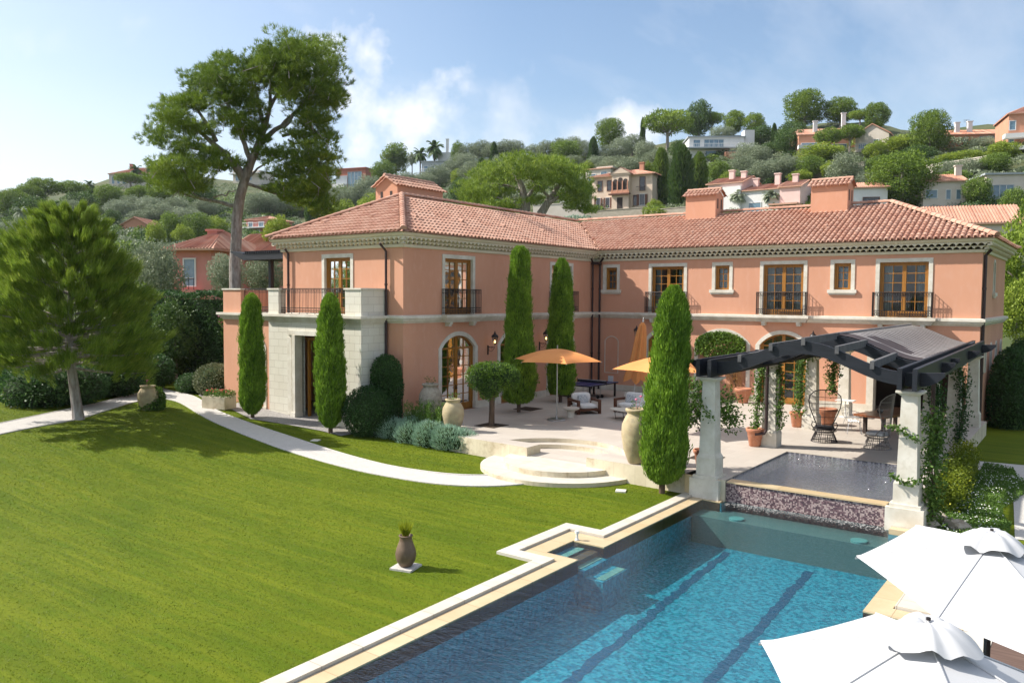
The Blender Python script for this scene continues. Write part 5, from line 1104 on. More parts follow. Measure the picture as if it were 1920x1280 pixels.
# potted citrus by the pool pillar, trunk and crown belong to the plant
def citrus(label,x,y,z,h,bl,dens,m,seed,ll=.11,lw=.055,name='citrus_tree'):
    r=np.random.default_rng(seed); t=thing(name,label,'tree',(x,y,z)); b=MB(); b.tube([(0,0,0),(.03,0,h*.5),(0,0,h)],[.05,.04,.03],7)
    for q in bl: b.tube([(0,0,h*.55),((q[0])*.5,q[1]*.5,(h*.6+q[2])/2),(q[0],q[1],q[2])],[.025,.018,.01],5)
    b.build('trunk',M['brownbark'],t); P,D=lobes(bl,dens,r,(.25,1.1)); leafobj('foliage',rot_quads(P,D+usph(len(P),r)*1.2+[0,0,-.2],r.uniform(.7,1.3,len(P))*ll,lw,r),m,t); return t
citrus('loose bushy citrus tree growing in the terracotta pot behind the pool pillar',pE[0],pE[1],.6,1.2,[(-.35,-.1,1.45,.6,.6,.7),(.5,.2,1.35,.6,.55,.65),(0,.1,2.0,.5,.5,.5),(.1,0,1.0,.65,.6,.5),(-.6,-.2,1.0,.45,.4,.45),(.75,.3,.95,.4,.4,.45)],150,M['lf_gen'],21)
# vines on the pillars and the arch
def vine(label,pts,rad,n,seed,m=None,ll=.1,lw=.06,stem=True,cat='vine'):
    r=np.random.default_rng(seed); P0=np.array(pts,float); t=thing('climbing_vine',label,cat,P0[0]); P0=P0-P0[0]; d=np.r_[0,np.cumsum(np.linalg.norm(np.diff(P0,axis=0),axis=1))]
    u=r.uniform(0,d[-1],n); C=np.c_[np.interp(u,d,P0[:,0]),np.interp(u,d,P0[:,1]),np.interp(u,d,P0[:,2])]; lum=.45+.55*np.abs(np.sin(u*2.3+seed))+.25*np.abs(np.sin(u*5.1))
    P=C+usph(n,r)*(r.uniform(.1,1,n)*rad*lum)[:,None]; leafobj('foliage',rot_quads(P,usph(n,r)+[0,0,-.5],r.uniform(.6,1.3,n)*ll,lw,r),m or M['lf_gen'],t)
    if stem: b=MB(); b.tube([tuple(q) for q in P0],.018,5); b.tube([tuple(q+[.05,.03,0]) for q in P0],.012,5); b.build('stem',M['brownbark'],t)
    return t
x,y=lx(-11.6),-11.6
vine('jasmine climbing the pillar with the rain pipe, from the pot at its foot',[(pC[0],pC[1],.5),(x-.38,y-.3,1.2),(x-.35,y-.3,2.0),(x-.25,y-.3,2.9)],.30,900,31)
vine('jasmine hanging on the right side of the pillar with the rain pipe',[(x+.35,y-.1,.7),(x+.38,y-.2,1.5),(x+.4,y-.2,2.3),(x+.25,y-.2,3.0)],.26,620,32)
x,y=lx(-6.8),-6.8
vine('dense leafy creeper on the second pillar, spreading under the wavy beam',[(x-.45,y-.2,.6),(x-.4,y-.25,1.6),(x-.35,y-.3,2.7),(x+.1,y-.3,3.15),(x+.7,y-.3,3.25)],.36,1700,33)
vine('leafy creeper hanging from the beam above the peacock chair',[(x+.75,y-.3,3.3),(x+.9,y-.2,2.7),(x+.8,y-.2,2.0),(x+.85,y-.2,1.5)],.36,1200,34)
x,y=lx(-17.42),-17.42
vine('thin ivy sprays on the pool pillar near the citrus',[(x-.3,y-.2,2.4),(x-.1,y-.32,2.0),(x+.1,y-.32,1.7)],.22,110,35,stem=False)
x,y=rx(-17.42),-17.42
vine('ivy climbing the front right pillar beside the parasols',[(x+.55,y+.2,-.5),(x+.5,y+.3,.5),(x+.45,y+.4,1.2),(x+.5,y+.6,2.0),(x+.4,y+.5,2.3)],.42,2100,36)
vine('thin trailing ivy shoots across the front right pillar',[(x-.35,y-.42,.75),(x,y-.36,.62),(x+.35,y-.36,.7)],.14,110,37,stem=False)
vine('upper trailing ivy shoots across the front right pillar face',[(x-.45,y-.4,2.0),(x-.1,y-.32,1.9),(x+.3,y-.32,1.65)],.13,120,38,stem=False)
x,y=rx(-11.6),-11.6
vine('dark creeper covering the second right pillar by the grey rain pipe',[(x+.2,y-.3,0),(x+.2,y-.3,1.2),(x+.2,y-.3,2.4),(x-.2,y-.3,2.8)],.42,1800,39,m=M['lf_dark'])
x,y=rx(-6.8),-6.8
vine('dark creeper climbing the third right pillar under the side beam',[(x+.2,y-.3,0),(x+.3,y-.3,1.2),(x+.3,y-.3,2.3),(x,y-.3,2.9)],.36,1500,40,m=M['lf_dark'])
# ivy filling the head of the blind arch
def archivy():
    r=np.random.default_rng(41); t=thing('arch_ivy','ivy filling the rounded head of the blind arch on the back wall','ivy',(7.6,-.1,0)); n=5200; u=r.uniform(-1.32,1.32,n); low=1.75+.55*np.abs(u)**2*.5+.25*np.sin(u*5); hi=2.8+.68*np.sqrt(np.maximum(0,1-(u/1.34)**2)); k=r.uniform(0,1,n)**.7; z=low+(hi-low)*k
    P=np.c_[u,-.02-r.uniform(0,.3,n)*1,z]; P[:,1]*=1; leafobj('foliage',rot_quads(P,usph(n,r)+[0,-.6,-.3],r.uniform(.07,.13,n),.075,r),M['lf_topi'],t)
    n=900; u=r.uniform(.55,1.3,n); P=np.c_[u*(1-.0*u)-.1+.3*r.normal(size=n)*.3,-.05-r.uniform(0,.25,n),r.uniform(.5,1.9,n)]; leafobj('dry_twigs',rot_quads(P,usph(n,r)+[0,0,1],r.uniform(.08,.3,n),.014,r),M['lf_red'],t)
    b=MB(); 
    for k in range(14): a=r.uniform(-1,1); b.tube([(.9,-.15,.6),(.75+.1*a,-.1,1.2),(.3+.6*a,-.08,2.0),(a*1.1,-.1,2.7)],.012,4)
    b.build('stem',M['brownbark'],t)
archivy()
# right hand beds
vine('golden leaved shrub row beside the ivy pillar and the small lawn',[(20.15,-15.4,-.2),(19.95,-13.0,-.1),(19.9,-10.8,0),(19.75,-8.6,.1)],.52,9000,42,m=M['lf_yel'],ll=.085,lw=.05,stem=False,cat='shrub')
def clover():
    r=np.random.default_rng(43); n=26000; x=r.uniform(20.2,21.7,n); y=r.uniform(-17.8,-7.6,n); k=(x<21.35+.25*np.sin(y)+.04*(-y-8)); x,y=x[k],y[k]; n=len(x); V=rot_quads(np.c_[x,y,-.6+r.uniform(.02,.16,n)+.05*np.sin(x*5)*np.sin(y*3)],usph(n,r)+[0,0,.8],.06,.03,r); leafobj('clover_bed',V,M['lf_gen'],kind='stuff')
    n=500; x=r.uniform(20.3,21.5,n); y=r.uniform(-17.6,-9,n); V=rot_quads(np.c_[x,y,np.full(n,-.44)],usph(n,r),.04,.04,r); leafobj('clover_flowers',V,M['fl_white'],kind='stuff')
clover()
for i,(x,y,bl,l) in enumerate([(20.05,3.1,[(0,0,1.2,.95,1.2,1.9),(0,.5,2.4,.85,1.0,1.2)],'dark clipped evergreen nearest the corner of the villa side wall'),(20.3,6.3,[(0,0,1.4,1.0,1.7,2.1),(0,1,2.6,.9,1.2,1.3)],'dark evergreen mass farther along the villa side wall'),(22.4,13,[(0,0,1.2,2,2,2.0),(1,1,2.2,1.6,1.6,1.6)],'dark evergreen at the far end of the side lawn')]):
    bush(l,x,y,-.6,bl,M['lf_dark'],name='evergreen_shrub',dens=200,ll=.13,lw=.08,seed=50+i)
# left garden
g=TG(337,738); bush('low round dark shrub left of the variegated shrub beside the path',g[0],g[1]+.6,g[2],[(0,0,.45,.85,.7,.55)],M['lf_dark'],dens=420,seed=61,ll=.07)
g=TG(381,744); bush('round variegated shrub between the path and the side wing',g[0],g[1]+.7,g[2],[(0,0,.75,1.15,1.0,.85)],M['lf_var'],dens=420,seed=62,ll=.09,lw=.05)
g=TG(265,768); bush('leafy mound of ivy growing round the foot of the ochre jar',g[0],g[1]+.5,g[2],[(0,0,.4,.65,.5,.62),(.2,-.1,.2,.55,.5,.35)],M['lf_gen'],dens=330,seed=63,ll=.12,lw=.09)
g=TG(357,707)
def oleander():
    r=np.random.default_rng(64); x,y=-16.2,-11.9; t=thing('oleander_tree','standard oleander with pink flowers on a thin stem before the dark hedge','oleander',(x,y,ground(x,y))); b=MB(); b.tube([(0,0,0),(0,0,2.0)],.06,7); b.build('trunk',M['brownbark'],t)
    bl=[(0,0,3.0,1.0,1.0,.95),(-.5,-.2,3.5,.7,.7,.6),(.5,0,3.7,.7,.7,.7),(.1,0,2.4,.8,.8,.5)]; P,D=lobes(bl,170,r,(.6,1.1)); leafobj('foliage',rot_quads(P,D+[0,0,.6]+usph(len(P),r)*.5,r.uniform(.15,.3,len(P)),.035,r),M['lf_gen'],t)
    P,D=lobes([(-.6,-.3,3.6,.6,.6,.5),(.5,-.2,3.6,.6,.6,.4)],26,r,(.9,1.15)); k=D[:,1]<.4; P=P[k]; leafobj('flower',rot_quads(P,usph(len(P),r),.12,.1,r),M['fl_pink'],t)
oleander()
def hedge(name,label,p0,p1,w,h,m,dens=120,ll=.16,lw=.1,seed=1,z=0,bumpy=.12,cat='hedge'):
    r=np.random.default_rng(seed); p0=np.array(p0,float);p1=np.array(p1,float); L=np.linalg.norm(p1-p0); u=(p1-p0)/L; nrm=np.array([u[1],-u[0]]); t=thing(name,label,cat,(p0[0],p0[1],z))
    Ps=[];Ds=[]
    def face(n,o,a,b_,d): 
        q=r.uniform(0,1,(n,2)); Ps.append(np.array(o)+q[:,:1]*np.array(a)+q[:,1:]*np.array(b_)); Ds.append(np.broadcast_to(np.array(d,float),(n,3)))
    U=np.r_[u,0]*L; N=np.r_[nrm,0]; Z=np.array([0,0,h])
    face(int(L*h*dens),N*w/2,U,Z,N); face(int(L*h*dens*.5),-N*w/2,U,Z,-N); face(int(L*w*dens*1.5),N*w/2+Z,U,-N*w,(0,0,1)); face(int(w*h*dens),N*w/2,-N*w,Z,-U/L); face(int(w*h*dens),N*w/2+U,-N*w,Z,U/L)
    P=np.concatenate(Ps);D=np.concatenate(Ds); P=P+D*(bumpy*2*(np.sin(P[:,:1]*1.7+P[:,2:]*1.3+P[:,1:2])*.5)+r.uniform(-bumpy,bumpy,(len(P),1))); leafobj('foliage',rot_quads(P,D+usph(len(P),r)*.9,r.uniform(.6,1.3,len(P))*ll,lw,r),m,t)
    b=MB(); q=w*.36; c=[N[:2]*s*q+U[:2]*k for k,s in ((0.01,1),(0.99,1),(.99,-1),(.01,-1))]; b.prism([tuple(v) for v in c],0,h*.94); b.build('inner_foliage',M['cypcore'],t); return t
hedge('hedge','tall dark laurel hedge behind the oleander, west of the side wing',(-23,-13.0),(-11.2,-9.2),2.0,5.2,M['lf_dark'],seed=70,z=0)
hedge('hedge','long dark hedge behind the side path under the young pine',(-34,-25),(-21,-14.5),1.6,3.4,M['lf_dark'],seed=71,z=0,dens=90)
bush('dark round shrub in the shade behind the path junction',-19.2,-15.6,.1,[(0,0,.8,1.5,1.2,.95),(-1.2,-.4,.7,1.2,1.1,.8)],M['lf_dark'],dens=160,seed=72,ll=.12,lw=.08)
bush('dark shrub at the left edge behind the side path',-20.5,-21.5,.1,[(0,0,.9,1.6,1.4,1.1)],M['lf_dark'],dens=160,seed=73,ll=.12,lw=.08)
for i,(px,py,w_,h_,l) in enumerate([(20,770,2.6,1.5,'low dark shrub at the far left behind the side path'),(110,752,2.6,1.7,'wide dark shrub behind the trunk of the young pine'),(195,738,2.2,1.6,'dark shrub behind the side path, left of the ochre jar')]):
    g=TG(px,py); bush(l,g[0]-1.2,g[1]+1.6,g[2],[(0,0,h_*.5,w_*.8,w_*.6,h_*.7),(w_*.5,w_*.4,h_*.6,w_*.6,w_*.5,h_*.6)],M['lf_dark'],dens=110,seed=170+i,ll=.14,lw=.09)
# branching tree builder
def limb(b,p,q,r0,r1,r,wob=.12,n=6,seg=7):
    p=np.array(p,float);q=np.array(q,float);L=np.linalg.norm(q-p); pts=[]
    o1=r.normal(size=3)*wob*L*.5; 
    for i in range(n+1): t=i/n; pts.append(tuple(p+(q-p)*t+o1*math.sin(pi*t)+r.normal(size=3)*wob*L*.08*(0<i<n)))
    b.tube(pts,[r0+(r1-r0)*i/n for i in range(n+1)],seg)
    return pts
def needle_tufts(P,D,r,per,ln,wd,spread=.9):
    "sprays of thin needles at points P pointing D"
    n=len(P); PP=np.repeat(P,per,0); DD=np.repeat(D,per,0)+usph(n*per,r)*spread; PP=PP+usph(n*per,r)*ln*.25
    return rot_quads(PP,DD,r.uniform(.7,1.3,n*per)*ln,wd,r,tri=True)
# ---- young pine on the left lawn
def youngpine():
    r=np.random.default_rng(80); g=TG(148,786); x,y=g[0],g[1]; t=thing('young_pine','feathery bright green young pine on the lawn beside the side path','pine tree',(x,y,g[2]-.1)); A=np.array([rt[0],rt[1],0]); A/=np.linalg.norm(A); Bv=np.array([-A[1],A[0],0])
    H=8.3; tp=lambda h:A*(-.35*h/3 if h<3 else -.35+(h-3)*.06); b=MB(); b.tube([tuple(tp(h)+[0,0,h]) for h in (0,.8,1.6,2.3,3.2,4.2,5.3,6.6,7.8)],[.24,.2,.185,.17,.15,.12,.09,.05,.02],10)
    S=[];Dn=[]
    for k in range(150):
        h=2.2+6.0*(k/150)**.95; f=(h-2.2)/6.2; a=k*2.39996; 
        L=np.interp(f,[0,.15,.35,.6,.8,.95,1],[3.2,3.7,3.4,2.5,1.6,.8,.35])*r.uniform(.75,1.12); ca,sa=math.cos(a),math.sin(a); side=ca
        L*=1.02 if side<0 else (1.0 if f<.2 else .86)
        d=A*ca+Bv*sa; end=tp(h)+d*L+[0,0,h+L*np.interp(f,[0,.3,1],[.05,.3,.7])-.1*L]; st=tp(h)+[0,0,h]
        if k%2==0 or f<.3: pts=limb(b,st,end,.055*(1-f)+.012,.008,r,.06,5,5)
        m=int(17*L)+10; u=r.uniform(.4,1.0,m)**.8; w_=r.normal(size=(m,3))*[.2,.2,.15]*(1.15-u[:,None]*.5)*min(1.3,L*.45); S.append(st+(end-st)*u[:,None]+w_); dd=(end-st)/np.linalg.norm(end-st); Dn.append(np.broadcast_to(dd+[0,0,.9],(m,3)))
    b.build('trunk',M['bark'],t); S=np.concatenate(S);Dn=np.concatenate(Dn); V=needle_tufts(S,Dn,r,18,.33,.024,.42); leafobj('needles',V,M['lf_pine'],t)
youngpine()
# ---- the tall Aleppo pine behind the west terrace
def bigpine():
    r=np.random.default_rng(81); dep=48.5; base=DP(441,545,dep); fx=np.array([fw[0],fw[1],0])/math.hypot(fw[0],fw[1]); t=thing('tall_pine','tall old pine with an open spreading crown behind the west terrace','pine tree',(0,0,0)); Q=lambda px,py,dd=0:DP(px,py,dep+dd); b=MB()
    z0=Q(441,560); z0[2]=-.5
    trunk=[tuple(z0)]+[tuple(Q(*q)) for q in [(441,540),(440,500),(443,450),(444,410),(450,370),(458,340),(470,305),(485,270),(498,235),(506,200),(508,165)]]
    b.tube(trunk,[.42,.35,.33,.32,.31,.29,.27,.25,.21,.16,.11,.06],14)
    L=[((456,335),(405,265),(352,230),.26),((430,290),(375,283),(330,268),.14),((405,265),(370,205),(345,175),.15),((352,230),(318,200),(300,175),.08),((470,300),(445,240),(415,170),.17),((445,240),(430,190),(395,140),.09),((485,272),(530,240),(560,200),.2),((530,240),(575,190),(600,150),.13),((495,240),(480,180),(470,120),.13),((505,205),(530,150),(545,100),.12),((508,190),(505,130),(520,90),.1),((530,255),(580,235),(615,260),.1),((452,385),(380,375),(310,355),.13),((395,378),(350,360),(310,330),.07),((465,345),(540,370),(590,385),.1),((470,330),(500,300),(530,290),.07),((575,190),(615,175),(630,140),.07),((462,345),(455,310),(420,300),.08),((400,370),(435,360),(452,355),.06),((540,262),(590,275),(600,300),.06)]
    for p0,p1,p2,w_ in L:
        dd=r.uniform(-2.2,2.2); a=np.array(Q(*p0)); m=np.array(Q(*p1,dd*.5)); e=np.array(Q(*p2,dd)); n=8; pts=[]
        for i in range(n+1): q=i/n; pts.append(tuple(a*(1-q)**2+2*m*q*(1-q)*1.0+e*q*q+r.normal(size=3)*.06*(i>0)))
        b.tube(pts,[w_*(1-.75*i/n) for i in range(n+1)],8)
    # foliage pads: px,py,rx,ry in photo pixels at the tree's distance
    pads=[(540,95,46,28),(500,105,36,26),(580,105,40,30),(615,140,30,38),(555,140,46,34),(505,140,40,30),(600,180,40,30),(470,130,28,24),(455,160,30,24),(625,190,20,26),(540,170,38,22),(575,215,36,18),(590,225,26,14),
     (395,135,30,20),(420,115,20,16),(370,155,26,18),(410,160,34,20),(435,185,34,20),(380,185,30,18),(345,190,26,16),(320,205,26,16),(310,225,24,14),(340,230,28,14),(300,250,22,9),(375,240,32,14),(330,270,34,11),(295,262,16,8),(440,220,42,14),(470,235,30,12),(480,205,26,16),(455,250,24,10),
     (385,285,40,13),(345,300,40,14),(310,318,36,14),(350,330,46,12),(395,315,38,12),(300,338,22,10),(370,350,34,9),(325,352,36,9),(430,308,28,10),
     (545,290,34,18),(590,265,34,18),(610,290,26,18),(570,310,34,16),(605,315,22,16),(530,325,26,12),(500,285,22,12),(555,345,30,14),(590,345,28,16),(575,375,34,16),(600,380,20,22),(540,372,22,8),(590,335,26,14),(520,355,16,8),(610,255,18,12),(475,262,14,10),(560,250,22,10)]
    mpp=dep/FPX; Ps=[];Ds=[]
    for px,py,rx_,ry in pads:
        n=int(rx_*ry*.023)+2
        for k in range(n):
            u=r.normal(size=2)*.48; c=Q(px+u[0]*rx_,py+u[1]*ry,r.uniform(-1,1)*min(2.6,rx_*.06+.5)+( -.6)); 
            m=30; Pq=usph(m,r)*np.array([.58,.58,.24])*r.uniform(.7,1.3)+c; Ps.append(Pq); Ds.append(np.c_[(Pq-c)[:,:2]*1.2,np.full(m,.75)])
            if r.uniform()<.3: 
                b.tube([tuple(c),tuple(c+np.array([r.normal()*.4,r.normal()*.4,-.5]))],.02,4)
    b.build('trunk',M['bark'],t); Ps=np.concatenate(Ps);Ds=np.concatenate(Ds); print('pine tufts',len(Ps)); V=needle_tufts(Ps,Ds,r,9,.26,.03,.8); leafobj('needles',V,M['lf_pine2'],t)
bigpine()
# ---------------------------------------------------------------- the hillside behind
CR=[(-600,395),(0,385),(150,372),(230,345),(330,335),(430,342),(560,345),(640,338),(700,322),(820,318),(900,292),(1000,288),(1100,283),(1200,268),(1300,252),(1420,250),(1500,240),(1600,238),(1700,262),(1800,262),(1920,262),(2600,300)]
CD_=[(-600,420),(0,400),(400,380),(700,330),(900,300),(1200,290),(1500,270),(1920,240),(2600,230)]
fh=np.array([fw[0],fw[1]]);fh/=np.linalg.norm(fh); rh=np.array([rt[0],rt[1]]);rh/=np.linalg.norm(rh)
def hz(x,y):
    dx,dy=x-CAM[0],y-CAM[1]; d=math.hypot(dx,dy); f=dx*fh[0]+dy*fh[1]; s=dx*rh[0]+dy*rh[1]; px=960+FPX*math.tan(max(-1.15,min(1.15,math.atan2(s,f))))
    ey=np.interp(px,[c[0] for c in CR],[c[1] for c in CR]); Dc=float(np.interp(px,[c[0] for c in CD_],[c[1] for c in CD_])); zc=CAM[2]+Dc*(545-ey)/FPX
    t=(d-62)/(Dc-62)
    if t<=0: return -.75
    if t<=1: return -.75+(zc+.75)*t**1.35+ .6*math.sin(d*.21+s*.05)*min(1,t*3)*(1-t)
    return zc-(t-1)*18
b=MB(); na,nd=90,70; A=np.linspace(-1.1,1.0,na); Dd=np.r_[np.linspace(60,420,55),np.linspace(440,900,15)]
for d in Dd:
    for a in A: x=CAM[0]+d*(fh[0]*math.cos(a)+rh[0]*math.sin(a)); y=CAM[1]+d*(fh[1]*math.cos(a)+rh[1]*math.sin(a)); b.v.append((x,y,hz(x,y)))
for j in range(nd-1):
    for i in range(na-1): q=j*na+i; b.f.append((q,q+1,q+na+1,q+na)); b.m.append(0)
b.build('hillside',M['earth'],smooth=True,kind='structure')
def onhill(px,py,dmin=64):
    d=ray(px,py); 
    k=dmin
    while k<900:
        p=CAM+d*k
        if p[2]<=hz(p[0],p[1]): return p,k
        k+=1.0
    # ray passes over the crest: stand it on the crest
    Dc=float(np.interp(px,[c[0] for c in CD_],[c[1] for c in CD_]))*.97; p=CAM+d*Dc; p[2]=hz(p[0],p[1]); return p,Dc
M['lf_far']=leafmat('far_leaf_green',(.055,.10,.018),(.16,.22,.035),(.26,.30,.07),trans=.3)
M['lf_fard']=leafmat('far_dark_green',(.03,.065,.018),(.085,.135,.03),(.15,.21,.055),trans=.25)
M['lf_lime']=leafmat('lime_leaf',(.10,.15,.015),(.24,.29,.04),(.36,.38,.08),trans=.35)
M['lf_oliv2']=leafmat('grey_olive_leaf',(.11,.14,.085),(.25,.28,.19),(.38,.41,.32),trans=.25)
PRO={}
def proto(kind,bl,n,ll,lw,m,seed,trunk,shell=(.55,1.1),flat=0,core_=.7,D_up=.3):
    r=np.random.default_rng(seed); t=link(kind,None); P,D=lobes(bl,1,r,shell)
    tot=sum((a*b_*c)**(2/3) for *_,a,b_,c in bl); Ps=[];Ds=[]
    for x,y,z,a,b_,c in bl:
        k=int(n*(a*b_*c)**(2/3)/tot); u=usph(k,r); s=r.uniform(*shell,k)[:,None]; Ps.append(np.array([x,y,z])+u*s*np.array([a,b_,c])); Ds.append(u)
    P=np.concatenate(Ps);D=np.concatenate(Ds); leafobj('crown',rot_quads(P,D*.7+usph(len(P),r)+[0,0,D_up],r.uniform(.6,1.3,len(P))*ll,lw*r.uniform(.7,1.3,len(P)),r),m,t)
    b=MB()
    for p,w_ in trunk: b.tube(p,w_,6)
    b.build('trunk',M['bark'],t)
    PRO.setdefault(kind,[]).append(t); return t
rr_=random.Random(3)
def el(n,R0,zc,Rz,s0,s1,flat=.85,seed=1):
    q=random.Random(seed); o=[(0,0,zc,R0*.75,R0*.75,Rz*.75)]
    for i in range(n):
        z=1-2*(i+.5)/n; a=2.4*i+q.uniform(-.4,.4); k=math.sqrt(1-z*z)*q.uniform(.8,1.05); s=q.uniform(s0,s1); o.append((R0*k*math.cos(a),R0*k*math.sin(a),zc+Rz*z*q.uniform(.85,1.08),s,s,s*flat))
    return o
def rl(n,R0,zc,rz,s0,s1,flat=.8,seed=1):
    q=random.Random(seed); o=[]
    for i in range(n):
        a=2.4*i+q.uniform(-.4,.4); d=R0*math.sqrt((i+.3)/n); s=q.uniform(s0,s1); o.append((d*math.cos(a),d*math.sin(a),zc+rz*(1-(d/R0)**2)*q.uniform(.3,1)-rz*.3*(d/R0),s,s,s*flat))
    return o
for sd in (1,2,3):
    proto('olive_tree',el(24,.32,.52,.33,.13,.21,.9,sd),8000,.04,.02,M['lf_olive'] if sd!=2 else M['lf_oliv2'],100+sd,[([(0,0,-.3),(.02,0,.2),(.1,.03,.45)],[.05,.045,.02]),([(0,0,.15),(-.12,.05,.45)],[.035,.015])])
    proto('umbrella_pine',el(24,.36,.70,.15,.11,.17,.62,sd+20),8000,.036,.018,M['lf_pine2'] if sd!=2 else M['lf_pine'],110+sd,[([(0,0,-.2),(0,.01,.3),(.02,0,.62)],[.035,.03,.02])]+[([(0,0,.4+.03*k),(.18*math.cos(k*1.3),.18*math.sin(k*1.3),.6),(.33*math.cos(k*1.3),.33*math.sin(k*1.3),.74)],[.018,.012,.006]) for k in range(5)],D_up=.6)
    proto('round_pine',el(34,.34,.54,.34,.11,.18,.7,sd+40),14000,.034,.017,M['lf_pine2'] if sd!=1 else M['lf_pine'],120+sd,[([(0,0,-.2),(0,0,.4),(0,0,.8)],[.03,.025,.008])]+[([(0,0,.3+.05*k),(.3*math.cos(k*1.3),.3*math.sin(k*1.3),.45+.06*k)],[.014,.005]) for k in range(5)],D_up=.5)
    proto('leafy_tree',el(26,.33,.52,.36,.12,.2,.85,sd+60),8000,.04,.026,M['lf_far'] if sd!=2 else M['lf_fard'],130+sd,[([(0,0,-.2),(0,0,.6)],[.03,.015])])
proto('lime_shrub',el(22,.34,.45,.34,.14,.22,.9,5),6500,.05,.03,M['lf_lime'],140,[([(0,0,-.2),(0,0,.4)],[.03,.015])])
def protocyp(seed,m):
    r=np.random.default_rng(seed); t=link('far_cypress',None); n=5200; q=r.uniform(0,1,n); a=r.uniform(0,2*pi,n); R_=np.interp(q,[0,.08,.3,.7,.9,1],[.3,.42,.5,.4,.24,.03])*(1+.12*np.sin(a*3+q*14))*r.uniform(.75,1.06,n); P=np.c_[R_*np.cos(a),R_*np.sin(a),q]; leafobj('crown',rot_quads(P,np.c_[np.cos(a)*.5,np.sin(a)*.5,np.ones(n)*.25],.16*r.uniform(.6,1.2,n),.03,r),m,t); b=MB(); b.lathe((0,0,0),[(.1,-.1),(.3,.05),(.38,.3),(.3,.7),(.02,.96)],10); b.build('trunk',M['cypcore'],t); PRO.setdefault('far_cypress',[]).append(t)  # the 'trunk' is an added core filling the crown, inner shade in its colour
protocyp(1,M['lf_fard']); protocyp(2,M['lf_far'])
def protopalm(seed,m):
    r=np.random.default_rng(seed); t=link('palm_tree',None); V=[]
    for k in range(46):
        a=k*2.4; e=r.uniform(-.5,1.2); L=.36; p=np.array([0,0,.72]); d=np.array([math.cos(a)*math.cos(e),math.sin(a)*math.cos(e),math.sin(e)]); s=np.array([-math.sin(a),math.cos(a),0])
        for i in range(9):
            q=p+d*L/9; n_=np.array([0,0,.02]); 
            for sg in (-1,1):
                w_=.075*math.sin(pi*(i+1.2)/10.5); V.append([p,q,q+s*sg*w_+d*.05-[0,0,.02],p+s*sg*w_+d*.04-[0,0,.02]])
            p=q; d=d+[0,0,-.17]; d/=np.linalg.norm(d)
    leafobj('crown',np.array(V),m,t); b=MB(); b.tube([(0,0,-.2),(.01,0,.3),(0,0,.72)],[.035,.028,.035],8); b.lathe((0,0,.6),[(.03,0),(.06,.05),(.05,.13),(.01,.15)],8); b.build('trunk',M['brownbark'],t); PRO.setdefault('palm_tree',[]).append(t)
protopalm(1,M['lf_fard']); protopalm(2,M['lf_oliv2'])
CATS={'olive_tree':'olive tree','umbrella_pine':'pine tree','round_pine':'pine tree','leafy_tree':'tree','lime_shrub':'shrub','far_cypress':'cypress','palm_tree':'palm'}
used=set(); NAMEOF={'far_cypress':'cypress_tree'}
def plant(kind,px,top,base,wpx,label,var=0,group=None,dep=None,rz=None):
    if dep: p=DP(px,base,dep); d=dep
    else: p,d=onhill(px,base)
    pz=PR(p); h=max(1.,(pz[1]-top)*d/FPX); wd=wpx*d/FPX; lst=PRO[kind]; s=lst[var%len(lst)]; rz=rz if rz is not None else rr_.uniform(0,6.28)
    k=wd/(.86 if kind!='palm_tree' else .66); sc=(k,k,h)
    if id(s) in used: o=dup(s,p,rz,sc=sc)
    else: used.add(id(s)); o=s; o.location=tuple(p); o.rotation_euler=(0,0,rz); o.scale=sc
    o.name=NAMEOF.get(kind,kind); o['label']=label; o['category']=CATS[kind]
    if group: o['group']=group
    return o
O,U,P_,T,LS,C_,PM='olive_tree','umbrella_pine','round_pine','leafy_tree','lime_shrub','far_cypress','palm_tree'
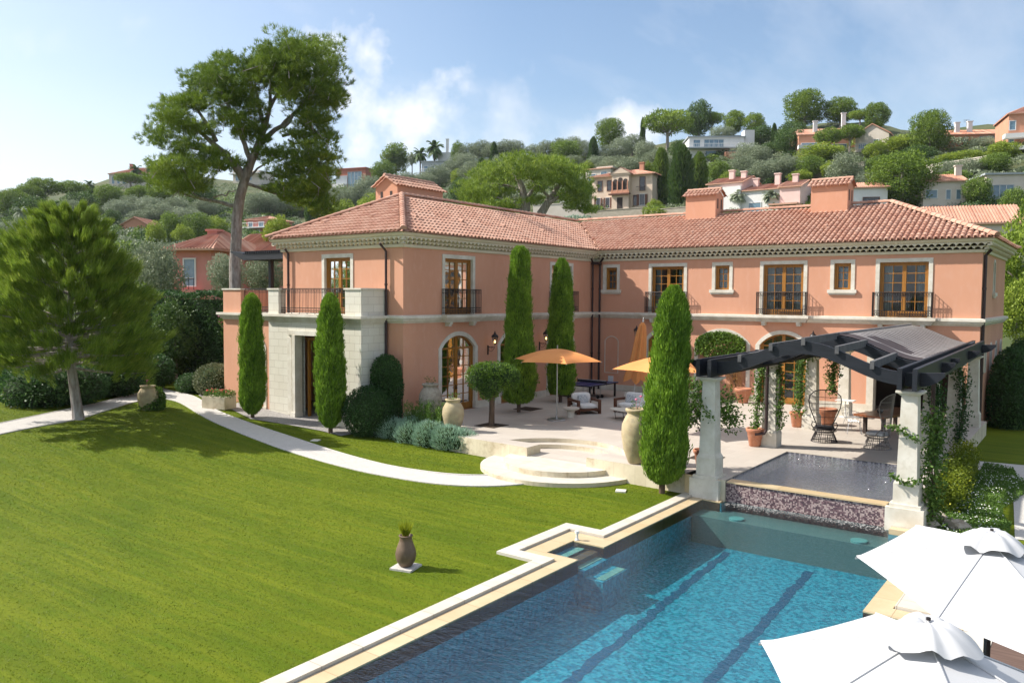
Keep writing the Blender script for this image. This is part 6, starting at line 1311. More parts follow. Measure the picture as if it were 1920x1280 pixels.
rows=[
(U,85,328,400,62,'broad dark umbrella pine highest on the far left ridge',0),(U,137,334,398,56,'flat topped pine right of the broad pine on the left ridge',2),
(P_,55,342,405,60,'dark rounded pine left of the broad umbrella pine',1),(P_,22,350,412,60,'dark rounded pine at the far left end of the ridge',2),
(PM,168,337,372,22,'small palm on the ridge right of the flat topped pine',0),(PM,255,307,352,24,'small palm before the pale hilltop villa',0),(PM,287,296,350,30,'larger palm at the right end of the pale hilltop villa',0),
(U,245,322,362,62,'brownish open pine standing before the hilltop villa',2),(C_,176,354,400,24,'dark wedge shaped cypress above the young pine',0),
(PM,42,380,470,26,'tall thin palm with brown dead fronds at the left edge',1),(PM,96,372,440,48,'bushy palm behind the top of the young pine',0),
(T,205,345,395,56,'bright rounded tree below the pale hilltop villa',0),(P_,262,345,392,52,'dark pine under the brownish open pine',1),(T,210,392,434,34,'small dark ball tree left of the orange roofed cottage',1),
(T,320,396,462,50,'light green tree between the cottage and the tall pine trunk',0),(T,372,398,462,56,'darker green tree just left of the tall pine trunk',2),(LS,345,418,470,40,'lime green tree above the neighbouring roof',0),(LS,292,412,470,36,'lime green bush beside the aerial mast',0),
(LS,408,402,450,40,'yellowish green tree touching the tall pine trunk',0),
(C_,586,322,432,22,'slim dark cypress behind the left end of the villa roof',0),(C_,607,326,428,16,'thinner cypress right beside the other one behind the roof',1),
(LS,640,372,430,66,'light green bushes behind the left slope of the villa roof',0),(LS,700,362,420,60,'light green bush left of the long chimney',0),(LS,605,386,430,46,'small light green bush right of the paired cypresses',0),
(T,742,268,322,54,'tall dark green tree at the left of the palms on the skyline',2),(PM,742,284,330,44,'palm growing in front of the tall dark skyline tree',0),(PM,788,275,330,28,'middle palm by the blue grey house',0),(PM,815,260,312,34,'tallest palm, before the blue grey house',0),(PM,773,284,318,20,'smallest palm left of the blue grey house',1),
(T,858,264,292,28,'bright little tree right of the blue grey house',0),(C_,926,267,312,12,'small dark cypress among the skyline olives',0),(C_,903,297,352,18,'dark cypress left of the great spreading pine',0),(T,866,332,388,52,'dark leafy tree behind the right end of the long chimney',1),(LS,858,316,348,28,'yellow green bush below the palms',0),
(C_,1112,258,318,17,'slim cypress above the pale modern house',0),(P_,1143,217,282,58,'dark leaning pine on the skyline above the mansion',1),(U,1250,200,298,92,'broad bright umbrella pine dominating the skyline above the mansion',1),(C_,1205,222,256,9,'tiny dark cypress beside the broad umbrella pine',0),
(T,1310,187,262,52,'dark conifers behind the broad umbrella pine',1),(P_,1300,211,262,38,'rounded pine right behind the broad umbrella pine',1),(U,1334,207,258,44,'flat bright pine left of the paired round pines',1),(P_,1376,205,256,44,'taller of the paired round pines above the white house',0),(P_,1413,210,254,42,'shorter of the paired round pines above the white house',0),
(C_,1238,280,384,30,'tall light green cypress right beside the mansion',1),(C_,1277,275,390,42,'broad dark cypress between the mansion and the villa chimney',0),(C_,1310,287,368,28,'clipped looking cypress below the white modern house',1),(LS,1214,300,336,28,'yellow green palm like bush above the mansion roof',0),
(LS,1228,372,400,28,'round green bush at the right foot of the mansion',0),(C_,1451,232,276,10,'tiny cypress beside the white modern house',0),(T,1440,267,298,28,'small round dark green tree right of the white modern house',1),
(PM,1385,354,402,36,'left palm before the pink town houses',1),(PM,1447,352,402,38,'right palm before the pink town houses',1),
(P_,1508,163,250,80,'tallest round pine on the right hand skyline',1),(P_,1575,180,240,64,'darker pine just right of the tallest skyline pine',2),(U,1612,204,244,44,'yellowish small pine over the hilltop house roof',1),(P_,1643,188,250,48,'leaning pine right of the hilltop house chimneys',1),(P_,1742,200,300,76,'big pine standing alone against the sky at the right',1),
(U,1552,234,304,50,'left of the two dark flat pines before the hilltop house',0),(U,1592,229,292,54,'right of the two dark flat pines before the hilltop house',0),(P_,1690,276,396,118,'large bright round pine between the lower white houses',2),(LS,1704,360,392,24,'clipped green dome beside the large round pine',0),
(T,1480,240,292,60,'dark tall hedge like trees left of the hilltop house',1),(T,1830,330,385,56,'banana like leafy plants left of the glass fronted building',0),(T,1715,265,300,46,'green shrub under the lonely skyline pine',0),
(LS,1880,262,300,60,'yellow green vine covered shrubs under the orange building',0),(LS,1800,282,312,90,'long ivy hedge across the right slope',0),(LS,1540,268,310,90,'hedges on the terrace under the hilltop house',0),(T,1650,290,330,60,'leafy garden shrubs left of the large round pine',0),(T,1900,350,420,50,'leafy tree at the right edge above the glass building',0),
(LS,1690,254,292,84,'long low hedge on the ridge left of the lonely skyline pine',0),(T,1722,272,312,70,'dark green garden trees right below the gabled cream wing',1),(T,1425,236,274,58,'dark clipped hedge right behind the white modern house tower',1),(T,1484,228,276,60,'tall clipped dark hedge at the foot of the tallest skyline pine',1),
(T,1345,300,346,46,'green leafy tree below the white modern house terrace',0),(LS,1372,318,352,44,'bright bushes above the left town house chimneys',0),(T,1520,292,334,54,'green leafy trees on the terrace left of the hilltop house wall',2),(LS,1565,300,335,50,'bright green bushes in the middle of the terraced garden',0),(LS,1640,262,300,40,'pale green bush before the gabled cream wing',0),
(T,1790,318,352,56,'green trees right of the large round pine above the beige house',0),(T,1865,286,330,60,'green trees under the orange building at the right',2),(LS,1500,318,345,46,'yellow green bushes above the gabled town house',0),(T,1275,262,300,46,'dark leafy tree under the broad umbrella pine',1),(T,1060,262,312,60,'leafy green tree among the crest olives behind the spreading pine',2),(LS,1100,300,330,30,'small bright bush left of the pale modern house',0),
(T,150,358,420,70,'dark green tree mass below the left ridge pines',1),(T,60,368,440,80,'dark green tree mass at the left under the ridge',1),(P_,300,345,395,56,'rounded pine right below the hilltop villa',2),(T,380,345,400,60,'dark green tree left of the tall pine trunk on the slope',1),(T,720,300,352,50,'green tree under the red modern house',0),(T,560,335,390,56,'dark green tree right of the tall pine on the slope',1),
]
for r_ in rows: plant(*r_[:6],var=r_[6])
ORD=['leftmost','second','third','fourth','fifth','sixth','seventh','eighth','ninth','tenth','eleventh','twelfth','thirteenth','fourteenth','fifteenth']
olv=[('on the left slope below the pale hilltop villa','olives on the left slope',[(225,372,415,50),(250,365,408,50),(285,366,410,50),(300,378,425,52),(268,392,428,50),(328,368,415,54),(348,386,430,56),(130,372,430,60),(105,395,450,60),(70,400,460,70),(20,415,480,70),(385,370,410,50)]),
('on the slope behind the left roof end','olives behind the left roof end',[(510,356,408,54),(545,346,400,50),(618,346,396,50),(645,352,404,50),(672,344,392,52),(692,325,384,48),(708,348,392,44),(570,360,405,50),(480,360,410,50)]),
('between the palms and the spreading pine','olives between palms and spreading pine',[(760,322,366,52),(822,308,356,46),(795,322,362,46),(872,286,326,50),(886,300,346,50),(905,262,304,38),(925,266,306,40),(882,268,310,44),(950,260,304,38),(968,262,298,32),(892,322,376,46),(945,288,330,44),(845,300,340,40)]),
('on the crest above the mansion','olives on the crest',[(1025,262,304,36),(1050,258,302,36),(1075,253,302,36),(1096,262,304,30),(1000,270,300,36),(1135,270,312,42),(1165,256,304,40),(1185,250,292,38),(1210,262,304,40),(1232,278,318,46),(1150,292,332,60),(1185,294,338,66),(1120,290,325,40),(1255,290,330,50),(1075,290,318,40)]),
('on the terraces right of the white modern house','olives right of the white house',[(1400,266,318,54),(1422,270,322,50),(1395,292,334,54),(1455,296,342,54),(1475,288,338,44),(1355,235,268,46),(1430,300,345,50),(1385,318,350,50),(1585,284,352,60),(1625,320,356,40)]),
('on the right slope below the lonely skyline pine','olives on the right slope',[(1700,246,288,50),(1652,248,284,38),(1754,246,288,38),(1816,296,338,54),(1850,318,362,46),(1840,255,285,40),(1775,300,335,40)])]
k=0
for lab,grp,pts in olv:
    for i,q in enumerate(sorted(pts)): plant(O,*q[:2],q[2],q[3]*1.12,(ORD[i] if i==0 else ORD[i]+' from left')+' of the olives '+lab,var=k,group=grp); k+=1
# near trees behind the garden, on the left
plant(O,292,446,600,105,'large silvery olive between the young pine and the neighbouring house',0,dep=57)
plant(O,15,440,620,120,'large grey olive at the left edge behind the young pine',1,dep=58)
plant(O,425,470,560,70,'olive tree just left of the tall pine trunk',1,dep=56); plant(O,500,470,565,80,'olive tree seen under the dark awning beam',2,dep=58)
plant(T,70,560,760,170,'dark shaded tree behind the side path at the far left',1,dep=45); plant(T,330,560,700,110,'dark tree in the shade right of the young pine crown',1,dep=47); plant(T,240,520,720,120,'dark tree hidden behind the young pine',2,dep=50)
plant(LS,520,400,470,50,'bright green bush behind the neighbouring roof',0,dep=80)
plant(P_,1945,350,640,150,'bright pine at the right edge behind the villa corner',0,dep=62); plant(LS,1905,520,640,70,'light green shrub behind the villa side wall',0,dep=58); plant(P_,1880,470,600,70,'darker pine boughs between the villa corner and the right edge',2,dep=66)
plant(LS,1870,440,480,60,'light green bush in front of the red tiled roof',0,dep=70)
# woodland that reads as one mass
def woods():
    r=np.random.default_rng(90); mats=['lf_fard','lf_olive','lf_far']; 
    for mi,mn in enumerate(mats):
        Ps=[];Ds=[];Ss=[]
        for k in range([1200,1050,560][mi]):
            px=r.choice([r.uniform(-120,2040),r.uniform(-120,2040),r.uniform(-150,720),r.uniform(-150,720),r.uniform(-500,-100),r.uniform(1950,2550)]); f=r.uniform(0,1)**.8; ey=np.interp(px,[c[0] for c in CR],[c[1] for c in CR]); py=ey+4+f*(470-ey if px<560 else 400-ey)
            p,d=onhill(px,py); s=r.uniform(1.6,3.6)*(1 if d>150 else .6); n=int(110+60*s) if d<260 else 120; u=usph(n,r); u[:,2]=np.abs(u[:,2])*.9-.1; Ps.append(p+u*np.array([s,s,s*.85])*r.uniform(.75,1.1,n)[:,None]); Ds.append(u); Ss.append(np.full(n,s*.22))
        P=np.concatenate(Ps);D=np.concatenate(Ds);S=np.concatenate(Ss); leafobj('woodland',rot_quads(P,D+usph(len(P),r),S*r.uniform(.6,1.3,len(P)),S*.42,r),M[mn],kind='stuff')
woods()
# ---------------------------------------------------------------- houses on the hill
M['hpink']=mat('pink_house_wall',(.60,.25,.21),(.54,.22,.18),rough=.9,scale=.6); M['hpale']=mat('pale_house_wall',(.68,.60,.52),(.62,.54,.46),rough=.9,scale=.5); M['hcream']=mat('peach_mansion_wall',(.74,.58,.45),(.68,.52,.40),rough=.9,scale=.5)
M['hwhite']=mat('white_house_wall',(.76,.74,.72),(.70,.68,.66),rough=.9,scale=.5); M['horange']=mat('orange_house_wall',(.62,.30,.19),(.56,.27,.17),rough=.9,scale=.5); M['hrose']=mat('rose_town_house_wall',(.74,.55,.50),(.69,.50,.45),rough=.9,scale=.5)
M['hgrey']=mat('blue_grey_house_wall',(.42,.45,.47),(.36,.39,.42),rough=.9,scale=.5); M['hred']=mat('red_modern_wall',(.48,.17,.12),(.43,.15,.1),rough=.8,scale=.5); M['drywall']=brickmat('dry_stone_wall',(.42,.37,.30),(.32,.28,.22),(.15,.13,.1),.5,.25,.02,c3=(.2,.18,.14))
M['shut']=mat('brown_shutter',(.16,.07,.045),rough=.7); M['oldtile']=tilemat('old_roof_tile',[(.30,.12,.075),(.46,.20,.13),(.56,.33,.23),(.38,.15,.09)])
def house(name,label,pl,pr,pyb,pyt,wallm,roof='flat',rh_=1.5,yaw=0,deep=8,wins=(),roofm='tile',cat='house',dep=None,eave=.4,ext=()):
    pc=(pl+pr)/2
    if dep: p=DP(pc,pyb,dep); d=dep
    else: p,d=onhill(pc,pyb)
    W=(pr-pl)*d/FPX/max(.5,math.cos(yaw)); Hh=(pyb-pyt)*d/FPX; ang=math.atan2(rh[1],rh[0])+yaw-.33; t=thing(name,label,cat,p,ang); w2=W/2
    b=MB(); b.box((-w2,0,-6),(w2,deep,Hh)); 
    if roof=='gablex': b.prism([(0,Hh),(deep,Hh),(deep/2,Hh+rh_)],-w2,w2,F=lambda a,c,d_:(d_,a,c))
    if roof=='gabley': b.prism([(-w2,Hh),(w2,Hh),(0,Hh+rh_)],0,deep,F=lambda a,c,d_:(a,d_,c))
    b.build('wall',M[wallm],t); e=eave
    rb=MB(); rm=M[roofm] if roofm in M else M['tile']
    def slab(q): # thin roof leaf with ribs
        n=len(q); q=[Vector(v) for v in q]; rb.add([tuple(v) for v in q]+[tuple(v-Vector((0,0,.18))) for v in q],[tuple(range(n)),tuple(range(n,2*n))[::-1]]+[(i,n+i,n+(i+1)%n,(i+1)%n) for i in range(n)])
        if n>=3 and roofm!='slate':
            a,c=q[0],q[1]; L=(c-a).length; N=min(70,int(L/.32)); top=q[2:][::-1]; 
            for i in range(1,N):
                f=i/N; s=a+(c-a)*f; g=(top[0]+(top[-1]-top[0])*f) if n==4 else top[0]
                if n==3: 
                    m_=.5; k_=1-abs(f-.5)*2; g=s+((top[0]-(a+c)/2))*k_
                rb.tube([s+Vector((0,0,.03)),g+Vector((0,0,.03))],.075,4,False)
    if roof=='flat': rb.box((-w2-e,-e,Hh),(w2+e,deep+e,Hh+.3)); 
    elif roof=='gablex':
        s=rh_/(deep/2); slab([(-w2-e,-e,Hh-e*s+.15),(w2+e,-e,Hh-e*s+.15),(w2+e,deep/2,Hh+rh_+.15),(-w2-e,deep/2,Hh+rh_+.15)]); slab([(w2+e,deep+e,Hh-e*s+.15),(-w2-e,deep+e,Hh-e*s+.15),(-w2-e,deep/2,Hh+rh_+.15),(w2+e,deep/2,Hh+rh_+.15)])
    elif roof=='gabley':
        s=rh_/w2; slab([(-w2-e,deep+e,Hh-e*s+.15),(-w2-e,-e,Hh-e*s+.15),(0,-e,Hh+rh_+.15),(0,deep+e,Hh+rh_+.15)]); slab([(w2+e,-e,Hh-e*s+.15),(w2+e,deep+e,Hh-e*s+.15),(0,deep+e,Hh+rh_+.15),(0,-e,Hh+rh_+.15)])
    elif roof=='hip':
        h2=min(w2,deep/2); z=Hh+.05; A=[(-w2-e,-e,z),(w2+e,-e,z),(w2+e,deep+e,z),(-w2-e,deep+e,z)]; r0=(-w2+h2,deep/2,z+rh_); r1=(w2-h2,deep/2,z+rh_)
        slab([A[0],A[1],r1,r0]); slab([A[2],A[3],r0,r1]); slab([A[1],A[2],r1]); slab([A[3],A[0],r0])
    rb.build('roof',rm if roof!='flat' else M[roofm if roofm in M and roofm!='tile' else 'hwhite'],t)
    for wn in wins:
        u0,u1,v0,v1=wn[:4]; kd=wn[4] if len(wn)>4 else 'g'; x0,x1=-w2+W*u0,-w2+W*u1; z0,z1=Hh*v0,Hh*v1
        q=MB(); f=.12
        fm={'g':'hwhite','s':'hwhite','b':'hwhite','d':'shut','r':'shut','o':'hgrey'}[kd]
        for a in ((x0-f,-.1,z0-f,x1+f,.0,z0),(x0-f,-.1,z1,x1+f,.0,z1+f),(x0-f,-.1,z0,x0,0,z1),(x1,-.1,z0,x1+f,0,z1)): q.box(a[:3],a[3:])
        w_=q.build('window',M[fm],t); q=MB(); q.quad((x0,-.03,z0),(x1,-.03,z0),(x1,-.03,z1),(x0,-.03,z1)); q.build('pane',M['bluepane' if kd in 'gbo' else 'darkpane'],w_)
        if kd=='o': q=MB(); [q.box((x0+(x1-x0)*i/4-.04,-.08,z0),(x0+(x1-x0)*i/4+.04,-.02,z1)) for i in range(1,4)]; q.build('mullion',M['hwhite'],w_)
        if kd=='s':
            for s_ in (-1,1): q=MB(); X=(x0-.1,x0-.1-(x1-x0)*.5) if s_<0 else (x1+.1,x1+.1+(x1-x0)*.5); q.box((min(X),-.18,z0),(max(X),-.1,z1)); q.build('shutter',M['shut'],w_)
    for ex in ext: ex(t,W,Hh)
    return t
def X_box(name,u0,u1,v0,v1,y0,y1,m):
    def f(t,W,H_): b=MB(); b.box((-W/2+W*u0,y0,H_*v0),(-W/2+W*u1,y1,H_*v1)); b.build(name,M[m],t)
    return f
def X_chim(u,y,h,m='hpale'):
    def f(t,W,H_):
        x=-W/2+W*u; b=MB(); b.box((x-.5,y,H_),(x+.5,y+.8,H_+h)); b.box((x-.65,y-.12,H_+h),(x+.65,y+.92,H_+h+.2)); b.build('chimney',M[m],t)
    return f
def X_rail(u0,u1,v,y,h=1.0,m='iron'):
    def f(t,W,H_):
        b=MB(); x0,x1=-W/2+W*u0,-W/2+W*u1; z=H_*v; b.tube([(x0,y,z+h),(x1,y,z+h)],.05,4); n=int((x1-x0)/.5)+1
        for i in range(n+1): b.tube([(x0+(x1-x0)*i/n,y,z),(x0+(x1-x0)*i/n,y,z+h)],.03,4)
        b.build('balcony_rail',M[m],t)
    return f
house('neighbour_house','rose pink neighbouring house with white window and red tiled roof left of the tall pine',322,400,560,468,'hpink','hip',2.0,.12,10,[(.30,.58,.27,.80)],'oldtile',dep=72,eave=.7,ext=[X_box('balcony',-.06,.75,.0,.18,-1.2,-.1,'hpink'),X_rail(-.05,.74,.18,-1.15),X_chim(.45,3.5,1.9,'hpink')])
house('roofed_annexe','low neighbouring annexe with a sunlit pale tiled roof behind the tall pine trunk',398,540,560,478,'hpink','gablex',2.2,-.15,8,[(.1,.2,.3,.7)],'oldtile',dep=78)
house('cottage','small orange roofed cottage in the trees above the young pine',230,276,442,421,'horange','gabley',1.6,.3,9,[(.3,.6,.2,.7)],'oldtile')
house('hilltop_villa','pale villa on the far left hilltop behind palms',202,300,352,326,'hpale','hip',3.2,.2,14,[(.06,.11,.3,.8),(.17,.22,.3,.8),(.28,.33,.3,.8),(.45,.5,.3,.8)],'oldtile',ext=[X_chim(.35,3,4,'hpink'),X_chim(.8,3,4.5,'hpink')])
house('terraced_house','pink house with white balconies right of the tall pine trunk',456,508,442,412,'hpink','hip',1.2,-.1,9,[(.12,.3,.55,.85),(.6,.8,.55,.85),(.1,.3,.08,.36),(.5,.62,.08,.36)],'oldtile',ext=[X_box('balcony_slab',-.1,1.05,.46,.52,-1.6,0,'hwhite'),X_rail(-.1,1.05,.52,-1.5,m='hwhite')])
house('white_annexe','white terrace building with round gable below the pink balcony house',505,560,452,432,'hwhite','flat',1,0,8,[(.1,.25,.3,.8)],ext=[X_box('parapet',0,1,1,1.25,-.2,.1,'hwhite')])
house('terrace_house','cream house seen through the branches of the tall pine',432,492,345,322,'hpale','flat',1,0,10,[(.1,.3,.3,.75),(.5,.7,.3,.75)],ext=[X_box('canopy',-.05,1.05,.78,.86,-2,0,'hwhite')])
house('red_modern_house','red modern house with a large blue glass front on the left skyline',626,690,352,317,'hred','flat',1,-.05,12,[(.40,.86,.02,.82,'o')],'hred',ext=[X_box('white_terrace',-.1,.36,.0,.2,-2,0,'hwhite'),X_box('side_wing',0,.38,.2,.65,-.2,-.05,'hgrey')])
house('blue_grey_house','blue grey hilltop house behind the tallest palm',790,848,322,296,'hgrey','flat',1,.15,12,[(.08,.2,.3,.7),(.3,.42,.3,.7),(.6,.7,.3,.7)],'hgrey',ext=[X_box('upper_floor',.5,1.15,1.0,1.7,1.5,9,'hwhite'),X_chim(.75,4,9,'hwhite'),X_box('balcony_slab',.0,.6,.2,.26,-2,0,'hwhite'),X_rail(0,.6,.26,-1.9,m='hwhite')])
house('roofed_pavilion','low house with a red tiled roof among the crest olives',1044,1070,308,298,'horange','gablex',1.5,0,8,[(.3,.6,.1,.8)],'oldtile')
house('pale_modern_house','pale modern house with blue windows standing behind the mansion',1096,1146,352,318,'hpale','flat',1,-.2,10,[(.12,.4,.35,.75),(.62,.85,.42,.85)],'oldtile',ext=[X_box('upper_floor',.4,1.05,1,1.15,.5,8,'hpale')])
def mansion_extra(t,W,H_):
    X=lambda u:-W/2+W*u
    b=MB(); b.box((X(.38),-1.6,-2),(X(.66),0,H_*1.0)); b.box((X(.36),-1.75,H_*.98),(X(.68),0,H_*1.03)); b.build('centre_bay',M['hcream'],t)
    b=MB(); b.prism([(X(.355),H_*1.03),(X(.685),H_*1.03),(X(.52),H_*1.2)],-1.9,4,F=lambda a,c,d_:(a,d_,c)); b.build('gable',M['hcream'],t)
    b=MB(); q=[(X(.34),-2.0,H_*1.02),(X(.52),-2.0,H_*1.22),(X(.52),4,H_*1.22),(X(.34),4,H_*1.02)]; b.quad(*q); q=[(X(.70),-2.0,H_*1.02),(X(.52),-2.0,H_*1.22),(X(.52),4,H_*1.22),(X(.70),4,H_*1.02)]; b.quad(*q[::-1]); b.build('gable_roof',M['oldtile'],t)
    b=MB()
    for i in range(3):
        x0,x1=X(.40+.083*i),X(.40+.083*i+.075); zt=H_*(.88 if i!=1 else .92); P=archpts(x0,x1,zt-.6,zt,8); b.quad((x0,-1.63,H_*.58),(x1,-1.63,H_*.58),*[(p[0],-1.63,p[1]) for p in P[::-1]])
    b.build('loggia_arch',M['dark'],t)
    b=MB()
    for i in range(4): x=X(.395+.083*i); b.tube([(x,-1.75,H_*.5),(x,-1.75,H_*.82)],.13,7)
    b.box((X(.37),-1.85,H_*.5),(X(.67),-1.65,H_*.56)); b.box((X(.37),-1.85,H_*.47),(X(.67),-1.55,H_*.50)); b.build('loggia_column',M['horange'],t)
    b=MB(); b.box((X(.35),-2.6,H_*.43),(X(.69),-1.6,H_*.47)); b.build('porch_awning',M['shut'],t)
    b=MB(); b.box((X(.47),-1.68,0),(X(.56),-1.62,H_*.36)); b.build('front_door',M['dark'],t)
    b=MB(); [b.box((X(.46),-1.7-.5*i,-.2*i-.3),(X(.60),-1.2-.5*i,-.2*i)) for i in range(6)]; b.build('stairs',M['hpale'],t)
house('mansion','peach coloured mansion with brown shutters and a triple arched loggia',1106,1224,396,330,'hcream','hip',1.9,-.18,11,[(.10,.17,.60,.88,'d'),(.26,.33,.60,.88,'d'),(.80,.88,.55,.92,'d'),(.08,.14,.12,.40,'s'),(.24,.30,.12,.40,'s'),(.70,.76,.14,.42,'d'),(.80,.88,.14,.44,'s')],'oldtile',eave=.8,cat='mansion',ext=[mansion_extra,X_chim(.72,4,3.2,'horange'),X_rail(.76,.92,.52,-.9)])
house('white_modern_house','long white modern house with dark slab roofs above the cypresses',1294,1392,300,258,'hwhite','flat',1,.28,10,[(.28,.62,.58,.88,'o'),(.08,.2,.58,.88),(.30,.5,.08,.4),(.72,.95,.1,.42,'o')],'hgrey',ext=[X_box('floor_slab',-.05,1.1,.46,.51,-2.2,0,'hgrey'),X_rail(-.05,1.1,.51,-2.1,m='hwhite'),X_box('lower_wing',.62,1.15,-.3,.28,-3,-.2,'horange'),X_box('tower',1.02,1.2,.4,1.35,1,5,'hwhite')])
house('rose_town_house','rose town house with white upper wall at the left of the row of town houses',1326,1390,402,344,'hrose','gablex',1.6,-.35,10,[(.55,.85,.5,.78,'b'),(.1,.3,.1,.4)],'oldtile',ext=[X_chim(.5,3,2.8,'hrose'),X_chim(.85,3,2.4,'hrose'),X_box('white_bay',.4,1.0,.1,.86,-.8,-.05,'hwhite')])
house('white_town_house','white and rose town house behind the two palms',1390,1462,404,356,'hwhite','gablex',1.5,-.35,10,[(.2,.5,.15,.5,'b'),(.62,.72,.5,.75)],'oldtile',ext=[X_chim(.2,3,2.6,'hrose'),X_chim(.75,3,3.2,'hrose')])
house('gabled_town_house','rose gabled town house at the right of the row, left of the right chimney',1462,1498,402,350,'hrose','gablex',1.6,-.3,10,[(.2,.6,.1,.35,'b')],'oldtile',ext=[X_chim(.5,3,2.6,'hrose'),X_box('lower_roof',-.3,1.1,.30,.36,-3,0,'oldtile')])
house('white_low_house','white low house with a tiled roof immediately right of the right chimney',1588,1660,402,352,'hwhite','gablex',1.3,.1,9,[(.42,.8,.05,.62,'d'),(.0,.08,.3,.7,'b')],'oldtile')
house('hilltop_house','salmon and cream house with several roofs on the right hilltop',1500,1606,284,252,'horange','gablex',2.4,.15,12,[(.05,.3,.15,.5),(.55,.8,.1,.4)],'oldtile',ext=[X_box('white_balcony',-.02,.55,.12,.34,-2.2,-.2,'hwhite'),X_box('upper_block',.38,.78,1,1.35,2,9,'hrose'),X_chim(.8,4,6,'hwhite'),X_chim(.3,2,3.8,'hwhite')])
house('gabled_cream_house','cream gabled wing at the right of the hilltop house',1606,1662,288,252,'hpale','gabley',2.4,-.25,12,[(.55,.7,.5,.7),(.1,.35,.3,.55)],'oldtile',ext=[X_rail(.0,.6,.28,-.8,m='hwhite')])
house('beige_house','beige house with narrow windows right of the large round pine',1734,1806,392,340,'hpale','gablex',1.6,.12,9,[(.06,.32,.4,.68,'b'),(.54,.64,.35,.68),(.78,.88,.35,.68)],'oldtile',ext=[X_chim(.95,3,3.0)])
house('long_brick_house','long low brick coloured house on the right skyline',1776,1886,268,252,'horange','gablex',1.8,.2,10,[(.28,.36,.1,.6),(.55,.78,.15,.7,'o'),(.88,.97,.3,.85)],'oldtile',ext=[X_chim(.25,2,3.2,'hwhite'),X_chim(.45,2,3.4,'hwhite')])
house('orange_block','orange apartment block with white balconies at the right edge of the skyline',1896,1990,278,212,'horange','hip',3,.0,12,[(.02,.12,.55,.8),(.02,.1,.1,.3)],'oldtile',ext=[X_box('balcony',-.1,.5,.28,.4,-2.5,0,'hwhite'),X_box('balcony',-.2,.5,-.1,.02,-4,0,'hwhite')])
house('glass_front_building','low building with a tall glass front on the right slope',1852,1926,372,328,'hpale','flat',1,.15,9,[(.0,.62,.02,.55,'o')],'hgrey')
house('tiled_roof_house','old house with a broad weathered red tiled roof behind the right hip of the villa',1752,1902,470,417,'hpale','gablex',2.2,.0,9,[(.4,.5,.3,.7)],'oldtile',dep=92,eave=.5)
house('white_flat_house','white flat roofed building low on the far left slope',8,48,460,444,'hwhite','flat',1,.0,8,[(.2,.5,.3,.7)])
# garden walls on the slope
def gwall(label,pl,pr,py0,py1,m='drywall',name='garden_wall'):
    a,d=onhill(pl,py1); c,d2=onhill(pr,py1); h=(py1-py0)*d/FPX; a=Vector(a);c=Vector(c); u=(c-a); u.z=0; L=u.length; t=MB(); ang=math.atan2(u.y,u.x); M_=Matrix.Translation(a)@Matrix.Rotation(ang,4,'Z'); t.box((0,-.3,-2),(L,.3,h),F=lambda x,y,z:tuple(M_@Vector((x,y,z)))); t.box((-.1,-.4,h),(L+.1,.4,h+.15),F=lambda x,y,z:tuple(M_@Vector((x,y,z)))); return t.build(name,M[m],label=label,category='wall')
gwall('curved looking dry stone terrace wall below the mansion',1098,1206,398,412); gwall('dry stone wall with parapet right of the mansion steps',1206,1300,396,408); gwall('pale retaining wall across the right slope above the beige house',1735,1850,312,326,'hpale'); gwall('stone terrace wall under the hilltop house gardens',1480,1620,322,334,'drywall'); gwall('pale garden wall under the great spreading pine',1000,1096,385,408,'hpale')
def flowers(label,px0,px1,py0,py1,m,seed,cat='bougainvillea'):
    r=np.random.default_rng(seed); bl=[]; p,d=onhill((px0+px1)/2,py1); t=thing('bougainvillea' if 'magenta' in label or 'purple' in label else 'flower_bank',label,cat,p); W=(px1-px0)*d/FPX; h=(py1-py0)*d/FPX
    for i in range(8): s=h*.55; bl.append(((i/7-.5)*(W-s)*rh[0]+0,(i/7-.5)*(W-s)*rh[1],h*.4+r.uniform(-.1,.2)*h,s*.8,s*.6,s*.8))
    P,D=lobes(bl,22,r,(.6,1.1)); leafobj('flower_mass',rot_quads(P,D+usph(len(P),r),.28,.2,r),m,t)
flowers('magenta bougainvillea at the left end of the mansion terrace',1070,1108,387,403,M['fl_mag'],1); flowers('purple bougainvillea on the wall above the town houses',1490,1560,318,328,M['fl_mag'],2); flowers('silvery lavender bank below the magenta bougainvillea',1058,1112,402,414,M['lf_lav'],3,'lavender'); flowers('clipped oval hedge at the right end of the mansion garden',1206,1282,388,408,M['lf_lime'],4,'hedge')
p,d=onhill(1064,398); t=thing('far_parasol','small white parasol in the garden left of the magenta bougainvillea','parasol',p); b=MB(); b.lathe((0,0,2.2),[(2.0,0),(1,.45),(0,.7)],8); b.build('canopy',M['canvas'],t); b=MB(); b.tube([(0,0,0),(0,0,2.6)],.05,5); b.build('pole',M['white'],t)
for px,py0,py1,l in ((1070,232,262,'thin mast standing on the crest olives'),(1178,235,262,'thin mast behind the broad umbrella pine'),(1793,295,310,'white lamp post on the right slope'),(337,415,462,'aerial mast left of the neighbouring roof'),(1812,225,240,'roof aerial on the long brick house')):
    p,d=onhill(px,py1); h=(py1-py0)*d/FPX; b=MB(); b.tube([tuple(p-[0,0,1]),tuple(p+[0,0,h])],.09,5)
    if 'aerial' in l: [b.tube([tuple(p+[-.8*rh[0],-.8*rh[1],h-.3*k]),tuple(p+[.8*rh[0],.8*rh[1],h-.3*k])],.04,4) for k in range(3)]
    b.build('mast',M['metal'],label=l,category='mast')
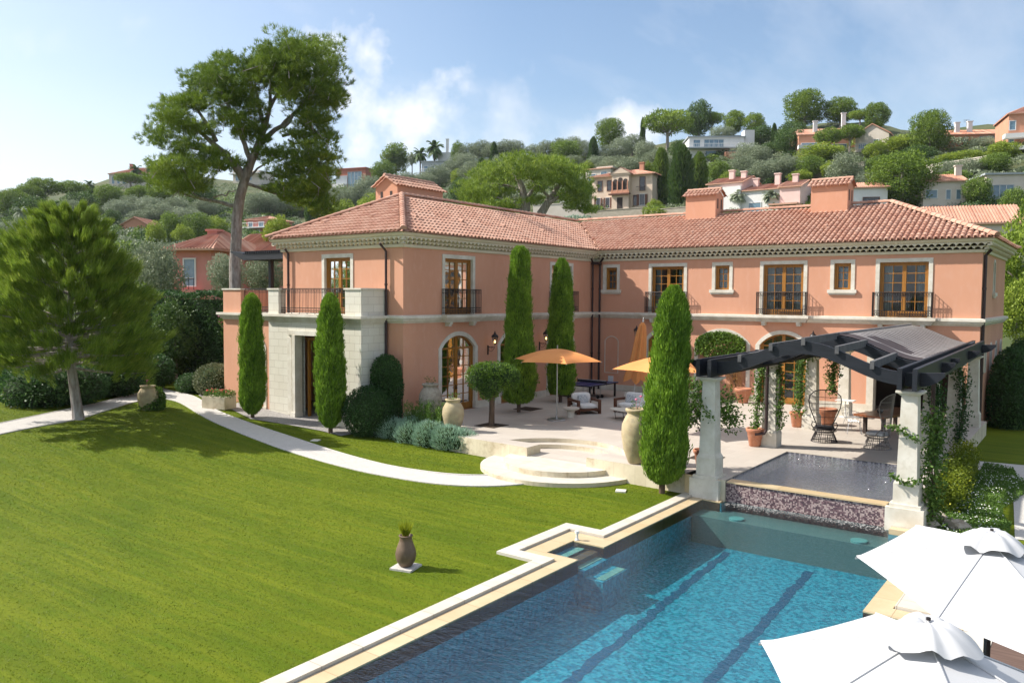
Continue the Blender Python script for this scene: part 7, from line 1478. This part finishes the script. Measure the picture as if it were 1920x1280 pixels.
# ---- great spreading pine behind the roofs
def spreadpine():
    r=np.random.default_rng(85); dep=98; t=thing('spreading_pine','great spreading pine with a flat bright crown behind the villa roofs','pine tree',(0,0,0)); Q=lambda px,py,dd=0:DP(px,py,dep+dd); b=MB()
    z0=Q(978,430); z0[2]=hz(z0[0],z0[1])-1
    b.tube([tuple(z0),tuple(Q(985,405)),tuple(Q(985,380)),tuple(Q(978,350)),tuple(Q(968,325))],[.8,.7,.6,.4,.2],10)
    b.tube([tuple(Q(1005,425)),tuple(Q(1015,400)),tuple(Q(1032,372)),tuple(Q(1050,345))],[.6,.55,.4,.2],9)
    for p0,p1,p2,w_ in [((985,390),(950,375),(915,365),.25),((982,360),(940,340),(900,345),.22),((975,345),(960,320),(930,310),.2),((1025,385),(1060,360),(1085,345),.25),((985,375),(1010,345),(1020,320),.28),((1032,372),(1010,350),(990,330),.2),((985,395),(945,392),(905,388),.2),((1045,350),(1060,330),(1070,320),.15)]:
        a,m,e=np.array(Q(*p0)),np.array(Q(*p1,r.uniform(-3,3))),np.array(Q(*p2,r.uniform(-4,4))); b.tube([tuple(a*(1-q)**2+2*m*q*(1-q)+e*q*q) for q in np.linspace(0,1,8)],[w_*(1-.75*q) for q in np.linspace(0,1,8)],7)
    b.build('trunk',M['bark'],t)
    pads=[(1000,300,34,12),(960,305,36,12),(1035,300,30,12),(930,320,34,14),(990,318,38,14),(1045,318,36,16),(1075,318,22,14),(905,340,30,16),(950,335,34,14),(1000,335,30,10),(1060,338,34,14),(1088,345,20,16),(885,358,22,14),(915,362,36,16),(945,362,20,10),(890,378,24,12),(920,388,36,14),(945,395,20,12),(960,382,16,8),(1070,358,30,14),(1090,370,18,14),(1080,385,20,12),(1095,392,16,8),(1000,375,16,8),(1035,335,30,12),(875,370,14,8),(1060,372,12,7),(1010,355,14,7)]
    Ps=[];Ds=[]
    for px,py,rx_,ry in pads:
        for k in range(int(rx_*ry*.034)+2):
            u=r.normal(size=2)*.5; c=Q(px+u[0]*rx_,py+u[1]*ry,r.uniform(-1,1)*rx_*.16); m=24; Pq=usph(m,r)*np.array([.8,.8,.35])*r.uniform(.7,1.2)+c; Ps.append(Pq); Ds.append(np.c_[(Pq-c)[:,:2]*.8,np.full(m,.9)])
    Ps=np.concatenate(Ps);Ds=np.concatenate(Ds); leafobj('needles',needle_tufts(Ps,Ds,r,5,.5,.075,.8),M['lf_pine'],t)
spreadpine()
for o in list(bpy.data.objects):
    if o.type=='EMPTY' and not o.parent and not o.children: bpy.data.objects.remove(o)
    elif o.type=='EMPTY' and not o.parent and 'label' not in o: 
        for c in list(o.children): bpy.data.objects.remove(c)
        bpy.data.objects.remove(o)

hm=bpy.data.materials.new('haze_air'); hm.use_nodes=True; nt=hm.node_tree; nt.nodes.remove(nt.nodes['Principled BSDF']); pv=nn(nt,'ShaderNodeVolumePrincipled'); pv.inputs['Color'].default_value=(.86,.91,1,1); pv.inputs['Density'].default_value=.00009; pv.inputs['Anisotropy'].default_value=.2; nt.links.new(pv.outputs[0],nt.nodes['Material Output'].inputs['Volume'])
b=MB(); b.box((-3100,-3100,-4.5),(3100,3100,140)); b.build('haze',hm,kind='stuff')
